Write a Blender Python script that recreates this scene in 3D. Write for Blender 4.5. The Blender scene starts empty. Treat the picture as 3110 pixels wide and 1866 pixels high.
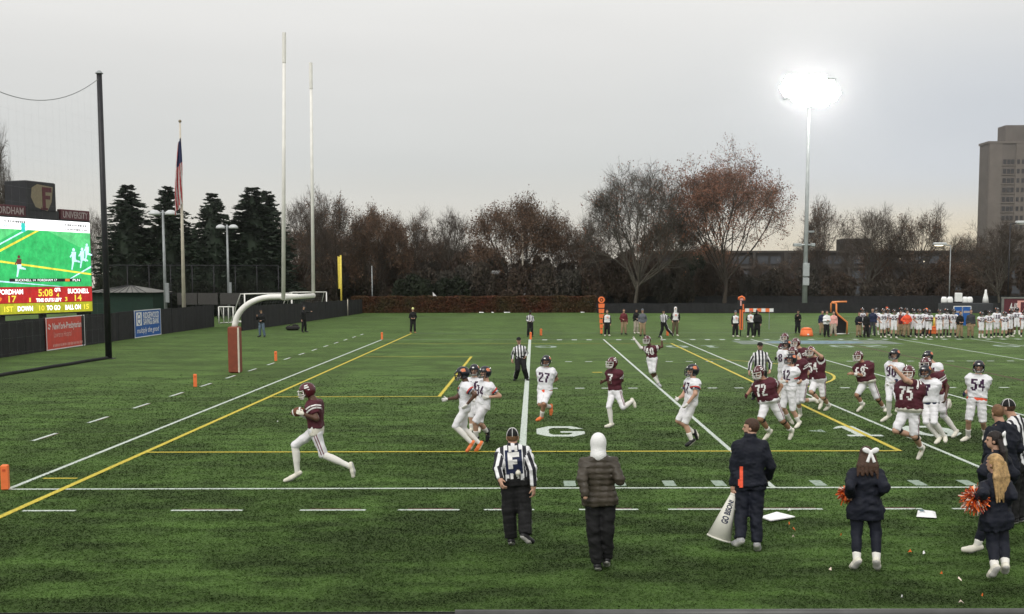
import bpy, bmesh, math, random
import numpy as np
from mathutils import Vector, Matrix
from mathutils.bvhtree import BVHTree

# ------------------------------------------------------------------ camera, world, sun, exposure
scene = bpy.context.scene
R = math.radians
CAM = np.array([0.2644, -19.645, 3.7556])          # metres, origin = near end of the goal line
YAW, PITCH, ROLL = 0.00372, 0.08289, -0.0014
FPX, CX, CY = 3348.7, 1634.8, 1125.7               # focal length and principal point, photo of 3110 x 1866
_c, _s = math.cos, math.sin
FW = np.array([_s(YAW)*_c(PITCH), _c(YAW)*_c(PITCH), -_s(PITCH)])
RT = np.array([_c(YAW), -_s(YAW), 0.0]); UP = np.cross(RT, FW)
RT, UP = _c(ROLL)*RT + _s(ROLL)*UP, -_s(ROLL)*RT + _c(ROLL)*UP
cam_data = bpy.data.cameras.new("camera"); cam = bpy.data.objects.new("camera", cam_data)
scene.collection.objects.link(cam); scene.camera = cam
cam.matrix_world = Matrix(((RT[0], UP[0], -FW[0], CAM[0]), (RT[1], UP[1], -FW[1], CAM[1]), (RT[2], UP[2], -FW[2], CAM[2]), (0, 0, 0, 1)))
cam_data.sensor_width = 36.0; cam_data.lens = FPX/3110*36
cam_data.shift_x = -(CX-1555)/3110; cam_data.shift_y = (CY-933)/3110
cam_data.clip_start = 0.1; cam_data.clip_end = 6000

SUN_EL, SUN_ROT = R(48), R(200)                     # soft overcast light from behind the camera
world = bpy.data.worlds.new("World"); scene.world = world; world.use_nodes = True
nt = world.node_tree; nt.nodes.clear()
N_ = nt.nodes.new; L_ = nt.links.new
wo = N_('ShaderNodeOutputWorld'); bg = N_('ShaderNodeBackground'); L_(bg.outputs[0], wo.inputs[0])
sky = N_('ShaderNodeTexSky'); sky.sky_type = 'NISHITA'; sky.sun_disc = False
sky.sun_elevation = SUN_EL; sky.sun_rotation = SUN_ROT
bg.inputs['Strength'].default_value = 0.10
tc = N_('ShaderNodeTexCoord'); sep = N_('ShaderNodeSeparateXYZ'); L_(tc.outputs['Generated'], sep.inputs[0])
ramp = N_('ShaderNodeValToRGB'); L_(sep.outputs[2], ramp.inputs[0])
cr = ramp.color_ramp; cr.elements[0].position = 0.0; cr.elements[0].color = (0.60, 0.555, 0.48, 1)
cr.elements[1].position = 0.30; cr.elements[1].color = (0.74, 0.73, 0.70, 1)
for pos, col in ((0.045, (0.575, 0.55, 0.50, 1)), (0.10, (0.535, 0.54, 0.525, 1)), (0.215, (0.685, 0.675, 0.65, 1))):
    e = cr.elements.new(pos); e.color = col
# thin yellowish break in the cloud low over the right-hand horizon
az = N_('ShaderNodeMath'); az.operation = 'DIVIDE'; L_(sep.outputs[0], az.inputs[0]); L_(sep.outputs[1], az.inputs[1])
m1 = N_('ShaderNodeMapRange'); m1.inputs['From Min'].default_value = 0.02; m1.inputs['From Max'].default_value = 0.42
L_(az.outputs[0], m1.inputs['Value'])
m2 = N_('ShaderNodeMapRange'); m2.inputs['From Min'].default_value = 0.095; m2.inputs['From Max'].default_value = 0.005
m2.interpolation_type = 'SMOOTHSTEP'; m1.interpolation_type = 'SMOOTHSTEP'
L_(sep.outputs[2], m2.inputs['Value'])
mm = N_('ShaderNodeMath'); mm.operation = 'MULTIPLY'; L_(m1.outputs[0], mm.inputs[0]); L_(m2.outputs[0], mm.inputs[1])
warm = N_('ShaderNodeMixRGB'); L_(mm.outputs[0], warm.inputs[0]); L_(ramp.outputs[0], warm.inputs[1]); warm.inputs[2].default_value = (0.62, 0.53, 0.38, 1)
# cooler, heavier cloud towards the right
b1 = N_('ShaderNodeMapRange'); b1.interpolation_type = 'SMOOTHSTEP'; b1.inputs['From Min'].default_value = 0.04; b1.inputs['From Max'].default_value = 0.10; L_(sep.outputs[2], b1.inputs['Value'])
b2 = N_('ShaderNodeMapRange'); b2.interpolation_type = 'SMOOTHSTEP'; b2.inputs['From Min'].default_value = 0.26; b2.inputs['From Max'].default_value = 0.12; L_(sep.outputs[2], b2.inputs['Value'])
b3 = N_('ShaderNodeMath'); b3.operation = 'MULTIPLY'; L_(b1.outputs[0], b3.inputs[0]); L_(b2.outputs[0], b3.inputs[1])
b4 = N_('ShaderNodeMath'); b4.operation = 'MULTIPLY'; L_(b3.outputs[0], b4.inputs[0]); L_(m1.outputs[0], b4.inputs[1])
cool = N_('ShaderNodeMixRGB'); L_(b4.outputs[0], cool.inputs[0]); L_(warm.outputs[0], cool.inputs[1]); cool.inputs[2].default_value = (0.515, 0.535, 0.565, 1)
# soft cloud streaks
mp = N_('ShaderNodeMapping'); mp.inputs['Scale'].default_value = (1.2, 1.2, 7.0); L_(tc.outputs['Generated'], mp.inputs[0])
nz = N_('ShaderNodeTexNoise'); nz.inputs['Scale'].default_value = 1.6; nz.inputs['Detail'].default_value = 4; L_(mp.outputs[0], nz.inputs['Vector'])
mr = N_('ShaderNodeMapRange'); mr.inputs['From Min'].default_value = 0.3; mr.inputs['From Max'].default_value = 0.7
mr.inputs['To Min'].default_value = 0.965; mr.inputs['To Max'].default_value = 1.045; L_(nz.outputs[0], mr.inputs['Value'])
cl = N_('ShaderNodeMixRGB'); cl.blend_type = 'MULTIPLY'; cl.inputs[0].default_value = 1; L_(cool.outputs[0], cl.inputs[1]); L_(mr.outputs[0], cl.inputs[2])
x10 = N_('ShaderNodeMixRGB'); x10.blend_type = 'MULTIPLY'; x10.inputs[0].default_value = 1; L_(cl.outputs[0], x10.inputs[1]); x10.inputs[2].default_value = (10, 10, 10, 1)
ov = N_('ShaderNodeMixRGB'); ov.inputs[0].default_value = 0.94; L_(sky.outputs[0], ov.inputs[1]); L_(x10.outputs[0], ov.inputs[2])
L_(ov.outputs[0], bg.inputs[0])

sd = bpy.data.lights.new("sun", 'SUN'); sun = bpy.data.objects.new("sun", sd); scene.collection.objects.link(sun)
sd.energy = 1.5; sd.angle = R(35); sd.color = (1.0, 0.97, 0.92)
sun.rotation_euler = (R(90)-SUN_EL, 0, R(-22)); sun.location = (0, -30, 60)
scene.view_settings.view_transform = 'Standard'; scene.view_settings.look = 'None'
scene.view_settings.exposure = 0.28; scene.view_settings.gamma = 1.0; scene.view_settings.use_curve_mapping = False
scene.cycles.use_denoising = True
scene.cycles.max_bounces = 5; scene.cycles.transparent_max_bounces = 8

rng = np.random.default_rng(7); random.seed(7)

# ------------------------------------------------------------------ survey: where a photo point lies on the ground / at a depth
def ray(U, V): return FW + RT*(U-CX)/FPX - UP*(V-CY)/FPX
def gp(U, V, z=0.0):
    d = ray(U, V); return CAM + d*(z-CAM[2])/d[2]
def at(U, V, Y):
    d = ray(U, V); return CAM + d*(Y-CAM[1])/d[1]
KD = 1.2576                                          # survey notes were taken on a 2473-wide print
def dg(x, y, z=0.0): return gp(x*KD, y*KD, z)
def da(x, y, Y): return at(x*KD, y*KD, Y)

# ------------------------------------------------------------------ helpers
COL = scene.collection
def link(o, parent=None):
    COL.objects.link(o)
    if parent is not None: o.parent = parent
    return o
def tag(o, label=None, cat=None, group=None, kind=None):
    if label: o['label'] = label
    if cat: o['category'] = cat
    if group: o['group'] = group
    if kind: o['kind'] = kind
    return o
def empty(name, loc=(0, 0, 0), rz=0.0):
    o = bpy.data.objects.new(name, None); o.empty_display_size = 0.2
    o.location = tuple(float(v) for v in loc); o.rotation_euler = (0, 0, rz); link(o); return o
def thing(name, label, cat, loc=(0, 0, 0), rz=0.0, group=None):
    return tag(empty(name, loc, rz), label, cat, group)

M = {}
def mat(name, col, rough=0.75, var=0.12, scale=6.0, bump=0.0, bscale=40.0, metal=0.0, sheen=0.0, spec=0.35, emit=None, estr=0.0, alpha=1.0, col2=None):
    m = bpy.data.materials.new(name); m.use_nodes = True; t = m.node_tree; b = t.nodes['Principled BSDF']
    b.inputs['Roughness'].default_value = rough; b.inputs['Metallic'].default_value = metal
    b.inputs['Specular IOR Level'].default_value = spec
    if sheen: b.inputs['Sheen Weight'].default_value = sheen; b.inputs['Sheen Roughness'].default_value = 0.5
    tcn = t.nodes.new('ShaderNodeTexCoord')
    if var > 0 or col2:
        n = t.nodes.new('ShaderNodeTexNoise'); n.inputs['Scale'].default_value = scale; n.inputs['Detail'].default_value = 5
        t.links.new(tcn.outputs['Object'], n.inputs['Vector'])
        r_ = t.nodes.new('ShaderNodeValToRGB'); r_.color_ramp.elements[0].position = 0.3; r_.color_ramp.elements[1].position = 0.7
        lo = tuple(max(0, c*(1-var)) for c in col); hi = col2 if col2 else tuple(min(1, c*(1+var)) for c in col)
        r_.color_ramp.elements[0].color = (*lo, 1); r_.color_ramp.elements[1].color = (*hi, 1)
        t.links.new(n.outputs[0], r_.inputs[0]); t.links.new(r_.outputs[0], b.inputs['Base Color'])
    else: b.inputs['Base Color'].default_value = (*col, 1)
    if bump > 0:
        n2 = t.nodes.new('ShaderNodeTexNoise'); n2.inputs['Scale'].default_value = bscale; n2.inputs['Detail'].default_value = 4
        t.links.new(tcn.outputs['Object'], n2.inputs['Vector'])
        bp = t.nodes.new('ShaderNodeBump'); bp.inputs['Strength'].default_value = bump; bp.inputs['Distance'].default_value = 0.02
        t.links.new(n2.outputs[0], bp.inputs['Height']); t.links.new(bp.outputs[0], b.inputs['Normal'])
    if emit:
        b.inputs['Emission Color'].default_value = (*emit, 1); b.inputs['Emission Strength'].default_value = estr
    b.inputs['Alpha'].default_value = alpha
    M[name] = m; return m
def emat(name, col, strength):
    m = bpy.data.materials.new(name); m.use_nodes = True; t = m.node_tree; t.nodes.clear()
    o = t.nodes.new('ShaderNodeOutputMaterial'); e = t.nodes.new('ShaderNodeEmission')
    e.inputs[0].default_value = (*col, 1); e.inputs[1].default_value = strength; t.links.new(e.outputs[0], o.inputs[0]); M[name] = m; return m

def ledmat(name, col, strength):
    emat(name, col, strength); t = M[name].node_tree; e = [n for n in t.nodes if n.type == 'EMISSION'][0]
    c = t.nodes.new('ShaderNodeTexCoord'); n = t.nodes.new('ShaderNodeTexNoise'); n.inputs['Scale'].default_value = 1.3; n.inputs['Detail'].default_value = 9; n.inputs['Roughness'].default_value = 0.75; t.links.new(c.outputs['Object'], n.inputs['Vector'])
    r_ = t.nodes.new('ShaderNodeMapRange'); r_.inputs['From Min'].default_value = 0.3; r_.inputs['From Max'].default_value = 0.7; r_.inputs['To Min'].default_value = strength*0.62; r_.inputs['To Max'].default_value = strength*1.4; t.links.new(n.outputs[0], r_.inputs['Value']); t.links.new(r_.outputs[0], e.inputs[1])
def npmesh(name, V, Q, mats=(), midx=None, smooth=True):
    me = bpy.data.meshes.new(name); V = np.asarray(V, np.float32); Q = np.asarray(Q, np.int32)
    n, k = Q.shape
    me.vertices.add(len(V)); me.vertices.foreach_set('co', V.ravel())
    me.loops.add(n*k); me.loops.foreach_set('vertex_index', Q.ravel())
    me.polygons.add(n); me.polygons.foreach_set('loop_start', np.arange(0, n*k, k, dtype=np.int32))
    if smooth: me.polygons.foreach_set('use_smooth', np.ones(n, bool))
    for m in mats: me.materials.append(M[m] if isinstance(m, str) else m)
    if midx is not None: me.polygons.foreach_set('material_index', np.asarray(midx, np.int32))
    me.update(calc_edges=True)
    return me
def obj(name, me, parent=None, loc=None):
    o = bpy.data.objects.new(name, me); link(o, parent)
    if loc is not None: o.location = tuple(float(v) for v in loc)
    return o

class MB:
    """collects boxes, tubes and polygons; build() links them as one mesh object"""
    def __init__(s): s.v = []; s.f = []; s.m = []
    def add(s, vs, fs, mi=0):
        b = len(s.v); s.v += [tuple(float(c) for c in v) for v in vs]; s.f += [tuple(i+b for i in f) for f in fs]; s.m += [mi]*len(fs); return s
    def box(s, c, d, rz=0.0, mi=0, bev=0.0):
        x, y, z = d[0]/2, d[1]/2, d[2]/2
        cs, sn = math.cos(rz), math.sin(rz)
        if bev <= 0:
            P = [(sx*x, sy*y, sz*z) for sz in (-1, 1) for sx, sy in ((-1, -1), (1, -1), (1, 1), (-1, 1))]
            F = [(3, 2, 1, 0), (4, 5, 6, 7), (0, 1, 5, 4), (1, 2, 6, 5), (2, 3, 7, 6), (3, 0, 4, 7)]
        else:
            P = []; 
            for sz, i in ((-z, bev), (-z+bev, 0), (z-bev, 0), (z, bev)):
                for sx, sy in ((-1, -1), (1, -1), (1, 1), (-1, 1)): P.append((sx*(x-i), sy*(y-i), sz))
            F = [(3, 2, 1, 0), (12, 13, 14, 15)]
            for k in range(3):
                for i in range(4): F.append((k*4+i, k*4+(i+1) % 4, k*4+4+(i+1) % 4, k*4+4+i))
        return s.add([(c[0]+a*cs-b*sn, c[1]+a*sn+b*cs, c[2]+e) for a, b, e in P], F, mi)
    def tube(s, pts, rad, n=8, mi=0, cap=True):
        pts = [Vector([float(q) for q in p]) for p in pts]; k = len(pts)
        rr = list(rad) if hasattr(rad, '__len__') else [rad]*k
        V = []; F = []; prev = None
        for i, p in enumerate(pts):
            d = (pts[min(i+1, k-1)] - pts[max(i-1, 0)]).normalized()
            if prev is None:
                a = d.orthogonal().normalized()
            else:
                a = (prev - d*prev.dot(d)); a = a.normalized() if a.length > 1e-6 else d.orthogonal().normalized()
            prev = a; b = d.cross(a)
            for j in range(n):
                t = 2*math.pi*j/n; V.append(p + (a*math.cos(t)+b*math.sin(t))*rr[i])
        for i in range(k-1):
            for j in range(n): F.append((i*n+j, i*n+(j+1) % n, (i+1)*n+(j+1) % n, (i+1)*n+j))
        if cap: F.append(tuple(range(n-1, -1, -1))); F.append(tuple((k-1)*n+j for j in range(n)))
        return s.add(V, F, mi)
    def lathe(s, prof, c=(0, 0, 0), n=20, mi=0):
        V = []; F = []
        for r_, z in prof:
            for j in range(n):
                t = 2*math.pi*j/n; V.append((c[0]+r_*math.cos(t), c[1]+r_*math.sin(t), c[2]+z))
        for i in range(len(prof)-1):
            for j in range(n): F.append((i*n+j, i*n+(j+1) % n, (i+1)*n+(j+1) % n, (i+1)*n+j))
        F.append(tuple(range(n-1, -1, -1))); F.append(tuple((len(prof)-1)*n+j for j in range(n)))
        return s.add(V, F, mi)
    def poly(s, vs, mi=0): return s.add(vs, [tuple(range(len(vs)))], mi)
    def mesh(s, name, mats, smooth=False):
        me = bpy.data.meshes.new(name); me.from_pydata(s.v, [], s.f)
        for m in (mats if isinstance(mats, (list, tuple)) else [mats]): me.materials.append(M[m])
        me.polygons.foreach_set('material_index', s.m)
        if smooth: me.polygons.foreach_set('use_smooth', [len(f) == 4 for f in s.f])
        me.update(); return me
    def build(s, name, mats, parent=None, smooth=False, loc=None): return obj(name, s.mesh(name, mats, smooth), parent, loc)

def text_mesh(txt, size, bold=0.0, extrude=0.0, align='CENTER', shear=0.0, space=1.0):
    c = bpy.data.curves.new('txt', 'FONT'); c.body = txt; c.size = size; c.align_x = align; c.align_y = 'CENTER'
    c.offset = bold; c.extrude = extrude; c.shear = shear; c.space_character = space; c.resolution_u = 3
    o = bpy.data.objects.new('txt', c); COL.objects.link(o)
    dg_ = bpy.context.evaluated_depsgraph_get(); me = bpy.data.meshes.new_from_object(o.evaluated_get(dg_))
    bpy.data.objects.remove(o); bpy.data.curves.remove(c); return me
def text_on(name, txt, size, m, parent, origin, ex, ey, width=None, bold=0.0, off=0.006, shear=0.0, space=1.0):
    """lettering as a thin raised sheet; ex, ey: unit vectors of the reading and the up direction"""
    me = text_mesh(txt, size, bold, 0.0, 'CENTER', shear, space)
    co = np.zeros(len(me.vertices)*3, np.float32); me.vertices.foreach_get('co', co); co = co.reshape(-1, 3)
    if len(co) == 0: return None
    w = co[:, 0].max()-co[:, 0].min()
    co[:, 0] -= (co[:, 0].max()+co[:, 0].min())/2; co[:, 1] -= (co[:, 1].max()+co[:, 1].min())/2
    if width: co[:, 0] *= width/max(w, 1e-6)
    ex = np.array(ex, float); ey = np.array(ey, float); nrm = np.cross(ex, ey)
    P = np.array(origin, float) + co[:, :1]*ex + co[:, 1:2]*ey + nrm*off
    me.vertices.foreach_set('co', P.astype(np.float32).ravel()); me.update()
    me.materials.clear(); me.materials.append(M[m]); me.name = name
    return obj(name, me, parent)

# ------------------------------------------------------------------ materials
mat('paint_white', (0.50, 0.56, 0.51), 0.8, 0.38, 26); mat('paint_faded', (0.26, 0.33, 0.27), 0.85, 0.3, 14); mat('paint_yellow', (0.54, 0.44, 0.05), 0.8, 0.35, 26)
mat('paint_maroon', (0.10, 0.03, 0.03), 0.8, 0.2, 9); mat('paint_blue', (0.12, 0.20, 0.24), 0.85, 0.4, 3); mat('paint_grey', (0.13, 0.17, 0.135), 0.85, 0.35, 3)
mat('windscreen', (0.016, 0.016, 0.018), 0.85, 0.3, 2.5, 0.4, 9); mat('windscreen_seam', (0.03, 0.03, 0.032), 0.8)
mat('steel', (0.30, 0.32, 0.33), 0.5, 0.15, 3, metal=0.3); mat('galv', (0.42, 0.45, 0.46), 0.5, 0.12, 2, metal=0.2); mat('black_metal', (0.018, 0.018, 0.022), 0.5, 0.2)
mat('white_metal', (0.84, 0.83, 0.79), 0.45, 0.08, 3); mat('cream_metal', (0.60, 0.55, 0.46), 0.5, 0.1, 3); mat('yellow_metal', (0.75, 0.60, 0.10), 0.5, 0.1)
mat('pad_brown', (0.22, 0.055, 0.03), 0.7, 0.15, 4, 0.2, 20); mat('orange', (0.88, 0.20, 0.06), 0.6, 0.08, 8); mat('orange_dark', (0.55, 0.09, 0.03), 0.6); mat('orange_tube', (0.75, 0.26, 0.08), 0.5)
mat('sign_red', (0.62, 0.07, 0.05), 0.6, 0.08, 3); mat('sign_blue', (0.015, 0.10, 0.36), 0.6, 0.08, 3); mat('sign_white', (0.80, 0.80, 0.80), 0.6, 0.04); mat('sign_pink', (0.75, 0.38, 0.34), 0.6)
mat('maroon_board', (0.10, 0.02, 0.03), 0.6, 0.1); mat('board_black', (0.02, 0.02, 0.025), 0.6, 0.2, 2); mat('gold', (0.24, 0.20, 0.13), 0.6); mat('board_letter', (0.40, 0.34, 0.34), 0.6)
mat('kiosk_green', (0.008, 0.03, 0.02), 0.7); mat('roof_grey', (0.16, 0.16, 0.15), 0.7, 0.2, 2)
mat('scrub_brown', (0.058, 0.046, 0.035), 0.9, 0.4, 0.5); mat('scrub_red', (0.062, 0.043, 0.031), 0.9, 0.4, 0.5); mat('scrub_grey', (0.060, 0.053, 0.043), 0.9, 0.4, 0.5); mat('board_grey', (0.055, 0.052, 0.050), 0.8)
mat('bark', (0.055, 0.044, 0.035), 0.9, 0.3, 3, 0.6, 12); mat('bark_grey', (0.085, 0.075, 0.06), 0.9, 0.3, 3, 0.6, 12)
mat('twig', (0.066, 0.050, 0.038), 0.9, 0.35, 0.35); mat('twig_grey', (0.068, 0.058, 0.047), 0.9, 0.35, 0.35); mat('twig_red', (0.082, 0.055, 0.038), 0.9, 0.4, 0.35)
mat('leaf_brown', (0.19, 0.085, 0.050), 0.8, 0.5, 0.6); mat('leaf_rust', (0.115, 0.066, 0.040), 0.8, 0.5, 0.5); mat('needle', (0.020, 0.032, 0.019), 0.8, 0.5, 0.5)
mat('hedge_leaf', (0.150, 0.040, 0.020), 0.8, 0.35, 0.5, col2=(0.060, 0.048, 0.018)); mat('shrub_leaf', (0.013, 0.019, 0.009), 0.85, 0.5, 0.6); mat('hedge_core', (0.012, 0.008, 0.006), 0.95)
mat('glass_tower', (0.045, 0.043, 0.046), 0.4, 0.15, 0.4); mat('brick_tower', (0.138, 0.122, 0.111), 0.9, 0.1, 0.3); mat('brick_pale', (0.16, 0.141, 0.126), 0.9, 0.1, 0.3); mat('glass_dark', (0.05, 0.055, 0.065), 0.25, 0.3, 0.2, spec=0.6)
mat('garage', (0.036, 0.030, 0.026), 0.9, 0.2, 0.3); mat('garage_trim', (0.055, 0.047, 0.041), 0.8); mat('asphalt', (0.045, 0.045, 0.048), 0.9, 0.2, 1)
mat('car_blue', (0.03, 0.07, 0.28), 0.3, 0.05); mat('car_white', (0.75, 0.76, 0.78), 0.3, 0.04); mat('car_red', (0.45, 0.07, 0.03), 0.3); mat('tyre', (0.015, 0.015, 0.015), 0.9)
mat('net', (0.20, 0.21, 0.21), 0.9, 0.1); mat('net_black', (0.014, 0.014, 0.015), 0.9)
emat('flood', (1.0, 0.97, 0.90), 130.0); emat('small_lamp', (1.0, 0.86, 0.62), 3.5); emat('blue_lamp', (0.1, 0.2, 1.0), 3.0)
mat('lamp_housing', (0.55, 0.57, 0.58), 0.4, 0.08)
mat('rail', (0.10, 0.10, 0.098), 0.5, 0.15, 5, metal=0.3)
mat('flag_red', (0.45, 0.05, 0.06), 0.8, 0.12, 3); mat('flag_white', (0.62, 0.60, 0.60), 0.8, 0.08, 3); mat('flag_blue', (0.03, 0.04, 0.12), 0.8, 0.12, 3)
# ------------------------------------------------------------------ turf
def turf_material(name, dark, light, sheen):
    m = bpy.data.materials.new(name); m.use_nodes = True; t = m.node_tree; b = t.nodes['Principled BSDF']
    tcn = t.nodes.new('ShaderNodeTexCoord')
    def noise(sc, det=4, vec=None, rough=0.6):
        n = t.nodes.new('ShaderNodeTexNoise'); n.inputs['Scale'].default_value = sc; n.inputs['Detail'].default_value = det; n.inputs['Roughness'].default_value = rough
        t.links.new((vec or tcn.outputs['Object']), n.inputs['Vector']); return n.outputs[0]
    mp_ = t.nodes.new('ShaderNodeMapping'); mp_.inputs['Scale'].default_value = (0.45, 1.0, 1.0); t.links.new(tcn.outputs['Object'], mp_.inputs[0])
    big = noise(0.55, 3, mp_.outputs[0]); mid = noise(2.2, 5, mp_.outputs[0]); fine = noise(22.0, 3); grain = noise(70.0, 2)
    def mth(op, a, b_, c=None):
        n = t.nodes.new('ShaderNodeMath'); n.operation = op
        for i, q in enumerate((a, b_, c)):
            if q is None: continue
            if isinstance(q, (int, float)): n.inputs[i].default_value = q
            else: t.links.new(q, n.inputs[i])
        return n.outputs[0]
    def mrange(v, a0, a1, b0, b1):
        n = t.nodes.new('ShaderNodeMapRange'); n.interpolation_type = 'SMOOTHSTEP'
        for k_, q in zip(('From Min', 'From Max', 'To Min', 'To Max'), (a0, a1, b0, b1)): n.inputs[k_].default_value = q
        t.links.new(v, n.inputs['Value']); return n.outputs[0]
    grainv = mth('MULTIPLY_ADD', grain, 0.45, mth('MULTIPLY', fine, 0.55))
    rp = t.nodes.new('ShaderNodeValToRGB'); t.links.new(grainv, rp.inputs[0])
    rp.color_ramp.elements[0].position = 0.32; rp.color_ramp.elements[0].color = (*dark, 1)
    rp.color_ramp.elements[1].position = 0.68; rp.color_ramp.elements[1].color = (*light, 1)
    wear = mth('MULTIPLY', mrange(big, 0.36, 0.62, 0.42, 1.15), mrange(mid, 0.34, 0.66, 0.62, 1.25))   # damp, trodden patches
    sx_ = t.nodes.new('ShaderNodeSeparateXYZ'); t.links.new(tcn.outputs['Object'], sx_.inputs[0])          # five-yard turf rolls laid with alternating nap
    roll = mth('PINGPONG', mth('MULTIPLY', sx_.outputs[0], 1/4.572), 1.0); wear = mth('MULTIPLY', wear, mrange(roll, 0.47, 0.53, 0.90, 1.08))
    vm = t.nodes.new('ShaderNodeVectorMath'); vm.operation = 'SCALE'; t.links.new(rp.outputs[0], vm.inputs[0]); t.links.new(wear, vm.inputs['Scale'])
    t.links.new(vm.outputs[0], b.inputs['Base Color'])
    b.inputs['Roughness'].default_value = 0.85; b.inputs['Specular IOR Level'].default_value = 0.08
    b.inputs['Sheen Weight'].default_value = sheen; b.inputs['Sheen Roughness'].default_value = 0.25; b.inputs['Sheen Tint'].default_value = (0.68, 1.0, 0.36, 1)
    bp = t.nodes.new('ShaderNodeBump'); bp.inputs['Strength'].default_value = 0.35; bp.inputs['Distance'].default_value = 0.03
    t.links.new(mth('ADD', fine, grain), bp.inputs['Height']); t.links.new(bp.outputs[0], b.inputs['Normal'])
    M[name] = m
turf_material('turf', (0.032, 0.060, 0.013), (0.054, 0.102, 0.023), 0.36)
turf_material('blade', (0.034, 0.064, 0.014), (0.058, 0.110, 0.025), 0.0)
turf_material('rough_grass', (0.02, 0.035, 0.012), (0.06, 0.075, 0.03), 0.1)

fld = MB().poly([(-60, -14, 0), (90, -14, 0), (90, 108, 0), (-60, 108, 0)]).build('field', 'turf'); tag(fld, kind='structure')
gnd = MB().poly([(-420, -40, -0.03), (420, -40, -0.03), (420, 480, -0.03), (-420, 480, -0.03)]).build('ground', 'rough_grass'); tag(gnd, kind='structure')
lot = MB().poly([(-14, 119, -0.012), (120, 119, -0.012), (120, 185, -0.012), (-14, 185, -0.012)]).build('parking_area', 'asphalt'); tag(lot, kind='structure')

YD = 0.9144; W = 53.333*YD
RECTS = []                                            # painted rectangles (x0, x1, y0, y1, material) for the turf fibres
def mark(name, x0, x1, y0, y1, m, z=0.005):
    RECTS.append((x0, x1, y0, y1, m)); return MB().poly([(x0, y0, z), (x1, y0, z), (x1, y1, z), (x0, y1, z)]).build(name, m, fld)
def mpoly(name, polys, m, z=0.005):
    b = MB()
    for p in polys: b.poly([(x, y, z) for x, y in p])
    return b.build(name, m, fld)
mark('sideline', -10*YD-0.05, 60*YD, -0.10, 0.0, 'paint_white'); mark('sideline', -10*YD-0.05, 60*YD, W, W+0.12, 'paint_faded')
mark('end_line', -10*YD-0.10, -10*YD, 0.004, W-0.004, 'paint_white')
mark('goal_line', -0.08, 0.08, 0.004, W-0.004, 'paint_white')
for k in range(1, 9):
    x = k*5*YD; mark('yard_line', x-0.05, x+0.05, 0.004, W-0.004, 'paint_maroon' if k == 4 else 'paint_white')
tick_v = {}
for k in range(1, 40):
    if k % 5 == 0: continue
    x = k*YD
    for y0, y1 in ((0.12, 0.66), (18.0, 18.56), (30.2, 30.8), (W-0.75, W-0.14)):
        near = y0 < 1
        mark('hash_mark', x-(0.11 if near else 0.16), x+(0.11 if near else 0.16), y0, y1 if near else y0+0.22 if y0 < 40 else y1, 'paint_faded' if near else 'paint_white')
for x0, x1, far in ((-8.07, -7.21, 0), (-5.66, -4.49, 1), (-3.56, -2.48, 1), (-1.96, -0.96, 1), (-0.56, 0.26, 1), (0.99, 1.96, 1), (2.45, 4.97, 1), (5.7, 6.6, 1), (7.1, 8.05, 1), (8.5, 9.4, 1)):
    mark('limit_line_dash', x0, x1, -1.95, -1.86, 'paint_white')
    if far: mark('limit_line_maroon_dash', x0+0.15, x1-0.1, -1.853, -1.80, 'paint_maroon')  # maroon paint edging along the white dashes
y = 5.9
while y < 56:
    mark('limit_line_dash', -11.50, -11.40, y, y+1.3, 'paint_white'); mark('limit_line_maroon_dash', -11.395, -11.36, y+0.3, y+1.3, 'paint_maroon'); y += 3.25
# soccer lines
mark('touch_line', -8.27, -8.15, -9.0, 56.6, 'paint_yellow', 0.009); mark('penalty_box_line', 8.17, 8.29, 4.12, 44.4, 'paint_yellow', 0.009)
mark('penalty_box_line', -8.146, 8.166, 4.10, 4.21, 'paint_yellow', 0.009); mark('penalty_box_line', -8.146, 8.166, 44.3, 44.4, 'paint_yellow', 0.009)
mark('goal_box_line', -8.146, -2.84, 15.40, 15.52, 'paint_yellow', 0.009); mark('goal_box_line', -2.836, -2.72, 15.42, 33.7, 'paint_yellow', 0.009); mark('goal_box_line', -8.146, -2.84, 33.6, 33.7, 'paint_yellow', 0.009)
mark('corner_tick', -9.03, -8.39, 0.97, 1.06, 'paint_yellow', 0.009); mark('penalty_spot', 2.6, 3.0, 24.4, 24.65, 'paint_yellow', 0.009)
arc = [(2.8+9.15*math.cos(a), 24.5+9.15*math.sin(a)) for a in np.linspace(-0.93, 0.93, 40)]
ab = MB()
for (xa, ya), (xb, yb) in zip(arc, arc[1:]):
    da_, db_ = math.atan2(ya-24.5, xa-2.8), math.atan2(yb-24.5, xb-2.8)
    ab.poly([(xa, ya, 0.009), (xa+0.11*math.cos(da_), ya+0.11*math.sin(da_), 0.009), (xb+0.11*math.cos(db_), yb+0.11*math.sin(db_), 0.009), (xb, yb, 0.009)])
ab.build('penalty_arc', 'paint_yellow', fld)
mark('far_touch_line', -30, 45, 89.2, 89.35, 'paint_faded'); mark('far_touch_line', -8, 45, 56.9, 57.02, 'paint_faded')
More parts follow.
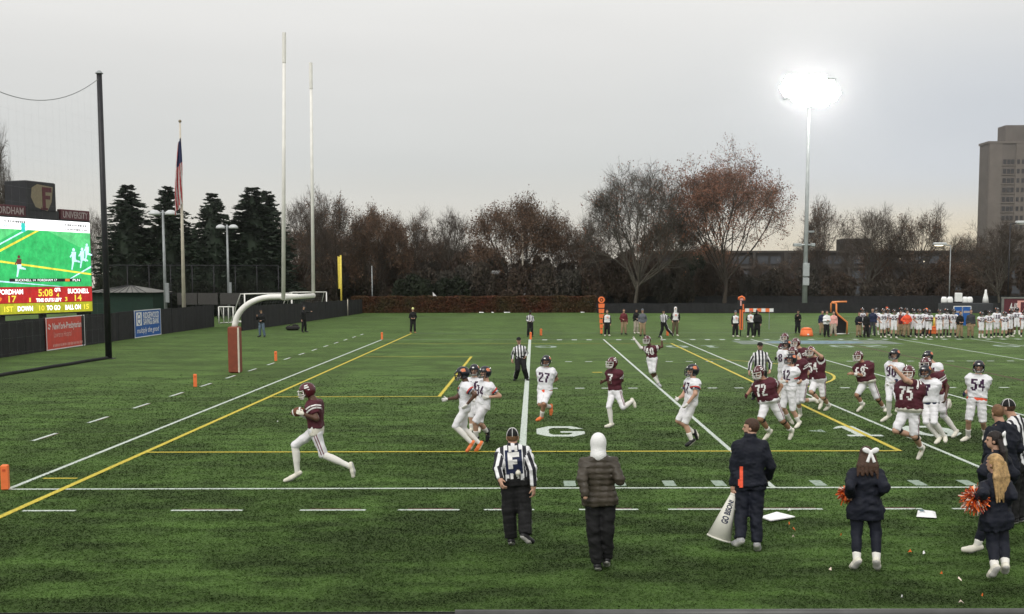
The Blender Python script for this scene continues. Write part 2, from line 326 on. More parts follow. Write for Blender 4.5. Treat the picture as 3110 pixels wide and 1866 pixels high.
# field letters and numerals as block strokes (unit box 0..1 wide, 0..1 high)
def stroke_glyph(ch):
    if ch == 'G':
        o = [(0, .25), (.25, 0), (.75, 0), (1, .25), (1, .5), (.55, .5), (.55, .34), (.74, .34), (.74, .27), (.66, .17), (.34, .17), (.26, .3), (.26, .7), (.34, .83), (.66, .83), (.74, .74), (1, .74), (.75, 1), (.25, 1), (0, .75)]
        return [[(.25, 0), (.75, 0), (.66, .17), (.34, .17)], [(.25, 0), (.34, .17), (.26, .3), (0, .25)], [(0, .25), (.26, .3), (.26, .7), (0, .75)], [(0, .75), (.26, .7), (.34, .83), (.25, 1)],
                [(.34, .83), (.66, .83), (.75, 1), (.25, 1)], [(.66, .83), (.74, .72), (1, .74), (.75, 1)], [(.75, 0), (1, .25), (.74, .29), (.66, .17)], [(1, .25), (1, .5), (.74, .5), (.74, .29)], [(.5, .36), (.74, .36), (.74, .5), (.5, .5)]]
    if ch == '1': return [[(.35, 0), (.65, 0), (.65, 1), (.35, 1)], [(.15, 0), (.35, 0), (.35, .14), (.15, .14)], [(.65, 0), (.85, 0), (.85, .14), (.65, .14)], [(.12, .72), (.35, .82), (.35, 1), (.25, .9)]]
    if ch == '0': return [[(.25, 0), (.75, 0), (.66, .17), (.34, .17)], [(0, .25), (.25, 0), (.34, .17), (.28, .28)], [(0, .25), (.28, .28), (.28, .72), (0, .75)], [(0, .75), (.28, .72), (.34, .83), (.25, 1)],
                          [(.34, .83), (.66, .83), (.75, 1), (.25, 1)], [(.66, .83), (.72, .72), (1, .75), (.75, 1)], [(.72, .28), (1, .25), (1, .75), (.72, .72)], [(.66, .17), (.75, 0), (1, .25), (.72, .28)]]
    if ch == '2': return [[(0, 0), (1, 0), (1, .18), (0, .18)], [(0, .18), (.3, .18), (1, .6), (.72, .66)], [(.72, .66), (1, .6), (1, .78), (.72, .74)], [(.66, .83), (.72, .72), (1, .78), (.75, 1)], [(.34, .83), (.66, .83), (.75, 1), (.25, 1)], [(0, .72), (.28, .72), (.34, .83), (.25, 1)]]
    return [[(0, 0), (1, 0.5), (0, 1)]]
GLY = []
def fglyph(ch, x, y, w, h, flip=False):
    P = []
    for g in stroke_glyph(ch):
        q = [((x + (1-a)*w, y + (1-b)*h) if flip else (x + a*w, y + b*h)) for a, b in g]; P.append(q)
        if not flip: GLY.append(q)
    o = mpoly('field_number', P, 'paint_white' if not flip else 'paint_faded')
fglyph('G', 0.32, 6.45, 1.18, 1.83); fglyph('G', 0.3, W-8.3, 1.2, 1.83, True)
for k, dig in ((2, '1'), (4, '2'), (6, '3')):
    x = k*5*YD
    if dig == '3': dig = '2'
    fglyph(dig, x-1.55, 6.4, 1.2, 1.83); fglyph('0', x+0.3, 6.4, 1.2, 1.83)
    fglyph('0', x-1.55, W-8.3, 1.2, 1.83, True); fglyph(dig, x+0.3, W-8.3, 1.2, 1.83, True)
fglyph('>', 7.0, 7.1, 0.42, 0.5, True)
# league emblem painted on the far side of the turf
mpoly('field_emblem', [[(12.2, 43.4), (21.5, 43.4), (21.5, 47.2), (12.2, 47.2)]], 'paint_grey', 0.004)
mpoly('field_emblem', [[(16.8+2.9*math.cos(a), 45.3+1.5*math.sin(a)) for a in np.linspace(0, 6.28, 24)[:-1]]], 'paint_blue', 0.008)

# turf fibres near the camera, painted where a marking crosses them
def fibres(n):
    u = rng.random(n); D = 9.0*(44.0/9.0)**u; keep = rng.random(n) < np.clip((44-D)/28, 0, 1); D = D[keep]; n = len(D); X = CAM[0] + (rng.random(n)-0.512)*(0.97*D+15); Yv = CAM[1] + D
    size = 0.55+0.45*rng.random(n); ht = 0.019*size*(1+0.015*(D-10)); wd = (0.0035+0.00042*D)*(0.7+0.6*rng.random(n))
    a = rng.random(n)*6.283; lean = 0.024*rng.standard_normal((n, 2))
    base = np.stack([X, Yv, np.zeros(n)], 1); e = np.stack([np.cos(a)*wd, np.sin(a)*wd, np.zeros(n)], 1)
    top = base + np.stack([lean[:, 0], lean[:, 1], ht], 1)
    mi = np.zeros(n, int)
    for x0, x1, y0, y1, m in RECTS:
        if y0 > 25: continue
        inside = (X > x0) & (X < x1) & (Yv > y0) & (Yv < y1)
        mi[inside] = {'paint_white': 1, 'paint_faded': 2, 'paint_yellow': 3, 'paint_maroon': 4, 'paint_grey': 2, 'paint_blue': 2}[m]
    top[mi > 0, 2] *= 0.25
    for poly in GLY:
        q = np.array(poly); ins = np.zeros(n, bool); j = len(q)-1
        for i in range(len(q)):
            ins ^= ((q[i, 1] > Yv) != (q[j, 1] > Yv)) & (X < (q[j, 0]-q[i, 0])*(Yv-q[i, 1])/(q[j, 1]-q[i, 1]+1e-9)+q[i, 0]); j = i
        mi[ins] = 1; top[ins, 2] *= 0.25
    V = np.stack([base-e, base+e, top], 1).reshape(-1, 3)
    me = npmesh('grass', V, np.arange(3*n).reshape(-1, 3), ['blade', 'paint_white', 'paint_faded', 'paint_yellow', 'paint_maroon'], mi, False)
    o = obj('grass', me); tag(o, 'short green artificial turf fibres covering the playing field', 'grass', kind='stuff')
fibres(680000)

# ------------------------------------------------------------------ rail in front of the stand
ZR = float(at(1555, 1858, -10.3)[2])-0.035
t = thing('railing', 'grey steel railing with black mesh along the bottom edge', 'railing', (0, -10.6, 0))
MB().tube([(-6.4, 0.30, ZR), (-0.42, 0.30, ZR)], 0.035, 10).build('rail', 'rail', t, True); MB().tube([(-0.42, 0.24, ZR+0.03), (6.6, 0.24, ZR+0.03)], 0.04, 10).build('rail', 'rail', t, True)
for k in range(6): MB().tube([(-5.6+k*2.3, 0.27, 0), (-5.6+k*2.3, 0.27, ZR)], 0.03, 8).build('post', 'rail', t, True)
nb = MB()
for k in range(170): nb.tube([(-6.3+k*0.075, 0.27, 0.05), (-6.3+k*0.075, 0.27, ZR-0.02)], 0.006, 4, cap=False)
for k in range(12): nb.tube([(-6.3, 0.278, 0.06+k*0.075), (6.4, 0.278, 0.06+k*0.075)], 0.006, 4, cap=False)
nb.build('mesh_infill', 'net_black', t)['kind'] = 'stuff'

# ------------------------------------------------------------------ perimeter walls (black windscreen panels)
def screen_wall(name, label, A, B, h0, h1, n, thick=0.06, post=True, group='black windscreen fences round the field', cap=False):
    A = np.array(A, float); B = np.array(B, float); t = thing(name, label, 'fence', (A[0], A[1], 0), 0, group)
    d = B-A; L = np.hypot(*d); ux = d/L; nx = np.array([-ux[1], ux[0]])
    for i in range(n):
        a = ux*L*(i+0.006)/n; b = ux*L*(i+0.994)/n; ha = h0+(h1-h0)*i/n + 0.02*rng.standard_normal(); hb = h0+(h1-h0)*(i+1)/n + 0.02*rng.standard_normal()
        V = []; K = 7; wv = rng.standard_normal(K)*0.012
        for s_ in (-1, 1):
            for j in range(K):
                q = a+(b-a)*j/(K-1); off = nx*(s_*thick/2+wv[j])
                hh = ha+(hb-ha)*j/(K-1) - 0.015*math.sin(math.pi*j/(K-1))
                V += [(q[0]+off[0], q[1]+off[1], 0.01), (q[0]+off[0], q[1]+off[1], hh)]
        F = []
        for j in range(K-1):
            F.append((2*j, 2*j+2, 2*j+3, 2*j+1)); F.append((2*K+2*j, 2*K+2*j+1, 2*K+2*j+3, 2*K+2*j+2)); F.append((2*j+1, 2*j+3, 2*K+2*j+3, 2*K+2*j+1))
        F += [(0, 1, 2*K+1, 2*K), (2*K-2, 4*K-2, 4*K-1, 2*K-1)]
        MB().add(V, F).build('panel', 'windscreen', t)
        if post: MB().tube([(a[0]+nx[0]*0.06, a[1]+nx[1]*0.06, 0), (a[0]+nx[0]*0.06, a[1]+nx[1]*0.06, ha+0.01)], 0.025, 6).build('post', 'black_metal', t, True)
    return t
WA, WB = (-25.55, 13.8), (-25.1, 67.7)
screen_wall('windscreen_fence', 'black padded fence below the video scoreboard carrying red and blue signs', WA, WB, 1.78, 1.74, 22)
screen_wall('windscreen_fence', 'black windscreen fence behind the goal post, next to small white goal', (-20.95, 60.6), (-18.6, 101.5), 1.80, 1.55, 15)
screen_wall('windscreen_fence', 'low black windscreen fence behind the far sideline team', (7.1, 101.0), (70, 99.0), 1.10, 1.14, 24)
screen_wall('windscreen_fence', 'taller black fence behind the big tree trunks and floodlight mast', (6.5, 116.2), (85, 113.5), 1.62, 1.68, 26)
gt = thing('gate_post', 'tan gate post on black fence near the red hedge', 'post', (-18.75, 92.8, 0)); MB().tube([(0.05, 0, 0), (0.05, 0, 1.7)], 0.035, 8).build('post_tube', 'cream_metal', gt, True); MB().lathe([(0.05, 0), (0.05, 0.03), (0.0, 0.06)], (0.05, 0, 1.7), 8).build('cap', 'cream_metal', gt)

# signs on the left wall
def wall_sign(name, label, y0, y1, z0, z1, face):
    f = lambda y: WA[0]+(WB[0]-WA[0])*(y-WA[1])/(WB[1]-WA[1])
    t = thing(name, label, 'sign', (f(y0)+0.07, (y0+y1)/2, 0))
    L = y1-y0
    MB().box((0, 0, (z0+z1)/2), (0.03, L, z1-z0)).build('panel', face, t)
    b = 0.05
    for c, d in (((0.018, 0, z1-b/2), (0.02, L+0.02, b)), ((0.018, 0, z0+b/2), (0.02, L+0.02, b)), ((0.017, -L/2+b/2, (z0+z1)/2), (0.02, b, z1-z0-0.11)), ((0.017, L/2-b/2, (z0+z1)/2), (0.02, b, z1-z0-0.11))):
        MB().box(c, d).build('border', 'sign_white', t)
    return t
EY = (0, 1, 0); EZ = (0, 0, 1)
s1 = wall_sign('wall_sign', 'red hospital advertising sign with white lettering on the black fence', 38.1, 43.05, 0.03, 1.76, 'sign_red')
text_on('lettering', 'NewYork-Presbyterian', 0.5, 'sign_white', s1, (0.016, 0.15, 1.22), EY, EZ, 3.7, 0.004); text_on('lettering', 'Lawrence Hospital', 0.42, 'sign_pink', s1, (0.016, -0.45, 0.78), EY, EZ, 2.2)

eb = MB()
for dx, dz in ((0, .12), (.13, .05), (.05, -.08), (-.1, -.05)): eb.poly([(0.019, -2.1+dx-0.05, 1.25+dz-0.05), (0.019, -2.1+dx+0.05, 1.25+dz-0.05), (0.019, -2.1+dx+0.05, 1.25+dz+0.05), (0.019, -2.1+dx-0.05, 1.25+dz+0.05)])
eb.build('emblem', 'sign_white', s1)
s2 = wall_sign('wall_sign', 'blue savings bank sign with white emblem and letters on the fence', 50.6, 55.55, 0.02, 1.78, 'sign_blue')
text_on('lettering', 'RIDGEWOOD', 0.55, 'sign_white', s2, (0.016, 0.62, 1.42), EY, EZ, 3.0, 0.012); text_on('lettering', 'SAVINGS BANK', 0.55, 'sign_white', s2, (0.016, 0.62, 1.0), EY, EZ, 3.0, 0.012)
text_on('lettering', 'multiply the good', 0.5, 'sign_white', s2, (0.016, 0.0, 0.42), EY, EZ, 4.2, 0.002, shear=0.3)
MB().poly([(0.019, -2.15, 0.78), (0.019, -1.15, 0.78), (0.019, -1.15, 1.64), (0.019, -2.15, 1.64)]).build('emblem_panel', 'sign_white', s2)
rg = MB()
for q in range(20):
    a, b = 2*math.pi*q/20, 2*math.pi*(q+1)/20
    for r0, r1, zz in ((0.27, 0.34, 0),):
        rg.poly([(0.024, -1.65+r0*math.cos(a), 1.21+r0*1.1*math.sin(a)), (0.024, -1.65+r1*math.cos(a), 1.21+r1*1.1*math.sin(a)), (0.024, -1.65+r1*math.cos(b), 1.21+r1*1.1*math.sin(b)), (0.024, -1.65+r0*math.cos(b), 1.21+r0*1.1*math.sin(b))])
rg.poly([(0.0245, -1.9, 1.18), (0.0245, -1.4, 1.18), (0.0245, -1.4, 1.25), (0.0245, -1.9, 1.25)]).build('emblem_ring', 'sign_blue', s2)

# ------------------------------------------------------------------ video scoreboard
SA = da(-12, 640, 47.2)[:2]; SB = da(222, 640, 55.0)[:2]; sdv = SB-SA; SLW = float(np.hypot(*sdv)); su = sdv/SLW; SL = 9.03
sb = thing('scoreboard', 'large lit video scoreboard with maroon name panels and crest box', 'scoreboard', (SA[0], SA[1], 0), math.atan2(su[1], su[0]))
sb.scale = (SLW/SL, 1, 1)
# local frame: x along the board (reading direction), -y out of the face, z up
EX_, EZ_ = (1, 0, 0), (0, 0, 1)
for nm, c, ex_, es in (('led_white', (1, 1, 1), 0, 1.6), ('led_green', (0.04, 0.42, 0.12), 0, 1.25), ('led_green_light', (0.10, 0.52, 0.18), 0, 1.25), ('led_yellow', (0.95, 0.80, 0.08), 0, 1.0), ('led_red', (0.46, 0.03, 0.03), 0, 1.0), ('led_olive', (0.42, 0.42, 0.03), 0, 1.0),
                       ('led_black', (0.03, 0.03, 0.03), 0, 1.0), ('led_blue_white', (0.55, 0.80, 0.95), 0, 1.2), ('led_teal', (0.05, 0.65, 0.55), 0, 1.0), ('led_orange', (0.95, 0.25, 0.05), 0, 1.0), ('led_brown', (0.16, 0.05, 0.05), 0, 1.0)): (ledmat if nm != 'led_white' else emat)(nm, c, es)
MB().box((SL/2, 0.35, 4.6), (SL, 0.6, 6.1), bev=0.02).build('cabinet', 'board_black', sb)
for x in (0.8, SL/2, SL-0.8): MB().box((x, 0.45, 0.8), (0.35, 0.35, 1.56)).build('support_post', 'black_metal', sb)
def led(name, x0, x1, z0, z1, m, lay=1): return MB().poly([(x0, 0.045-0.006*lay, z0), (x1, 0.045-0.006*lay, z0), (x1, 0.045-0.006*lay, z1), (x0, 0.045-0.006*lay, z1)]).build(name, m, sb)
Z0, Z1 = 1.62, 7.6
scr = led('video_screen', 0.05, SL-0.05, 3.3, 6.85, 'led_green')
def lp(pts, m, lay, nm='picture'): return MB().poly([(x, 0.045-0.006*lay, z) for x, z in pts]).build(nm, m, scr)
led('banner_strip', 0.05, SL-0.05, 6.85, 7.55, 'led_white')

def dashes(name, x0, x1, z, h, m, parent, seed, y=0.036, axis=0):
    g = random.Random(seed); b = MB(); x = x0
    while x < x1:
        w = 0.04+0.10*g.random(); q = [(x, z-h/2*g.uniform(.5, 1)), (x+w, z-h/2), (x+w, z+h/2*g.uniform(.5, 1)), (x, z+h/2)]
        b.poly([(a, y, c) for a, c in q] if axis == 0 else [(y, a, c) for a, c in q]); x += w+0.03+0.05*g.random()
    o = b.build(name, m, parent); o['kind'] = 'stuff'; return o
dashes('blurred_print', 0.9, 3.0, 7.32, 0.16, 'led_black', sb, 1); dashes('blurred_print', 0.9, 2.9, 7.05, 0.14, 'led_blue_white', sb, 2, 0.035); dashes('blurred_print', 6.4, 8.6, 7.30, 0.16, 'led_black', sb, 3); dashes('blurred_print', 6.5, 8.7, 7.02, 0.14, 'led_black', sb, 4, 0.035)

lp([(0.05, 5.4), (0.05, 5.25), (4.1, 6.85), (3.8, 6.85)], 'led_yellow', 2); lp([(0.05, 5.75), (0.05, 5.66), (3.0, 6.85), (2.75, 6.85)], 'led_blue_white', 2); lp([(0.05, 4.95), (0.05, 4.83), (SL-0.05, 4.05), (SL-0.05, 4.16)], 'led_yellow', 2)
lp([(6.6, 3.75), (6.75, 3.75), (SL-0.05, 4.55), (SL-0.05, 4.68)], 'led_blue_white', 2); lp([(0.05, 3.72), (0.05, 3.62), (5.8, 3.3), (6.2, 3.3)], 'led_blue_white', 2)
lp([(0.05, 6.4), (0.05, 5.9), (2.2, 6.85), (0.05, 6.85)], 'led_green_light', 1.5); lp([(4.8, 6.85), (SL-0.05, 6.85), (SL-0.05, 5.6), (7.5, 6.0)], 'led_green_light', 1.5)
def screen_player(x, z, s, m1, m2, flip=1):
    P = lambda q: [(x+flip*a*s, z+b*s) for a, b in q]
    lp(P([(-.12, .85), (.1, .85), (.14, 1.0), (0, 1.08), (-.13, 1.0)]), m1, 3); lp(P([(-.2, .45), (.2, .45), (.24, .82), (-.22, .82)]), m1, 3.2)
    lp(P([(-.2, .2), (.16, .16), (.2, .46), (-.2, .46)]), m2, 3.4); lp(P([(-.3, -.35), (-.18, -.35), (.02, .2), (-.18, .22)]), m2, 3.6); lp(P([(.02, .2), (.16, .16), (.6, .12), (.6, .22), (.2, .32)]), m2, 3.8)
    lp(P([(-.42, .5), (-.36, .42), (-.12, .62), (-.2, .72)]), m1, 4)
screen_player(2.1, 4.25, 0.95, 'led_brown', 'led_blue_white'); screen_player(7.25, 4.75, 1.0, 'led_blue_white', 'led_blue_white'); screen_player(8.1, 4.85, 0.95, 'led_blue_white', 'led_blue_white'); screen_player(8.6, 5.25, 0.85, 'led_blue_white', 'led_blue_white')
lp([(2.4, 7.25), (2.75, 7.25), (2.75, 6.7), (2.4, 6.7)], 'led_teal', 5)
led('ticker_bar', 1.2, 7.9, 3.62, 3.82, 'led_black', 3); text_on('ticker_lettering', 'BUCKNELL 14  FORDHAM 17', 0.2, 'led_white', sb, (3.6, 0.02, 3.72), EX_, EZ_, 3.8, 0, 0.003); text_on('ticker_lettering', 'PLN', 0.22, 'led_white', sb, (7.4, 0.02, 3.72), EX_, EZ_, 0.7, 0, 0.003)
led('ticker_emblem', 6.3, 6.75, 3.64, 3.8, 'led_orange', 4)
led('score_panel', 0.05, SL-0.05, 2.3, 3.29, 'led_red'); led('down_panel', 0.05, SL-0.05, 1.63, 2.28, 'led_olive')
def st(txt, x, z, h, w, m='led_white'): return text_on('score_lettering', txt, h, m, sb, (x, 0.036, z), EX_, EZ_, w, 0.012, 0.003)
st('FORDHAM', 1.3, 3.0, 0.42, 2.1); st('BUCKNELL', 7.6, 3.0, 0.42, 2.1); st('5:08', 4.4, 2.92, 0.62, 1.35, 'led_yellow'); st('QTR', 5.55, 3.08, 0.3, 0.6); st('4', 5.55, 2.75, 0.36, 0.25, 'led_yellow')
st('17', 1.4, 2.56, 0.55, 0.7, 'led_yellow'); st('14', 7.55, 2.56, 0.55, 0.7, 'led_yellow'); st('1', 2.95, 2.48, 0.36, 0.14, 'led_yellow'); st('3', 6.35, 2.48, 0.36, 0.24, 'led_yellow'); st('TIME OUTS LEFT', 4.7, 2.45, 0.3, 2.4)
lp([(0.25, 2.45), (0.38, 2.45), (0.5, 2.6), (0.4, 2.68), (0.2, 2.62)], 'led_orange', 4)
st('1ST', 1.05, 1.95, 0.46, 0.8, 'led_yellow'); st('DOWN', 2.5, 1.95, 0.42, 1.35); st('10', 4.0, 1.95, 0.46, 0.5, 'led_yellow'); st('TO GO', 5.1, 1.95, 0.42, 1.3); st('BALL ON', 7.0, 1.95, 0.42, 1.55); st('15', 8.35, 1.95, 0.46, 0.5, 'led_yellow')
dashes('blurred_print', -1.7, 2.1, 0.25, 0.16, 'sign_pink', s1, 9, 0.0215, 1)
# name panels and crest box on top
for x0, x1, tx in ((0.0, 2.9, 'FORDHAM'), (6.15, SL, 'UNIVERSITY')):
    p = MB().box(((x0+x1)/2, 0.2, 7.98), (x1-x0-0.02, 0.3, 0.66), bev=0.02).build('name_panel', 'maroon_board', sb); text_on('panel_lettering', tx, 0.6, 'board_letter', p, ((x0+x1)/2, 0.045, 7.98), EX_, EZ_, (x1-x0)*0.86, 0.01)
MB().box((4.3, 0.2, 7.9), (3.3, 0.3, 0.5)).build('centre_panel', 'board_black', sb)
cb = MB().box((4.35, 0.9, 8.95), (2.7, 1.7, 1.95), bev=0.06).build('crest_box', 'board_black', sb)
cr_ = MB()
cr_.poly([(3.25+0.55, 0.04, 8.3), (4.9, 0.04, 8.1), (5.3, 0.04, 8.7), (5.45, 0.04, 9.65), (4.0, 0.04, 9.75), (3.5, 0.04, 9.5), (3.4, 0.04, 8.9)]); cr_.build('crest', 'gold', cb)
fb = MB()
for x0, x1, z0, z1 in ((4.45, 4.72, 8.2, 9.6), (4.72, 5.3, 9.3, 9.6), (4.72, 5.15, 8.85, 9.08), (4.3, 4.9, 8.16, 8.3)): fb.box(((x0+x1)/2, 0.03, (z0+z1)/2), (x1-x0, 0.03, z1-z0))
fb.build('crest_letter', 'maroon_board', cb)

# ------------------------------------------------------------------ tall net pole and ball net at left
tp = thing('net_pole', 'tall black steel pole holding the ball net at left', 'pole', (-19.95, 32.7, 0))
MB().tube([(0, 0, 0), (0, 0, 13.3)], [0.15, 0.12], 12).build('shaft', 'black_metal', tp, True); MB().lathe([(0.18, 0), (0.18, 0.02), (0.06, 0.14), (0.0, 0.15)], (0, 0, 13.3), 12).build('cap', 'steel', tp); MB().box((0, 0, 0.015), (0.5, 0.5, 0.03)).build('base_plate', 'black_metal', tp)
nt_ = thing('ball_net', 'thin sagging ball net hung from the tall black pole', 'net', (-19.95, 32.5, 0))
def cable(yv): u_ = (yv)/14.5; return 13.0-6.8*u_*(1-u_)*1.0 - 0.6*u_
MB().tube([(-0.80, -14.6, 0), (-0.80, -14.6, 12.6)], [0.15, 0.12], 12).build('end_post', 'black_metal', nt_, True)
cb_ = MB(); cb_.tube([(-0.06*yy*0.9, -yy, cable(yy)) for yy in np.linspace(0, 14.5, 24)], 0.016, 5, cap=False).build('cable', 'net', nt_)
nb = MB()
for yy in np.arange(0.25, 14.5, 0.6): nb.tube([(-0.054*yy, -yy, 0.02), (-0.054*yy, -yy, cable(yy))], 0.0012, 3, cap=False)
for zz in np.arange(0.25, 13, 0.6):
    ys = [yy for yy in np.linspace(0, 14.5, 30) if cable(yy) > zz]
    for a, b in zip(ys, ys[1:]):
        if b-a < 0.6: nb.tube([(-0.054*a, -a, zz), (-0.054*b, -b, zz)], 0.0012, 3, cap=False)
nb.build('mesh_panel', 'net', nt_)['kind'] = 'stuff'
MB().tube([(-0.054*yy+0.04*math.sin(yy*2), -yy, 0.06) for yy in np.linspace(0, 14.5, 30)], 0.075, 6).build('weighted_hem', 'net_black', nt_, True)

# ------------------------------------------------------------------ goal post
gpx = thing('goal_post', 'white gooseneck goal post with brown padded base', 'goal post', (-11.75, 24.6, 0))
BX = 2.62; HY = 2.82
MB().box((0, 0, 0.94), (0.44, 0.44, 1.86), bev=0.05).build('pad', 'pad_brown', gpx); MB().box((0.2, -0.21, 0.94), (0.06, 0.06, 1.8)).build('pad_lacing', 'cream_metal', gpx)
curve = [(0, 0, 1.84)] + [(0.02+1.55*(1-math.cos(a)), 0, 1.85+1.2*math.sin(a)) for a in np.linspace(0.1, math.pi/2, 12)] + [(2.1, 0, 3.06), (BX-0.05, 0, 3.06)]
MB().tube(curve, 0.115, 12).build('gooseneck', 'white_metal', gpx, True)
MB().tube([(BX, -HY, 3.06), (BX, HY, 3.06)], 0.10, 12).build('crossbar', 'white_metal', gpx, True)
for sgn in (-1, 1): MB().tube([(BX, sgn*HY, 2.98), (BX+0.15-0.08*sgn, sgn*HY, 12.75)], [0.075, 0.058], 12).build('upright', 'white_metal', gpx, True); 
for sgn in (-1, 1): MB().tube([(BX+(0.15-0.08*sgn)*0.893, sgn*HY, 11.7), (BX+0.15-0.08*sgn, sgn*HY, 12.78)], 0.072, 12).build('upright_sleeve', 'white_metal', gpx)

# ------------------------------------------------------------------ flagpole and flag
FY = 62.0; fb_ = da(443, 740, FY); ft = da(433, 297, FY)
fp = thing('flagpole', 'tall cream flagpole behind the blue sign', 'flagpole', (fb_[0], FY, 0))
MB().tube([(0.02, 0, 0), (ft[0]-fb_[0]+0.05, 0, ft[2])], [0.15, 0.06], 12).build('shaft', 'cream_metal', fp, True); MB().lathe([(0.0, 0), (0.1, 0.04), (0.12, 0.12), (0.08, 0.2), (0, 0.23)], (ft[0]-fb_[0]+0.05, 0, ft[2]), 10).build('finial', 'gold', fp)
f1 = da(434, 330, FY-0.3); f2 = da(434, 492, FY-0.3)
fl = thing('flag', 'limp red, white and blue striped flag hanging on the pole', 'flag', (f1[0]-0.05, FY-0.25, f2[2]))
FH = f1[2]-f2[2]; nu, nv = 44, 30; V = []; Q = []; mi = []
for j in range(nv+1):
    q = j/nv; wdt = (0.28+0.40*q**0.8)
    for i in range(nu+1):
        p = i/nu
        V.append((-wdt*p*0.95+0.10+0.05*math.sin(5*q+2*p), 0.16*math.sin(p*13+2.2*q)*(0.3+q), FH*(1-q)-1.0*p*(1-0.15*q)*(0.5+0.5*q)))
for j in range(nv):
    for i in range(nu):
        Q.append((j*(nu+1)+i, j*(nu+1)+i+1, (j+1)*(nu+1)+i+1, (j+1)*(nu+1)+i)); p, q = i/nu, j/nv
        mi.append(2 if q < 0.34 and p < 0.75 else (int((p*0.9+q*0.45)*11) % 2))
o = obj('cloth', npmesh('cloth', V, Q, ['flag_red', 'flag_white', 'flag_blue'], mi), fl)

# ------------------------------------------------------------------ twin-head light posts behind the left wall
def light_post(x, ytop, ybase, Y, label, hw):
    b = da(x, ybase, Y); tt = da(x, ytop, Y)[2]
    t = thing('light_post', label, 'light post', (b[0], Y, 0), 0, 'twin-head light posts')
    MB().tube([(0, 0, 0), (0, 0, tt)], [0.13, 0.085], 10).build('shaft', 'steel', t, True); MB().tube([(-0.75, 0, tt-0.18), (0.75, 0, tt-0.18)], 0.045, 8).build('cross_arm', 'steel', t, True)
    for s_ in (-1, 1):
        hb = MB(); pr = [(0.0, 0.24), (0.22, 0.22), (0.42, 0.12), (0.52, -0.02), (0.55, -0.14), (0.50, -0.14)]
        hb.lathe([(r_*0.85, z) for r_, z in pr[::-1]], (s_*(0.62+hw), 0, tt-0.22), 14); h_ = hb.build('lamp_head', 'lamp_housing', t, True)
        MB().lathe([(0.42, -0.01), (0.42, 0.01)], (s_*(0.62+hw), 0, tt-0.365), 12).build('lens', 'sign_white', h_)
    MB().box((0.22, -0.16, tt*0.30), (0.25, 0.2, 1.5), bev=0.02).build('control_box', 'steel', t)
light_post(400, 508, 745, 66, 'grey twin-head light post beside the flagpole', 0.0); light_post(553, 543, 745, 88, 'grey twin-head light post in front of the conifers', 0.0)

# ------------------------------------------------------------------ kiosk, tall chain-link fence
kb = da(314, 745, 84); kt = da(314, 690, 84); kk = thing('kiosk', 'dark green kiosk with low grey hipped roof behind fence', 'kiosk', (kb[0], 84, 0))
kw = 3.0; ez = da(314, 706, 84)[2]
for c, d in (((0, -2.0, ez/2), (kw*2-0.3, 0.12, ez)), ((-kw+0.2, 0, ez/2), (0.12, 3.86, ez)), ((kw-0.2, 0, ez/2), (0.12, 3.86, ez)), ((0, 2.0, ez/2), (kw*2-0.3, 0.12, ez))): MB().box(c, d).build('wall', 'kiosk_green', kk)
MB().add([(-kw-.3, -2.5, ez), (kw+.3, -2.5, ez), (kw+.3, 2.5, ez), (-kw-.3, 2.5, ez), (-0.4, 0, kt[2]), (0.4, 0, kt[2])], [(0, 1, 5, 4), (1, 2, 5), (2, 3, 4, 5), (3, 0, 4), (3, 2, 1, 0)]).build('roof', 'roof_grey', kk)
for x in np.linspace(-2.4, 2.4, 9): MB().tube([(x, -2.52, ez+0.02), (x*0.13, -0.02, kt[2]+0.02)], 0.03, 4).build('roof_rib', 'black_metal', kk)
cl_ = thing('chain_link_fence', 'tall black chain-link fence in front of the conifers', 'fence', (-45, 91, 0)); 
xa = da(255, 640, 91)[0]+45; xb = da(672, 645, 91)[0]+45; zt = da(400, 641, 91)[2]
for k in range(9):
    x = xa+(xb-xa)*k/8; MB().tube([(x, 0, 0), (x, 0, zt)], 0.05, 6).build('post', 'black_metal', cl_, True)
MB().tube([(xa, 0, zt), (xb, 0, zt-0.05)], 0.045, 6).build('top_rail', 'black_metal', cl_, True); MB().tube([(xa, 0, 2.4), (xb, 0, 2.35)], 0.03, 6).build('mid_rail', 'black_metal', cl_, True)
nb = MB()
for x in np.arange(xa, xb, 0.16): nb.tube([(x, 0.07, 0.05), (x+0.0, 0.07, zt)], 0.008, 3, cap=False)
for z in np.arange(0.15, zt, 0.16): nb.tube([(xa, 0.075, z), (xb, 0.075, z)], 0.008, 3, cap=False)
nb.build('chain_link', 'net_black', cl_)['kind'] = 'stuff'
for k, (x, wv) in enumerate(((452, 1.9), (502, 1.9), (556, 1.9))):
    c = da(x, 727, 86)
    t = thing('banner_board', ['grey low banner board behind fence beside the kiosk', 'grey low banner board behind fence below the flagpole', 'grey low banner board behind fence below light post'][k], 'board', (c[0], 86, 0), 0, 'grey banner boards')
    MB().box((0, 0, 1.9), (wv, 0.06, 1.1)).build('panel', 'board_grey', t)
    for s_ in (-1, 1): MB().tube([(s_*wv*0.46, 0.06, 0), (s_*wv*0.46, 0.06, 2.5)], 0.05, 6).build('post', 'black_metal', t)

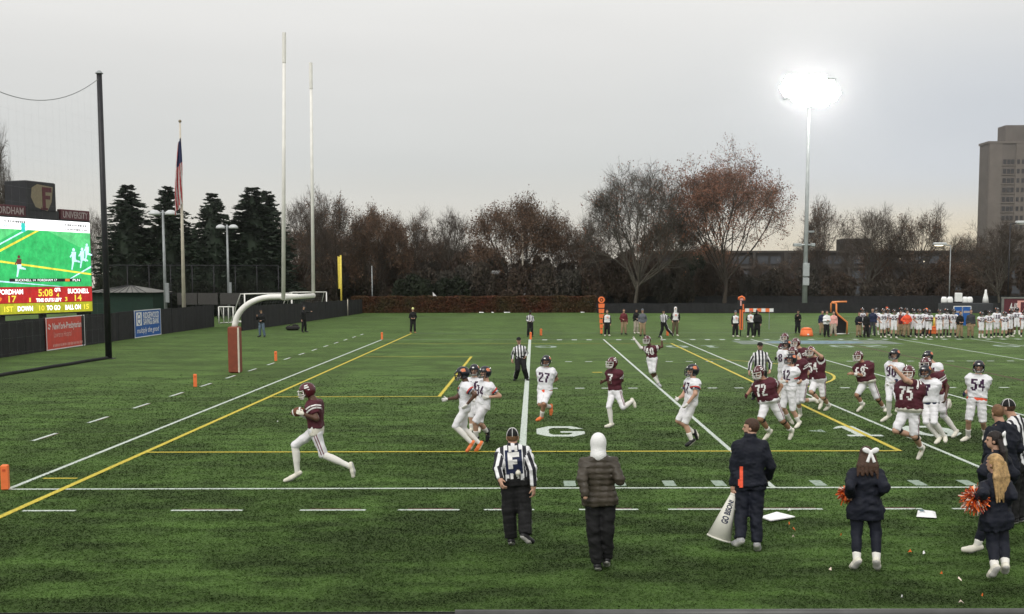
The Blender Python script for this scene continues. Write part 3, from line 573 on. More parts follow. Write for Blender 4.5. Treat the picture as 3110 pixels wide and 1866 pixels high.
# ------------------------------------------------------------------ small white goal, soccer goals, foul pole
def frame_goal(name, label, A, B, h, depth, r, group=None, sides=True, mids=0):
    A = np.array(A, float); B = np.array(B, float); t = thing(name, label, 'goal', (A[0], A[1], 0), 0, group); d = B-A; L = np.hypot(*d); ux = d/L; nx = np.array([-ux[1], ux[0]])*depth
    P = lambda s_, dd, z: (ux[0]*L*s_+nx[0]*dd, ux[1]*L*s_+nx[1]*dd, z)
    for s_ in (0, 1): MB().tube([P(s_, 0, 0), P(s_, 0, h)], r, 8).build('post', 'white_metal', t, True)
    MB().tube([P(0, 0, h), P(1, 0, h)], r, 8).build('crossbar', 'white_metal', t, True)
    for s_ in (0, 1):
        MB().tube([P(s_, 0.0, h), P(s_, 0.28, h), P(s_, 1, 0.05)], r*0.7, 6).build('back_stay', 'white_metal', t, True); MB().tube([P(s_, 0, 0.04), P(s_, 1, 0.04)], r*0.7, 6).build('ground_bar', 'white_metal', t, True)
    MB().tube([P(0, 1, 0.05), P(1, 1, 0.05)], r*0.7, 6).build('ground_bar', 'white_metal', t, True)
    for k in range(mids): s_ = (k+1)/(mids+1); MB().tube([P(s_, 0.0, 0), P(s_, 0.0, h)], r*0.7, 6).build('divider', 'white_metal', t, True)
    nb = MB(); n = 16
    for k in range(n+1): s_ = k/n; nb.tube([P(s_, 0.02, h-0.02), P(s_, 0.28, h-0.02), P(s_, 1, 0.06)], 0.008, 3, cap=False)
    for k in range(1, 12): q = k/12; nb.tube([P(0, 0.28+0.72*q, h*(1-q)+0.05*q), P(1, 0.28+0.72*q, h*(1-q)+0.05*q)], 0.008, 3, cap=False)
    nb.build('net', 'net', t)['kind'] = 'stuff'; return t
frame_goal('small_goal', 'small white training goal standing in the gap between fences', (-26.6, 74.5), (-25.3, 74.2), 1.42, 0.9, 0.05, mids=2)
frame_goal('soccer_goal', 'white soccer goal behind the fence nearest to the gooseneck post', (-24.9, 76.5), (-21.7, 80.5), 2.48, 2.0, 0.06, 'white soccer goals')
frame_goal('soccer_goal', 'white soccer goal behind the fence next to the yellow pole', (-24.4, 93.0), (-21.3, 95.2), 2.42, 1.9, 0.06, 'white soccer goals')
yp = da(823, 720, 96); yt = da(823, 617, 96)[2]; t = thing('foul_pole', 'yellow foul pole behind the black fence end', 'pole', (yp[0], 96, 0))
MB().tube([(0.06, 0, 0), (0.06, 0, yt)], 0.09, 10).build('shaft', 'yellow_metal', t, True); MB().box((-0.12, 0, yt*0.5+1.3), (0.2, 0.03, yt-2.9)).build('wing', 'yellow_metal', t); MB().tube([(-0.23, 0, 2.75), (-0.23, 0, yt-0.1)], 0.04, 6).build('wing_rail', 'yellow_metal', t, True)

# ------------------------------------------------------------------ pylons
def pylon(x, y, label, rz=0.1):
    t = thing('pylon', label, 'pylon', (x, y, 0), rz, 'orange field pylons'); MB().box((0, 0, 0.235), (0.12, 0.12, 0.45), bev=0.018).build('post', 'orange', t); MB().box((0, -0.063, 0.37), (0.05, 0.006, 0.04)).build('tag', 'orange_dark', t)
pylon(-9.20, -0.12, 'orange pylon on the near corner of the end line', 0.2); pylon(-11.58, 18.75, 'orange pylon behind the end line between near corner and goal post', 0.3); pylon(-11.6, 30.9, 'orange pylon behind the end line just past the goal post', 0.2)
pylon(-9.2, 48.9, 'orange pylon on the far corner of the end line', 0.1); pylon(0.05, 48.75, 'orange pylon at the far end of the goal line', 0.1); pylon(0.72, 53.4, 'orange pylon standing behind the far referee on the goal line', 0.3); pylon(9.05, 52.9, 'orange pylon behind the running official on the far sideline', 0.3)
# ------------------------------------------------------------------ trees
def grow_tree(seed, height, rad, fork, limbs=8, lean_up=0.55, leaf=0.0, leafsize=0.2, twigw=0.0145, dens=1.0, shape='round', leaf_top=False):
    rg_ = random.Random(seed); segs = []; rib = []; leaves = []
    cz = (fork*0.55+height)/2; hz = (height-fork*0.55)/2
    def inside(p): 
        q = (p.x/rad)**2+(p.y/rad)**2+((p.z-cz)/hz)**2
        return q < 1.0
    def rv(): return Vector((rg_.gauss(0, 1), rg_.gauss(0, 1), rg_.gauss(0, 1)))
    def branch(p, d, L, r, lev):
        n = 4 if lev < 2 else 3 if lev < 4 else 2
        pts = [p.copy()]; rr = [r]; d = d.copy()
        for k in range(n):
            d = (d + rv()*(0.13 if lev < 3 else 0.2) + Vector((0, 0, (0.10 if lev < 3 else 0.06)*lean_up))).normalized()
            p = p + d*(L/n); pts.append(p.copy()); rr.append(max(0.012, r*(1-0.55*(k+1)/n)))
            if lev > 0 and not inside(p): break
        segs.append((lev, pts, rr))
        if lev >= 4:
            for q in pts[1:]:
                if leaf > 0 and rg_.random() < leaf: leaves.append((q, rg_.random()))
            return
        nch = {0: limbs, 1: 6, 2: 5, 3: int(5*dens)}[lev]
        for c in range(nch):
            f = (0.35+0.65*(c+rg_.random())/nch) if lev > 0 else (0.55+0.45*(c+rg_.random())/nch)
            i = min(len(pts)-2, int(f*(len(pts)-1))); q = pts[i].lerp(pts[i+1], f*(len(pts)-1)-i) if i+1 < len(pts) else pts[-1]
            dd = (pts[min(i+1, len(pts)-1)]-pts[i]); 
            if dd.length < 1e-4: continue
            dd.normalize(); side = rv(); side = (side-dd*side.dot(dd)).normalized()
            ang = (0.45+0.55*rg_.random()) if lev == 0 else (0.5+0.5*rg_.random())
            nd = (dd*math.cos(ang)+side*math.sin(ang)+Vector((0, 0, 0.18*lean_up))).normalized()
            branch(q, nd, L*(0.50+0.25*rg_.random()) if lev > 0 else (height-fork)*(0.62+0.38*rg_.random()), rr[i]*(0.62 if lev else 0.5), lev+1)
    branch(Vector((0, 0, -0.1)), Vector((rg_.gauss(0, .03), rg_.gauss(0, .03), 1)), fork*1.7, height*0.022, 0)
    wood = MB(); cv = []; cf = []
    tv = []
    for lev, pts, rr in segs:
        if lev <= 2: wood.tube(pts, rr, 7 if lev == 0 else 5 if lev == 1 else 4, cap=False)
        else:
            w = twigw*(1.7 if lev == 3 else 1.0)
            for a, b in zip(pts, pts[1:]):
                d = b-a; s_ = d.cross(rv()); 
                if s_.length < 1e-6: continue
                s_ = s_.normalized()*w; tv.append((a-s_, a+s_, b+s_*0.75, b-s_*0.75))
                if lev >= 4:                               # twig tips branching off
                    for q in range(int(2*dens)+1):
                        c = a.lerp(b, rg_.random()); e = c+(d.normalized()+rv()*0.55).normalized()*(0.35+0.5*rg_.random()); s2 = (e-c).cross(rv()).normalized()*w*0.7
                        tv.append((c-s2, c+s2, e+s2*0.5, e-s2*0.5))
    TV = np.array([[tuple(v) for v in q] for q in tv], np.float32).reshape(-1, 3); nt0 = len(tv); mi = [0]*nt0
    if leaves:
        P = np.array([tuple(q) for q, _ in leaves]); k = 14; P = np.repeat(P, k, 0)+np.random.default_rng(seed).normal(0, 0.33, (len(P)*k, 3)); n = len(P)
        g = np.random.default_rng(seed+1); a = g.normal(size=(n, 3)); a /= np.linalg.norm(a, axis=1, keepdims=True); b = np.cross(a, g.normal(size=(n, 3))); b /= np.linalg.norm(b, axis=1, keepdims=True)
        sz = (leafsize*(0.5+0.8*g.random(n)))[:, None]
        LV = np.stack([P-a*sz, P+b*sz*0.6, P+a*sz, P-b*sz*0.6], 1).reshape(-1, 3); TV = np.concatenate([TV, LV.astype(np.float32)]); mi += [1]*n
    return wood, TV, np.arange(len(TV)).reshape(-1, 4), mi
PROTO = {}
def proto(key, bark, twig, leafm, **kw):
    wood, TV, Q, mi = grow_tree(**kw); PROTO[key] = (wood.mesh('trunk', bark, True), npmesh('crown', TV, Q, [twig, leafm], mi, False), float(np.percentile(TV[:, 2], 99.6)), float(np.percentile(np.hypot(TV[:, 0], TV[:, 1]), 98)))
proto('grey', 'bark_grey', 'twig_grey', 'leaf_brown', seed=29, height=17, rad=7.8, fork=3.0, limbs=18, dens=1.9, twigw=0.015, leaf=0.03, leafsize=0.12)
proto('oak', 'bark', 'twig', 'leaf_brown', seed=23, height=17, rad=8.0, fork=3.2, limbs=14, dens=1.3, leaf=0.75, leafsize=0.115)
proto('bare1', 'bark', 'twig', 'leaf_rust', seed=5, height=12, rad=5.6, fork=2.2, limbs=12, dens=1.5, leaf=0.06, leafsize=0.12)
proto('bare2', 'bark', 'twig_red', 'leaf_rust', seed=8, height=12, rad=6.0, fork=1.9, limbs=13, dens=1.4, leaf=0.35, leafsize=0.12)
proto('bare3', 'bark_grey', 'twig', 'leaf_rust', seed=31, height=12, rad=5.2, fork=2.2, limbs=12, dens=1.4, leaf=0.0)
proto('rust', 'bark', 'twig_red', 'leaf_rust', seed=44, height=10, rad=5.0, fork=1.6, limbs=10, dens=1.25, leaf=0.22, leafsize=0.12)

def conifer(seed, height, rad):
    g = np.random.default_rng(seed); w = MB().tube([(0, 0, 0), (0, 0, height*0.97)], [0.22, 0.03], 7)
    V = []; Q = 0; n = 0
    zs = np.linspace(0.04, 0.99, 46)
    quads = []
    for z in zs:
        rr = rad*(1-z)**0.72*(0.75+0.45*g.random())+0.12; nb_ = int(9+20*(1-z))
        for k in range(nb_):
            a = g.random()*6.283; L = rr*(0.7+0.5*g.random()); d = np.array([math.cos(a), math.sin(a), 0.10-0.25*(1-z)]); s_ = np.array([-math.sin(a), math.cos(a), 0])
            p0 = np.array([0, 0, min(0.985, max(0.02, z+g.normal(0, 0.012)))*height])
            for q in range(15):
                f0 = 0.2+0.8*g.random(); p = p0+d*L*f0+np.array([0, 0, -0.15*L*f0*f0]); ln = (0.34+0.3*g.random())*(0.6+0.5*(1-z)); dd = d+s_*g.normal(0, 0.6)+np.array([0, 0, g.normal(0.05, 0.28)]); dd /= np.linalg.norm(dd)
                sp = np.cross(dd, g.normal(size=3)); sp = sp/np.linalg.norm(sp)*(0.06+0.06*g.random()); quads.append((p-sp, p+sp, p+dd*ln+sp*0.25, p+dd*ln-sp*0.25))
    cn = []
    for q in range(14):
        a0, a1 = 6.283*q/14, 6.283*(q+1)/14; r0 = rad*0.60; zz = [(0.02, 1.0), (0.35, 0.72), (0.65, 0.42), (0.93, 0.05)]
        for (za, ra), (zb_, rb_) in zip(zz, zz[1:]): cn.append([(r0*ra*math.cos(a0), r0*ra*math.sin(a0), za*height), (r0*ra*math.cos(a1), r0*ra*math.sin(a1), za*height), (r0*rb_*math.cos(a1), r0*rb_*math.sin(a1), zb_*height), (r0*rb_*math.cos(a0), r0*rb_*math.sin(a0), zb_*height)])
    quads += [tuple(np.array(v) for v in q) for q in cn]
    V = np.array(quads, np.float32).reshape(-1, 3)
    return w.mesh('trunk', 'bark', True), npmesh('crown', V, np.arange(len(V)).reshape(-1, 4), ['needle'], None, False), height, rad
for k in range(3): PROTO['con%d' % k] = conifer(60+k, 13, 3.3+0.3*k)

def bush(seed, m, n=5200, w=2.6, h=3.6, sz=0.16, core=True):
    g = np.random.default_rng(seed); lob = [(g.normal(0, 0.33*w), g.normal(0, 0.33*w), h*(0.3+0.42*g.random()), 0.45+0.3*g.random()) for _ in range(9)]
    P = []
    for k in range(n):
        cx_, cy_, cz_, r_ = lob[k % 9]; v = g.normal(size=3); v /= np.linalg.norm(v); rad_ = r_*w*0.62*(0.55+0.45*g.random()**0.5); P.append((cx_+v[0]*rad_, cy_+v[1]*rad_, max(0.05, cz_+v[2]*rad_*0.85)))
    P = np.array(P); a = g.normal(size=(n, 3)); a /= np.linalg.norm(a, axis=1, keepdims=True); b = np.cross(a, g.normal(size=(n, 3))); b /= np.linalg.norm(b, axis=1, keepdims=True); s_ = (sz*(0.5+0.9*g.random(n)))[:, None]
    V = np.stack([P-a*s_*1.4, P+b*s_*0.5, P+a*s_*1.4, P-b*s_*0.5], 1).reshape(-1, 3); wd_ = MB()
    for k in range(7): q = lob[k]; wd_.tube([(q[0]*0.15, q[1]*0.15, 0), (q[0]*0.6, q[1]*0.6, q[2]*0.5), (q[0], q[1], q[2])], [0.06, 0.04, 0.015], 5, cap=False)
    return wd_.mesh('stem', 'bark', True), npmesh('foliage', V, np.arange(len(V)).reshape(-1, 4), [m], None, False), h, w
PROTO['shrub'] = bush(70, 'shrub_leaf', 7000, 2.8, 3.8, 0.17); PROTO['scrub1'] = bush(71, 'scrub_brown', 4200, 3.0, 4.2, 0.17); PROTO['scrub2'] = bush(72, 'scrub_red', 4200, 3.2, 4.4, 0.17); PROTO['scrub3'] = bush(73, 'scrub_red', 4000, 3.0, 4.0, 0.15); PROTO['scrub4'] = bush(74, 'scrub_grey', 4200, 3.0, 4.4, 0.17)

def plant(key, name, label, cat, X, Y, height, width=None, rz=0.0, group=None, parts=('trunk', 'crown')):
    a, b, h, r_ = PROTO[key]; t = thing(name, label, cat, (X, Y, 0), rz, group); s = height/h; sw = (width/2/r_) if width else s
    for nm, me in zip(parts, (a, b)):
        o = obj(nm, me, t); o.scale = (sw, sw, s)
    return t
def tree_px(key, name, label, x, ytop, Y, wpx, rz=0.0, group=None, cat='tree', parts=('trunk', 'crown')):
    p = da(x, ytop, Y); w = wpx*KD*(Y-CAM[1])/FPX
    return plant(key, name, label, cat, p[0], Y, p[2]*1.04, w*1.05, rz, group, parts)
G1 = 'tree line behind the field'
tree_px('grey', 'bare_tree', 'big round bare grey tree rising behind the black fence', 1535, 416, 108, 280, 0.3, G1)
tree_px('oak', 'oak_tree', 'tall oak with rusty brown leaves left of the floodlight mast', 1752, 376, 109, 300, 1.2, G1)
tree_px('bare2', 'bare_tree', 'wide reddish bare tree with low forked trunk behind the hedge', 1245, 488, 118, 240, 0.5, G1)
tree_px('rust', 'bare_tree', 'lower russet tree filling the gap left of the big grey tree', 1345, 520, 122, 150, 2.0, G1)
tree_px('bare1', 'bare_tree', 'tallest bare tree right beside the goal post uprights', 812, 474, 112, 200, 0.0, G1)
tree_px('bare3', 'bare_tree', 'bare tree directly behind the two goal uprights', 728, 486, 118, 150, 1.0, G1)
tree_px('bare2', 'bare_tree', 'reddish bare tree behind the yellow foul pole', 912, 512, 115, 180, 3.0, G1)
tree_px('bare1', 'bare_tree', 'bare tree above the left dark green shrub', 985, 518, 120, 170, 4.1, G1)
tree_px('bare3', 'bare_tree', 'thin pale bare tree above the right dark green shrub', 1085, 516, 126, 140, 2.2, G1)
tree_px('bare1', 'bare_tree', 'forked bare tree just right of the floodlight mast', 1998, 492, 128, 150, 5.0, G1)
tree_px('bare3', 'bare_tree', 'dense bare tree in front of the rooftop block', 2105, 508, 124, 170, 0.9, G1)
tree_px('bare1', 'bare_tree', 'fan-shaped bare tree beside the small street lamp', 2215, 512, 122, 190, 3.3, G1)
tree_px('bare3', 'bare_tree', 'bare tree at the right edge below the high-rise tower', 2420, 540, 112, 190, 1.6, G1)
tree_px('grey', 'bare_tree', 'low bare tree between street lamp and tower', 2335, 572, 140, 110, 2.6, G1)
tree_px('bare3', 'bare_tree', 'bare branches at the left edge beside the crest box', -34, 318, 68, 120, 0.2, G1)
tree_px('bare1', 'bare_tree', 'pale bare tree behind the scoreboard crest box', 20, 452, 100, 130, 1.2, G1)
tree_px('bare3', 'bare_tree', 'pale bare tree between scoreboard and first conifer', 228, 520, 118, 90, 2.8, G1)
for k, (x, yt_, Y, w) in enumerate(((665, 520, 132, 110), (770, 520, 134, 160), (860, 530, 136, 150), (950, 540, 134, 160), (1035, 548, 136, 150), (1150, 560, 134, 140), (1400, 540, 130, 150), (1455, 500, 132, 130), (1620, 500, 128, 150), (1700, 560, 132, 150), (1860, 600, 126, 130), (1945, 560, 134, 110), (2160, 560, 132, 150), (2290, 600, 128, 140))):
    tree_px(('rust', 'bare2', 'bare1', 'bare3')[k % 4], 'bare_tree', 'bare brown tree in the second row of the far tree line', x, yt_+32, Y, w*1.2, k*1.3, 'second row of the far tree line')
for k, (x, yt_, Y, w, lb) in enumerate(((308, 458, 97, 150, 'dark conifer nearest to the scoreboard'), (405, 461, 98, 150, 'dark conifer behind the striped flag'), (512, 477, 97, 140, 'dark conifer between flag and goal post, shorter than its neighbours'), (608, 463, 99, 165, 'dark broad conifer left of the goal uprights'), (645, 472, 101, 120, 'narrow dark conifer tip touching the left goal upright'), (355, 560, 103, 130, 'low dark conifer filling the gap left of the flagpole'), (560, 570, 103, 130, 'low dark conifer behind the right light post'), (460, 560, 104, 130, 'low dark conifer filling the gap right of the flagpole'))):
    tree_px('con%d' % (k % 3), 'conifer_tree', lb, x, yt_, Y, w*1.32, k*0.8, 'dark conifers behind the left fence')
tree_px('shrub', 'evergreen_shrub', 'dark green rounded shrub behind hedge, left of the pair', 1000, 632, 107, 105, 0, 'dark green shrubs', 'shrub', ('stem', 'foliage')); tree_px('shrub', 'evergreen_shrub', 'dark green rounded shrub behind hedge, right of the pair', 1090, 640, 108, 100, 2.4, 'dark green shrubs', 'shrub', ('stem', 'foliage'))
tree_px('shrub', 'evergreen_shrub', 'dark green bushy evergreen under the oak branches', 1668, 575, 124, 110, 1.0, 'dark green shrubs', 'shrub', ('stem', 'foliage')); tree_px('shrub', 'evergreen_shrub', 'small dark evergreen between oak and floodlight mast', 1860, 640, 124, 90, 4.0, 'dark green shrubs', 'shrub', ('stem', 'foliage'))
k = 0
for Y, y0 in ((113, 640), (121, 622), (129, 612)):
    for x in np.arange(655, 1660, 42):
        key = ('scrub1', 'scrub2', 'scrub3', 'scrub4')[int(rng.integers(4))]; k += 1
        tree_px(key, 'scrub_bush', 'leafless brown bush in the thicket behind the hedge', float(x+rng.normal(0, 12)), float(y0+rng.normal(0, 16)), Y+float(rng.random()*4), 85, k, 'thicket of brown bushes', 'bush', ('stem', 'foliage'))
for Y, y0 in ((118, 662), (123, 650)):
    for x in np.arange(1660, 2490, 48):
        key = ('scrub1', 'scrub4', 'scrub3', 'scrub2')[int(rng.integers(4))]; k += 1
        tree_px(key, 'scrub_bush', 'leafless brown bush between black fence and low building', float(x+rng.normal(0, 14)), float(y0+rng.normal(0, 18)), Y+float(rng.random()*4), 80, k, 'brown bushes by the low building', 'bush', ('stem', 'foliage'))
for x in np.arange(265, 660, 44):
    k += 1; tree_px('shrub', 'evergreen_shrub', 'dark shrub in the gloom below the conifers', float(x), float(648+rng.normal(0, 10)), 93.5, 84, k, 'dark shrubs below the conifers', 'shrub', ('stem', 'foliage'))

# hedge
hA, hB = dg(862, 754)[:2], dg(1442, 757)[:2]; hA[1] = 103.5; hB[1] = 102.6
hg = thing('hedge', 'long clipped red-brown hedge along the far end of the field', 'hedge', (hA[0], 103, 0)); HL = float(hB[0]-hA[0])
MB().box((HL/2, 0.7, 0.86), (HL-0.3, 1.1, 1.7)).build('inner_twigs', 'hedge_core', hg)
n = 26000; g = np.random.default_rng(3); sd_ = g.random(n); P = np.zeros((n, 3)); P[:, 0] = g.random(n)*HL
P[:, 2] = np.where(sd_ < 0.72, g.random(n)*1.78, 1.72+0.10*g.random(n)+0.05*np.sin(P[:, 0]*1.7)); P[:, 1] = np.where(sd_ < 0.72, 0.02+0.14*g.random(n), 0.05+1.25*g.random(n))
a = g.normal(size=(n, 3)); a /= np.linalg.norm(a, axis=1, keepdims=True); b = np.cross(a, g.normal(size=(n, 3))); b /= np.linalg.norm(b, axis=1, keepdims=True); s_ = (0.075*(0.6+0.8*g.random(n)))[:, None]
V = np.stack([P-a*s_*1.3, P+b*s_*0.7, P+a*s_*1.3, P-b*s_*0.7], 1).reshape(-1, 3); obj('foliage', npmesh('foliage', V, np.arange(4*n).reshape(-1, 4), ['hedge_leaf'], None, False), hg)
for k, (x, w) in enumerate(((1470, 0.5), (1503, 0.25), (1545, 0.8), (1764, 0.7))):
    p = gp(x, 946); t = thing('litter_scrap', ['white scrap of paper at the hedge foot, nearest to beanie person', 'small white scrap of paper at the middle of the hedge foot', 'long pale scrap at the hedge foot left of far referee', 'pale scrap at the hedge foot near the round target pole'][k], 'litter', (p[0], 102.4, 0.0), 0.3*k, 'paper scraps along the hedge')
    MB().add([(-w/2, 0, 0.02), (w/2, 0.05, 0.02), (w/2, 0.1, 0.10), (-w/2, 0.12, 0.12), (0, 0.02, 0.06)], [(0, 1, 4), (1, 2, 4), (2, 3, 4), (3, 0, 4)]).build('sheet', 'sign_white', t)
p = da(1050, 708, 104); t = thing('white_tarp', 'white pointed tarp corner sticking up behind the hedge', 'tarp', (p[0], 105.2, 0)); MB().add([(-.35, 0, 2.3), (.3, .1, 1.0), (.05, -.05, 1.9), (-.1, .4, 1.6), (-.3, .1, 1.2), (.25, .5, 0.9)], [(0, 2, 3), (2, 1, 3), (0, 4, 2), (4, 1, 2), (3, 5, 4), (3, 1, 5)]).build('cloth', 'sign_white', t)

# ------------------------------------------------------------------ floodlight mast
my = 104.0; mb = da(1945, 730, my); mtop = da(1962, 243, my); MZ = mtop[2]
ms = thing('floodlight_mast', 'tall grey floodlight mast with brightly lit lamp bank', 'floodlight mast', (mb[0]-0.1, my, 0)); tx = float(mtop[0]-mb[0])*0.35
MB().tube([(0, 0, 0), (tx*0.5, 0, MZ*0.5), (tx, 0, MZ+2.6)], [0.30, 0.21, 0.13], 14).build('shaft', 'galv', ms, True)
for z0, z1 in ((da(1945, 668, my)[2], da(1945, 636, my)[2]), (da(1945, 690, my)[2], da(1945, 671, my)[2])): MB().box((0.02, -0.36, (z0+z1)/2), (0.68, 0.3, abs(z1-z0)), bev=0.03).build('ballast_box', 'galv', ms)
z = da(1945, 592, my)[2]; MB().tube([(-1.3, -0.1, z), (1.0, -0.1, z)], 0.09, 8).build('speaker_arm', 'galv', ms, True)
for x in (-1.2, -0.75, 0.75): MB().box((x, -0.25, z), (0.4, 0.5, 0.34), bev=0.04).build('speaker', 'galv', ms)
z = da(1945, 558, my)[2]; MB().box((0.55, -0.1, z-0.1), (0.7, 0.25, 0.22), bev=0.03).build('camera_housing', 'steel', ms)
heads = [(x_+(0.31 if r_ % 2 else 0), z_) for r_, z_ in enumerate(np.arange(-0.85, 3.2, 0.53)) for x_ in np.arange(-3.6, 3.7, 0.62) if ((x_+(0.31 if r_ % 2 else 0)+0.35*(z_-1.1))/3.05)**2+((z_-1.1)/1.68)**2 < 1]  # lamp heads packed into an oval to imitate the glare of the bank
for z in (0.0, 0.75, 1.5, 2.25): MB().tube([(-2.9+tx, 0.1, MZ+z+0.15), (2.9+tx, 0.1, MZ+z+0.15)], 0.05, 6).build('cross_arm', 'galv', ms, True)
for x, z in heads:
    h_ = MB(); h_.tube([(x+tx, 0.0, MZ+z+0.12), (x+tx-0.01, -0.22, MZ+z+0.06), (x+tx-0.02, -0.45, MZ+z-0.02)], [0.12, 0.30, 0.39], 12); ho = h_.build('lamp_head', 'lamp_housing', ms, True)
    MB().tube([(x+tx-0.02, -0.452, MZ+z-0.0205), (x+tx-0.0202, -0.462, MZ+z-0.0240)], [0.372, 0.366], 12).build('lamp_glass', 'flood', ho)


# ------------------------------------------------------------------ high-rise tower and long low building
TY = 330.0; k_ = lambda x, y: da(x, y, TY)
tl = k_(2388, 350)[0]; tz = k_(2373, 347)[2]; pz = k_(2420, 302)[2]; pl = k_(2419, 320)[0]
tw = thing('tower_block', 'tall brown high-rise apartment tower at the right edge', 'building', (tl, TY, 0)); TW = 34.0
MB().box((TW/2, 3.5, tz/2), (TW, 7, tz)).build('wall', 'brick_tower', tw); MB().box((TW/2+ (pl-tl)/2, 3.6, tz+(pz-tz)/2), (TW-(pl-tl)-3, 6, pz-tz)).build('penthouse', 'brick_tower', tw)
for x0, x1 in ((0.3, 4.2), (8.6, 13.2), (17.6, 22), (26.5, 31)): MB().box(((x0+x1)/2, -0.12, tz/2), (x1-x0, 0.24, tz)).build('pier', 'brick_pale', tw)
MB().box((TW/2, 3.5, tz+0.35), (TW+0.6, 7.6, 0.7)).build('parapet', 'brick_pale', tw)
fl_h = 2.92; nf = int((tz-3)/fl_h)
wm = {}
def winmesh(w, h):
    if (w, h) not in wm:
        b = MB(); b.box((0, 0.03, 0), (w, 0.1, h)); wm[(w, h)] = b.mesh('window', 'glass_tower')
    return wm[(w, h)]
lm_ = MB().box((0, -0.02, 0), (0.10, 0.14, 1.5)).mesh('mullion', 'brick_pale')
for f in range(max(0, nf-17), nf):
    z = 2.2+f*fl_h
    for xw in (5.2, 6.5, 7.7): o = obj('window', winmesh(1.0, 1.45), tw, (xw, -0.06, z))
    for xw in (9.4, 10.9, 12.4): obj('window', winmesh(0.85, 1.4), tw, (xw, -0.27, z))
    for xw in (14.2, 15.5, 16.7): obj('window', winmesh(1.0, 1.45), tw, (xw, -0.06, z))
    MB().box((6.4, -0.1, z-1.05), (4.3, 0.2, 0.32)).build('floor_band', 'brick_pale', tw)
GY = 190.0; g_ = lambda x, y: da(x, y, GY); gx0, gx1 = g_(1590, 610)[0], 120.0; gz = g_(1800, 611)[2]
gb = thing('low_building', 'long dark brown low building behind the bare trees', 'building', (gx0, GY, 0)); GL = gx1-gx0
MB().box((GL/2, 10, gz/2), (GL, 20, gz)).build('wall', 'garage', gb); MB().box((GL/2, 9.9, gz+0.2), (GL+0.6, 20.6, 0.4)).build('parapet', 'garage_trim', gb)
for z in (gz*0.36, gz*0.68): MB().box((GL/2, -0.15, z), (GL, 0.3, 0.45)).build('ledge', 'garage_trim', gb)
rb = g_(2051, 580); rz_ = g_(2116, 580)[0]; MB().box(((rb[0]+rz_)/2-gx0, 6, gz+0.4+(rb[2]-gz)/2), (rz_-rb[0], 6, rb[2]-gz)).build('rooftop_block', 'garage', gb)
wmm = MB().box((0, 0, 0), (2.0, 0.12, 1.4)).mesh('window', 'glass_dark'); cmm = MB().box((0, 0, gz/2), (0.5, 0.24, gz)).mesh('column', 'garage_trim')
for k in range(int(GL/6)):
    for z in (gz*0.18, gz*0.52, gz*0.84):
        for dx in (1.5, 3.9): obj('window', wmm, gb, (k*6+0.3+dx, -0.03, z))
    obj('column', cmm, gb, (k*6+0.1, -0.25, 0))
lmm = MB().lathe([(0.0, -0.12), (0.10, -0.08), (0.13, 0), (0.10, 0.08), (0, 0.12)], (0, 0, 0), 8).mesh('wall_lamp', 'small_lamp')
for x, y in ((1857, 664), (1871, 650), (1950, 682), (1935, 727), (2168, 718), (2174, 625), (2232, 632), (2244, 662), (2335, 630), (2335, 664), (2152, 642), (1832, 722), (1690, 640), (1662, 668)):
    q = at(x*KD, y*KD, GY-0.6) if False else da(x, y, GY-0.6)
    if q[2] < gz-0.3 and q[0] > gx0: obj('wall_lamp', lmm, gb, (q[0]-gx0, -0.5, q[2]))

# street lamps and bare poles beyond the hedge
def slim_pole(x, yt_, yb, Y, label, m='galv', r=0.08, lamp=None):
    tp_ = da(x, yt_, Y); t = thing('lamp_post', label, 'lamp post', (tp_[0], Y, 0), 0, 'slim posts beyond the hedge'); MB().tube([(0, 0, 0), (0, 0, tp_[2])], [r*1.2, r*0.8], 8).build('shaft', m, t, True)
    if lamp: 
        MB().tube([(0, 0, tp_[2]-0.1), (lamp*1.1, -0.1, tp_[2]+0.1)], 0.06, 6).build('arm', m, t, True); h_ = MB().box((lamp*1.5, -0.1, tp_[2]+0.12), (1.5, 0.5, 0.34), bev=0.08).build('lamp_head', 'lamp_housing', t); MB().box((lamp*1.6, -0.1, tp_[2]-0.09), (0.9, 0.36, 0.05)).build('lens', 'small_lamp' if lamp < 0 else 'sign_white', h_)
    else: MB().lathe([(r, 0), (r*1.4, 0.05), (0, 0.15)], (0, 0, tp_[2]), 8).build('cap', m, t)
slim_pole(1182, 660, 713, 118, 'short thin grey pole behind the hedge', r=0.05, lamp=0.4); slim_pole(1262, 562, 700, 116, 'pale thick pole in front of the wide reddish tree', 'cream_metal', 0.11); slim_pole(1283, 615, 713, 122, 'thin pale pole right of the parked blue vehicles', r=0.06)
slim_pole(2296, 592, 735, 112, 'grey street lamp with lit head behind the team', 'steel', 0.07, lamp=-0.9); slim_pole(2440, 540, 735, 107, 'dark curved lamp post at right below the tower', 'black_metal', 0.08, lamp=0.9); slim_pole(1715, 680, 735, 140, 'pale thin pole behind the oak trunk', 'galv', 0.06); slim_pole(898, 645, 715, 106, 'thin grey pole between foul pole and shrubs', 'galv', 0.05)

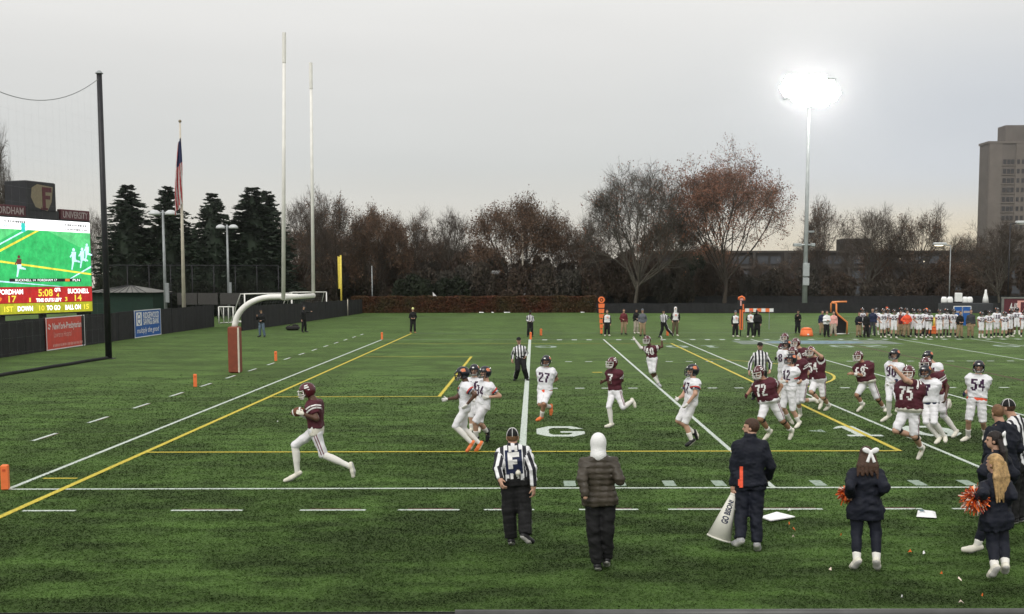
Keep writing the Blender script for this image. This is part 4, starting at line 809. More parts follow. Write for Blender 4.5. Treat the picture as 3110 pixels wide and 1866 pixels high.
# parked cars seen over the hedge
def car(x, Y, label, m, L=4.4, H=1.55, top=None, van=False):
    p = da(x, 713, Y); t = thing('parked_car', label, 'car', (p[0], Y, 0.55), 0, 'cars parked beyond the hedge')
    prof = [(-L/2, .35), (-L/2, .8), (-L*0.45, .95), (-L*.36, H) if van else (-L*.25, H), (L*.22, H), (L*.36, .95), (L/2, .85), (L/2, .35)]
    V = [(x_, s_*0.85*(1 if z_ < 1 else 0.86), z_) for s_ in (-1, 1) for x_, z_ in prof]; k = len(prof); F = [tuple(range(k)), tuple(range(2*k-1, k-1, -1))]+[(i, i+k, (i+1) % k+k, (i+1) % k) for i in range(k)]
    b = MB().add(V, F).build('body', m, t)
    MB().box((-.02*L, -0.80, (H+.98)/2), (L*.42, 0.05, H*.30)).build('side_window', 'glass_dark', t)
    for s_ in (-1, 1):
        for x_ in (-L*.3, L*.3): w = MB().tube([(x_, s_*0.72, .33), (x_, s_*0.9, .33)], 0.33, 14).build('wheel', 'tyre', t, True)
    if top: MB().box((0, 0, H+0.05), (L*.4, 1.3, 0.1), bev=0.03).build('roof_panel', top, t)
car(1237, 117, 'pale blue and white parked car behind the hedge', 'car_blue', top='car_white', H=1.75); car(1303, 120, 'white parked van between the blue ones behind the hedge', 'car_white', 4.8, 1.8, van=True); car(1277, 123, 'blue parked van left of the white van', 'car_blue', 4.6, 2.15, van=True); car(1328, 124, 'blue parked van right of the white van', 'car_blue', 4.6, 2.15, van=True); car(1388, 121, 'small red parked car at the right part of the hedge', 'car_red', 3.8, 1.75)
# ------------------------------------------------------------------ figures: smooth bodies and clothes from blended limbs
mat('skin_light', (0.52, 0.31, 0.22), 0.55, 0.08, 9); mat('skin_tan', (0.36, 0.19, 0.12), 0.55, 0.08, 9); mat('skin_dark', (0.10, 0.05, 0.032), 0.5, 0.1, 9); mat('eye', (0.02, 0.015, 0.012), 0.3); mat('lip', (0.28, 0.11, 0.09), 0.5); mat('lip_dark', (0.07, 0.03, 0.025), 0.5)
mat('maroon', (0.075, 0.012, 0.022), 0.7, 0.2, 7, 0.5, 14); mat('jersey_white', (0.78, 0.78, 0.82), 0.7, 0.05, 7, 0.5, 14); mat('pants_white', (0.78, 0.77, 0.80), 0.65, 0.05, 7, 0.4, 14); mat('sock_white', (0.76, 0.74, 0.70), 0.8, 0.06); mat('shoe_white', (0.72, 0.69, 0.60), 0.6, 0.08)
mat('shoe_orange', (0.80, 0.20, 0.06), 0.6); mat('shoe_black', (0.012, 0.012, 0.014), 0.5); mat('shoe_grey', (0.35, 0.35, 0.36), 0.6, 0.3, 30); mat('shoe_tan', (0.35, 0.19, 0.09), 0.7); mat('sole_white', (0.48, 0.47, 0.45), 0.6)
mat('navy', (0.006, 0.008, 0.017), 0.75, 0.2, 7, 0.5, 14); mat('navy_team', (0.012, 0.018, 0.055), 0.7, 0.15); mat('black_cloth', (0.008, 0.008, 0.009), 0.8, 0.25, 7, 0.5, 14); mat('black_knit', (0.014, 0.015, 0.018), 0.85, 0.3, 8, 0.5, 25)
mat('olive_puffer', (0.050, 0.041, 0.030), 0.5, 0.25, 5, 0.0); mat('khaki', (0.30, 0.22, 0.13), 0.8, 0.12, 7, 0.4, 14); mat('khaki_light', (0.42, 0.37, 0.30), 0.8, 0.1, 7, 0.4, 14); mat('olive', (0.11, 0.085, 0.05), 0.8, 0.12, 7, 0.4, 14); mat('grey_hoodie', (0.12, 0.13, 0.15), 0.85, 0.15, 7, 0.5, 14); mat('dark_grey', (0.045, 0.048, 0.055), 0.85, 0.15, 7, 0.5, 14); mat('jeans', (0.10, 0.14, 0.18), 0.85, 0.2, 9)
mat('maroon_jacket', (0.13, 0.018, 0.025), 0.7, 0.2, 7, 0.4, 14); mat('orange_shirt', (0.85, 0.11, 0.05), 0.75, 0.1, 7, 0.4, 14); mat('bib_white', (0.78, 0.78, 0.78), 0.8, 0.06); mat('knit_white', (0.82, 0.82, 0.82), 0.85, 0.05, 12, 0.5, 60); mat('knit_yellow', (0.70, 0.72, 0.30), 0.85); mat('towel', (0.72, 0.69, 0.60), 0.9, 0.08, 12, 0.4, 30); mat('brace', (0.015, 0.013, 0.013), 0.7)
mat('hair_brown', (0.060, 0.030, 0.018), 0.6, 0.35, 30, 0.6, 60); mat('hair_dark', (0.014, 0.009, 0.008), 0.55, 0.35, 30, 0.6, 60); mat('hair_blonde', (0.42, 0.27, 0.12), 0.55, 0.4, 25, 0.6, 60); mat('hair_light_brown', (0.17, 0.09, 0.045), 0.6, 0.35, 30, 0.6, 60)
mat('helmet_maroon', (0.085, 0.012, 0.020), 0.22, 0.05, 5, spec=0.6); mat('helmet_navy', (0.008, 0.010, 0.018), 0.2, 0.05, 5, spec=0.6); mat('mask_white', (0.72, 0.70, 0.66), 0.4); mat('mask_navy', (0.02, 0.022, 0.03), 0.4); mat('number_white', (0.78, 0.77, 0.76), 0.7); mat('number_navy', (0.045, 0.012, 0.05), 0.7); mat('stripe_maroon', (0.16, 0.02, 0.045), 0.7); mat('stripe_red', (0.55, 0.06, 0.04), 0.7); mat('logo_orange', (0.75, 0.24, 0.12), 0.5); mat('ribbon', (0.85, 0.85, 0.86), 0.6, 0.04)
mat('leather', (0.15, 0.055, 0.025), 0.6, 0.15, 20, 0.3, 90); mat('megaphone', (0.70, 0.69, 0.62), 0.5, 0.05); mat('pom_orange', (0.80, 0.16, 0.03), 0.35, 0.2, metal=0.3); mat('pom_red', (0.35, 0.04, 0.02), 0.35, 0.2, metal=0.3); mat('pom_light', (0.85, 0.70, 0.60), 0.3, 0.1)
m = bpy.data.materials.new('referee_stripes'); m.use_nodes = True; M['referee_stripes'] = m; t_ = m.node_tree; b_ = t_.nodes['Principled BSDF']; b_.inputs['Roughness'].default_value = 0.75
at_ = t_.nodes.new('ShaderNodeAttribute'); at_.attribute_name = 'stripe'; mu = t_.nodes.new('ShaderNodeMath'); mu.operation = 'MULTIPLY_ADD'; mu.inputs[1].default_value = 1/0.105; mu.inputs[2].default_value = 50.25; t_.links.new(at_.outputs['Fac'], mu.inputs[0])
fr_ = t_.nodes.new('ShaderNodeMath'); fr_.operation = 'FRACT'; t_.links.new(mu.outputs[0], fr_.inputs[0]); gt_ = t_.nodes.new('ShaderNodeMath'); gt_.operation = 'GREATER_THAN'; gt_.inputs[1].default_value = 0.5; t_.links.new(fr_.outputs[0], gt_.inputs[0])
mx_ = t_.nodes.new('ShaderNodeMixRGB'); t_.links.new(gt_.outputs[0], mx_.inputs[0]); mx_.inputs[1].default_value = (0.78, 0.78, 0.80, 1); mx_.inputs[2].default_value = (0.010, 0.010, 0.018, 1); t_.links.new(mx_.outputs[0], b_.inputs['Base Color'])

EDG = [(0, 1), (2, 3), (4, 5), (6, 7), (0, 2), (1, 3), (4, 6), (5, 7), (0, 4), (1, 5), (2, 6), (3, 7)]
COR = np.array([(x, y, z) for z in (0, 1) for y in (0, 1) for x in (0, 1)], np.int64)
def surface_net(val, org, vox):
    s = val < 0; nx, ny, nz = val.shape
    c = [s[x:nx-1+x, y:ny-1+y, z:nz-1+z] for x, y, z in COR]
    cnt = sum(q.astype(np.int8) for q in c); idx = np.argwhere((cnt > 0) & (cnt < 8))
    if len(idx) == 0: return np.zeros((0, 3)), np.zeros((0, 4), int)
    lut = -np.ones((nx-1, ny-1, nz-1), np.int64); lut[idx[:, 0], idx[:, 1], idx[:, 2]] = np.arange(len(idx))
    cv = [val[idx[:, 0]+x, idx[:, 1]+y, idx[:, 2]+z] for x, y, z in COR]
    acc = np.zeros((len(idx), 3)); n = np.zeros(len(idx))
    for i, j in EDG:
        a, b = cv[i], cv[j]; k = (a < 0) != (b < 0); t = np.where(k, a/np.where(k, a-b, 1), 0)
        acc += np.where(k[:, None], COR[i]+(COR[j]-COR[i])*t[:, None], 0); n += k
    V = org+(idx+acc/n[:, None])*vox; F = []
    for ax in range(3):
        a = s; b = np.roll(s, -1, ax); sl = [slice(1, -1)]*3; sl[ax] = slice(0, -1); sl = tuple(sl)
        e = np.argwhere(a[sl] != b[sl]); off = np.array([1, 1, 1]); off[ax] = 0; e = e+off
        if len(e) == 0: continue
        u, v = [(1, 2), (2, 0), (0, 1)][ax]
        def L(du, dv):
            q = e.copy(); q[:, u] -= du; q[:, v] -= dv; ok = ((q >= 0) & (q < np.array(lut.shape))).all(1); q = np.clip(q, 0, np.array(lut.shape)-1); r_ = lut[q[:, 0], q[:, 1], q[:, 2]]; r_[~ok] = -1; return r_
        f = np.stack([L(1, 1), L(0, 1), L(0, 0), L(1, 0)], 1); ins = a[e[:, 0], e[:, 1], e[:, 2]]; f[~ins] = f[~ins][:, ::-1]; F.append(f[(f >= 0).all(1)])
    return V, np.concatenate(F)

class Blend:
    """list of primitives blended into one surface"""
    def __init__(s): s.pr = []; s.clip = []
    def cap(s, a, b, ra, rb, k=0.03, cut=False, cuta=False): s.pr.append(('c', np.array(a, float), np.array(b, float), ra, rb, k, cut, cuta)); return s
    def ell(s, c, axes, rad, k=0.02): s.pr.append(('e', np.array(c, float), np.array(axes, float), np.array(rad, float), k)); return s
    def torso(s, P, ax, L, prof, infl, t0, t1, k=0.03): s.pr.append(('t', np.array(P, float), np.array(ax, float), L, prof, infl, t0, t1, k)); return s
    def mesh(s, vox, fold=None, quilt=None):
        lo = []; hi = []
        for p in s.pr:
            if p[0] == 'c': r_ = max(p[3], p[4])+p[5]*0.5; lo.append(np.minimum(p[1], p[2])-r_); hi.append(np.maximum(p[1], p[2])+r_)
            elif p[0] == 'e': e = (np.abs(p[2]).T*p[3]).sum(1)+0.01; lo.append(p[1]-e); hi.append(p[1]+e)
            else:
                P, ax, L = p[1], p[2], p[3]; R_ = 0.42+p[5]; a = P+ax[2]*L*p[6]; b = P+ax[2]*L*p[7]; lo.append(np.minimum(a, b)-R_); hi.append(np.maximum(a, b)+R_)
        LO = np.min(lo, 0)-3*vox; HI = np.max(hi, 0)+3*vox; n = np.ceil((HI-LO)/vox).astype(int)+1
        val = np.full(tuple(n), 0.5, np.float32)
        for p, l, h in zip(s.pr, lo, hi):
            i0 = np.maximum(0, ((l-LO)/vox).astype(int)-2); i1 = np.minimum(n, ((h-LO)/vox).astype(int)+4)
            g = np.meshgrid(*[(LO[a]+np.arange(i0[a], i1[a])*vox).astype(np.float32) for a in range(3)], indexing='ij'); X = np.stack(g, -1)
            if p[0] == 'c':
                _, a, b, ra, rb, k, cut, cuta = p; d = b-a; L2 = max(float(d@d), 1e-9); q = X-a.astype(np.float32); t = (q@d.astype(np.float32))/L2; tc_ = np.clip(t, 0, 1)
                D = np.linalg.norm(q-tc_[..., None]*d.astype(np.float32), axis=-1)-(ra+(rb-ra)*tc_); ln = math.sqrt(L2)
                if cut: D = np.maximum(D, (t-1)*ln)
                if cuta: D = np.maximum(D, -t*ln)
            elif p[0] == 'e':
                _, c, ax, rad, k = p; q = (X-c.astype(np.float32))@ax.T.astype(np.float32); k0 = np.linalg.norm(q/rad, axis=-1); k1 = np.linalg.norm(q/(rad*rad), axis=-1); D = k0*(k0-1)/np.maximum(k1, 1e-6)
            else:
                _, P, ax, L, prof, infl, t0, t1, k = p; q = (X-P.astype(np.float32))@ax.T.astype(np.float32); t = q[..., 2]/L; tt = np.clip(t, t0, t1)
                w = np.interp(tt, prof[0], prof[1]); r_ = np.interp(tt, prof[0], prof[2])+infl; yo = np.interp(tt, prof[0], prof[3])
                D = np.sqrt(np.maximum(np.abs(q[..., 0])-w, 0)**2+(q[..., 1]-yo)**2)-r_; D = np.maximum(D, (t-t1)*L); D = np.maximum(D, (t0-t)*L)
            sl = tuple(slice(a, b) for a, b in zip(i0, i1)); O = val[sl]; kk = max(k, 1e-4); hh = np.clip(0.5+0.5*(O-D)/kk, 0, 1); val[sl] = D*hh+O*(1-hh)-kk*hh*(1-hh)
        if fold or quilt:
            gx = [(LO[a]+np.arange(n[a])*vox).astype(np.float32) for a in range(3)]
            if fold:
                amp, wl, sdn = fold; gg = np.random.default_rng(sdn); acc = np.zeros(tuple(n), np.float32)
                for q in range(7):
                    d = gg.normal(size=3)*np.array([0.8, 0.8, 1.0]); d = d/np.linalg.norm(d)*6.283/(wl*(0.6+0.9*gg.random())); ph = gg.random()*6.283
                    acc += np.sin((gx[0]*d[0])[:, None, None]+(gx[1]*d[1])[None, :, None]+(gx[2]*d[2]+ph)[None, None, :])
                for q in range(5):
                    d = gg.normal(size=3)*np.array([0.7, 0.7, 1.2]); d = d/np.linalg.norm(d)*6.283/(wl*(0.28+0.25*gg.random())); ph = gg.random()*6.283
                    acc += 0.45*np.sin((gx[0]*d[0])[:, None, None]+(gx[1]*d[1])[None, :, None]+(gx[2]*d[2]+ph)[None, None, :])
                val += (amp/2.2)*acc
            if quilt: val += (0.010*np.abs(np.cos(math.pi*gx[2]/quilt))**6)[None, None, :].astype(np.float32)
        if s.clip:
            g = np.meshgrid(*[LO[a]+np.arange(n[a])*vox for a in range(3)], indexing='ij'); X = np.stack(g, -1)
            for fn in s.clip: val = np.maximum(val, fn(X))
        return surface_net(val, LO, vox)

def nrm(v): v = np.array(v, float); return v/max(np.linalg.norm(v), 1e-9)
def facing(a): return np.array([math.sin(R(a)), -math.cos(R(a)), 0.0])      # 0 = towards the stand, -90 = to the left, 180 = away

FONT = {'0': "01110 11011 11011 11011 11011 11011 01110", '1': "00110 01110 00110 00110 00110 00110 01111", '2': "11110 11011 00011 00110 01100 11000 11111", '3': "11110 00011 00011 01110 00011 00011 11110", '4': "00110 01110 01110 11010 11111 00010 00010", '5': "11111 11000 11110 00011 00011 11011 01110",
        '6': "01110 11000 11000 11110 11011 11011 01110", '7': "11111 00011 00110 00110 01100 01100 01100", '8': "01110 11011 11011 01110 11011 11011 01110", '9': "01110 11011 11011 01111 00011 00011 01110", 'F': "11111 11111 11000 11110 11110 11000 11000"}

def limb_solve(S, px, L, sg, Yp):
    """3-D end of a limb of length L that starts at S and points along the surveyed direction"""
    e0 = at(px[0], px[1], S[1]); p = np.linalg.norm(e0-S); dy = math.sqrt(max(L*L-p*p, 0))*sg
    return at(px[0], px[1], S[1]+dy)

def pose_px(Z, g, s, a=0.0, h=1.84):
    """joints from a survey dict s (zoom coordinates of frame Z); g: ground contact"""
    px = lambda q: (Z[0]+q[0]/Z[2], Z[1]+q[1]/Z[2])
    Yp = gp(*px(g))[1]; k = h/1.80; J = {}
    F = facing(a); J['F'] = F
    dyP = s.get('dyP', 0.0); J['P'] = at(*px(s['P']), Yp+dyP); J['N'] = at(*px(s['N']), Yp+dyP+s.get('lean', 0.0)*1.0); J['H'] = at(*px(s['H']), Yp+dyP+s.get('lean', 0.0)+F[1]*0.03)
    up = nrm(J['N']-J['P']); f = nrm(F-up*(F@up)); r_ = np.cross(f, up); J['up'] = up; J['f'] = f; J['r'] = r_
    sw = s.get('sw', 0.168)*k; hw = s.get('hw', 0.09)*k
    for sd, sg in (('r', 1), ('l', -1)):
        S = J['N']-up*0.10*k+r_*sg*sw; Hh = J['P']+r_*sg*hw-up*0.03; J[sd+'s'] = S; J[sd+'h'] = Hh; out = sg*r_[1]
        def sgn(q, dflt): return q[2] if len(q) > 2 else dflt
        fy = F[1]; big = abs(fy) > 0.35
        q = s.get(sd+'e'); E = limb_solve(S, px(q), 0.30*k, sgn(q, -np.sign(fy)*0.9 if big else np.sign(out)*0.5), Yp) if q else S+(-up*0.285-f*0.05+r_*sg*0.07)*k; J[sd+'e'] = E
        q = s.get(sd+'w'); J[sd+'w'] = limb_solve(E, px(q), 0.27*k, sgn(q, np.sign(fy)*0.9 if big else -np.sign(out)*0.5), Yp) if q else E+(-up*0.2+f*0.16-r_*sg*0.02)*k
        q = s.get(sd+'k'); K = limb_solve(Hh, px(q), 0.44*k, sgn(q, np.sign(fy)*0.8 if big else np.sign(out)*0.12), Yp) if q else Hh+np.array([0, 0, -0.44*k])+F*0.04; J[sd+'k'] = K
        q = s.get(sd+'a'); A = limb_solve(K, px(q), 0.43*k, sgn(q, -np.sign(fy)*0.8 if big else 0.0), Yp) if q else K+np.array([0, 0, -(K[2]-0.09)])-F*0.03; J[sd+'a'] = A
        q = s.get(sd+'t'); 
        if q: T = limb_solve(A, px(q), 0.20*k, sgn(q, np.sign(fy)*0.9 if big else 0.0), Yp)
        else: T = A+F*0.19*k+np.array([0, 0, -0.055])+r_*sg*0.03
        if A[2] < 0.085: J[sd+'a'] = A = A+np.array([0, 0, 0.085-A[2]])
        if T[2] < 0.03: T[2] = 0.03
        J[sd+'t'] = T
    J['root'] = np.array([J['P'][0], J['P'][1], 0.0]); J['k'] = k; J['hd'] = facing(s.get('ha', a)); J['tilt'] = s.get('tilt', 0.0)
    return J

def pose_stand(x, y, a, h=1.8, arms='down', spread=0.13, step=0.0, ha=None, seed=0):
    g = random.Random(seed*7+int(x*13)+int(a)); k = h/1.8; F = facing(a); up = np.array([0, 0, 1.0]); r_ = np.cross(F, up); J = {'F': F, 'f': F, 'up': up, 'r': r_, 'k': k}
    o = np.array([x, y, 0.0]); J['root'] = o; lean = g.uniform(-0.01, 0.03)
    J['P'] = o+up*0.95*k; J['N'] = o+up*1.47*k+F*lean; J['H'] = o+up*1.655*k+F*(0.04+lean)
    for sd, sg in (('r', 1), ('l', -1)):
        J[sd+'s'] = J['N']-up*0.095*k+r_*sg*0.168*k; J[sd+'h'] = J['P']+r_*sg*0.09*k-up*0.03; sp = spread*(0.8+0.5*g.random()); st_ = step*sg
        J[sd+'a'] = o+r_*sg*sp*k+up*0.09+F*st_; J[sd+'k'] = (J[sd+'h']+J[sd+'a'])/2+F*(0.04+abs(st_)*0.15); J[sd+'t'] = J[sd+'a']+nrm(F+r_*sg*0.3)*0.19*k-up*0.055
        ar = arms if isinstance(arms, str) else arms[0 if sg > 0 else 1]; S = J[sd+'s']
        e, w = {'down': (-up*.29-F*.02+r_*sg*.07, -up*.26+F*.06), 'hips': (-up*.23-F*.08+r_*sg*.16, -up*.15+F*.13-r_*sg*.14), 'cross': (-up*.27+F*.05+r_*sg*.05, F*.17-r_*sg*.2+up*.03), 'front': (-up*.27-F*.03+r_*sg*.07, F*.2-up*.06-r_*sg*.14), 'up': (up*.12+r_*sg*.2+F*.1, up*.25+r_*sg*.02), 'out': (-up*.05+r_*sg*.28, r_*sg*.24+up*.04+F*.04), 'pocket': (-up*.26-F*.1+r_*sg*.09, -up*.2+F*.14-r_*sg*.06), 'face': (-up*.24+F*.12+r_*sg*.08, up*.2+F*.14-r_*sg*.1)}[ar]
        J[sd+'e'] = S+e*k; J[sd+'w'] = J[sd+'e']+w*k
    J['hd'] = facing(a if ha is None else ha); J['tilt'] = 0.0
    return J

PROF = ([-0.40, -0.12, 0.0, 0.30, 0.62, 0.82, 0.95, 1.04], [0.085, 0.085, 0.080, 0.062, 0.085, 0.100, 0.048, 0.008], [0.075, 0.098, 0.105, 0.098, 0.112, 0.090, 0.066, 0.055], [0, -0.01, -0.01, 0.0, 0.005, 0, -0.01, -0.01])
def prof(bulk, pads=False, fem=False, skirt=0.0):
    t, w, r_, y = [np.array(q, float) for q in PROF]; w = w*bulk; r_ = r_*(0.5+0.5*bulk); y = y.copy()
    if bulk > 1.15: r_[2:5] += 0.03; y[2:4] += 0.03
    if pads: w = w+np.array([0, 0, 0, .004, .012, .040, .030, .010]); r_ = r_+np.array([0, 0, 0, .004, .014, .028, .036, .02])
    if fem: w[3] -= 0.012; w[4:7] -= 0.015; r_[4:7] -= 0.008
    if skirt: w[0:3] += skirt; r_[0:3] += skirt*0.8
    return (t, w, r_, y)

HELM = {}
def helmet_meshes(team):
    if team in HELM: return HELM[team]
    # local frame: x right, y forward, z up, metres
    nu, nv = 36, 22; V = []; Q = []
    rx, ry, rz_ = 0.122, 0.150, 0.140
    for j in range(nv+1):
        el = -math.pi*0.36+(math.pi*0.86)*j/nv
        for i in range(nu):
            az_ = 2*math.pi*i/nu; V.append((rx*math.cos(el)*math.sin(az_), ry*math.cos(el)*math.cos(az_)-0.008, rz_*math.sin(el)))
    keep = []
    for j in range(nv):
        el = -math.pi*0.36+(math.pi*0.86)*(j+0.5)/nv
        for i in range(nu):
            az_ = 2*math.pi*(i+0.5)/nu; az_ = az_-2*math.pi if az_ > math.pi else az_; front = abs(az_) < R(66) and el < R(16)
            jaw = el < R(-28) and abs(az_) < R(84)
            if front or (jaw and abs(az_) < R(70)): continue
            keep.append((j*nu+i, j*nu+(i+1) % nu, (j+1)*nu+(i+1) % nu, (j+1)*nu+i))
    col = {'maroon': ('helmet_maroon', 'mask_white'), 'navy': ('helmet_navy', 'mask_navy')}[team]
    # thickness: inner copy joined
    Vn = np.array(V); Vi = Vn*0.93; K = np.array(keep); Qall = np.concatenate([K, K[:, ::-1]+len(Vn)])
    from collections import Counter
    ec = Counter(); 
    for f in K:
        for a, b in zip(f, np.roll(f, -1)): ec[(a, b)] += 1
    rim = [(b, a, a+len(Vn), b+len(Vn)) for (a, b) in ec if (b, a) not in ec]
    Qall = np.concatenate([Qall, np.array(rim)])
    shell = npmesh('helmet', np.concatenate([Vn, Vi]), Qall, [col[0]])
    mb_ = MB()
    def arc_(z, y0, half, n=9, dz=0.0): return [(rx*1.02*math.sin(a)*1.04, y0*math.cos(a)*0.9+0.03, z+dz*math.cos(a)) for a in np.linspace(-half, half, n)]
    for z, y0, half in ((0.022, 0.152, 1.25), (-0.040, 0.162, 1.2), (-0.085, 0.160, 1.15), (-0.118, 0.14, 1.0)): mb_.tube(arc_(z, y0, half), 0.0075, 5)
    for x in (-0.045, 0.045): mb_.tube([(x, 0.145, 0.03), (x*1.05, 0.165, -0.04), (x, 0.150, -0.118)], 0.0070, 5)
    for s_ in (-1, 1): mb_.tube([(s_*0.112, 0.075, 0.03), (s_*0.118, 0.08, -0.05), (s_*0.095, 0.10, -0.115)], 0.0080, 5)
    mask = mb_.mesh('face_mask', col[1], True)
    # shell markings: crown stripe and side emblem
    dm = MB()
    def sp(az_, el, k=1.012): return (rx*k*math.cos(el)*math.sin(az_), ry*k*math.cos(el)*math.cos(az_)-0.008, rz_*k*math.sin(el))
    cm = 'number_white' if team == 'maroon' else 'logo_orange'
    for sd_ in (-1, 1):
        if team == 'maroon': rects = [((70, 98), (20, 30)), ((70, 98), (38, 48)), ((92, 104), (4, 48))]
        else: rects = [((78, 112), (14, 44)), ((70, 80), (22, 38))]
        for (a0, a1), (e0, e1) in rects:
            for i in range(3):
                for j in range(2):
                    aa = [a0+(a1-a0)*i/3, a0+(a1-a0)*(i+1)/3]; ee = [e0+(e1-e0)*j/2, e0+(e1-e0)*(j+1)/2]
                    q = [sp(sd_*R(aa[0]), R(ee[0])), sp(sd_*R(aa[1]), R(ee[0])), sp(sd_*R(aa[1]), R(ee[1])), sp(sd_*R(aa[0]), R(ee[1]))]
                    dm.poly(q if sd_ < 0 else q[::-1])
    if team == 'navy':
        for i in range(4): a0 = -12+6*i; dm.poly([sp(R(a0), R(22), 1.015), sp(R(a0+6), R(22), 1.015), sp(R(a0+6), R(33), 1.015), sp(R(a0), R(33), 1.015)][::-1], 1)
    else:
        for i in range(8): e0 = 24+14*i; dm.poly([sp(-0.06 if e0 < 90 else 0.06, R(e0), 1.013), sp(0.06 if e0 < 90 else -0.06, R(e0), 1.013), sp(0.06 if e0+14 < 90 else -0.06, R(min(e0+14, 150)), 1.013), sp(-0.06 if e0+14 < 90 else 0.06, R(min(e0+14, 150)), 1.013)], 0)
    dec = dm.mesh('emblem', [cm, 'number_white'])
    ch = MB().tube([(-0.10, 0.06, -0.06), (-0.06, 0.115, -0.112), (0, 0.13, -0.118), (0.06, 0.115, -0.112), (0.10, 0.06, -0.06)], [0.008, 0.022, 0.028, 0.022, 0.008], 6).mesh('chin_strap', 'mask_white', True)
    HELM[team] = (shell, mask, dec, ch); return HELM[team]

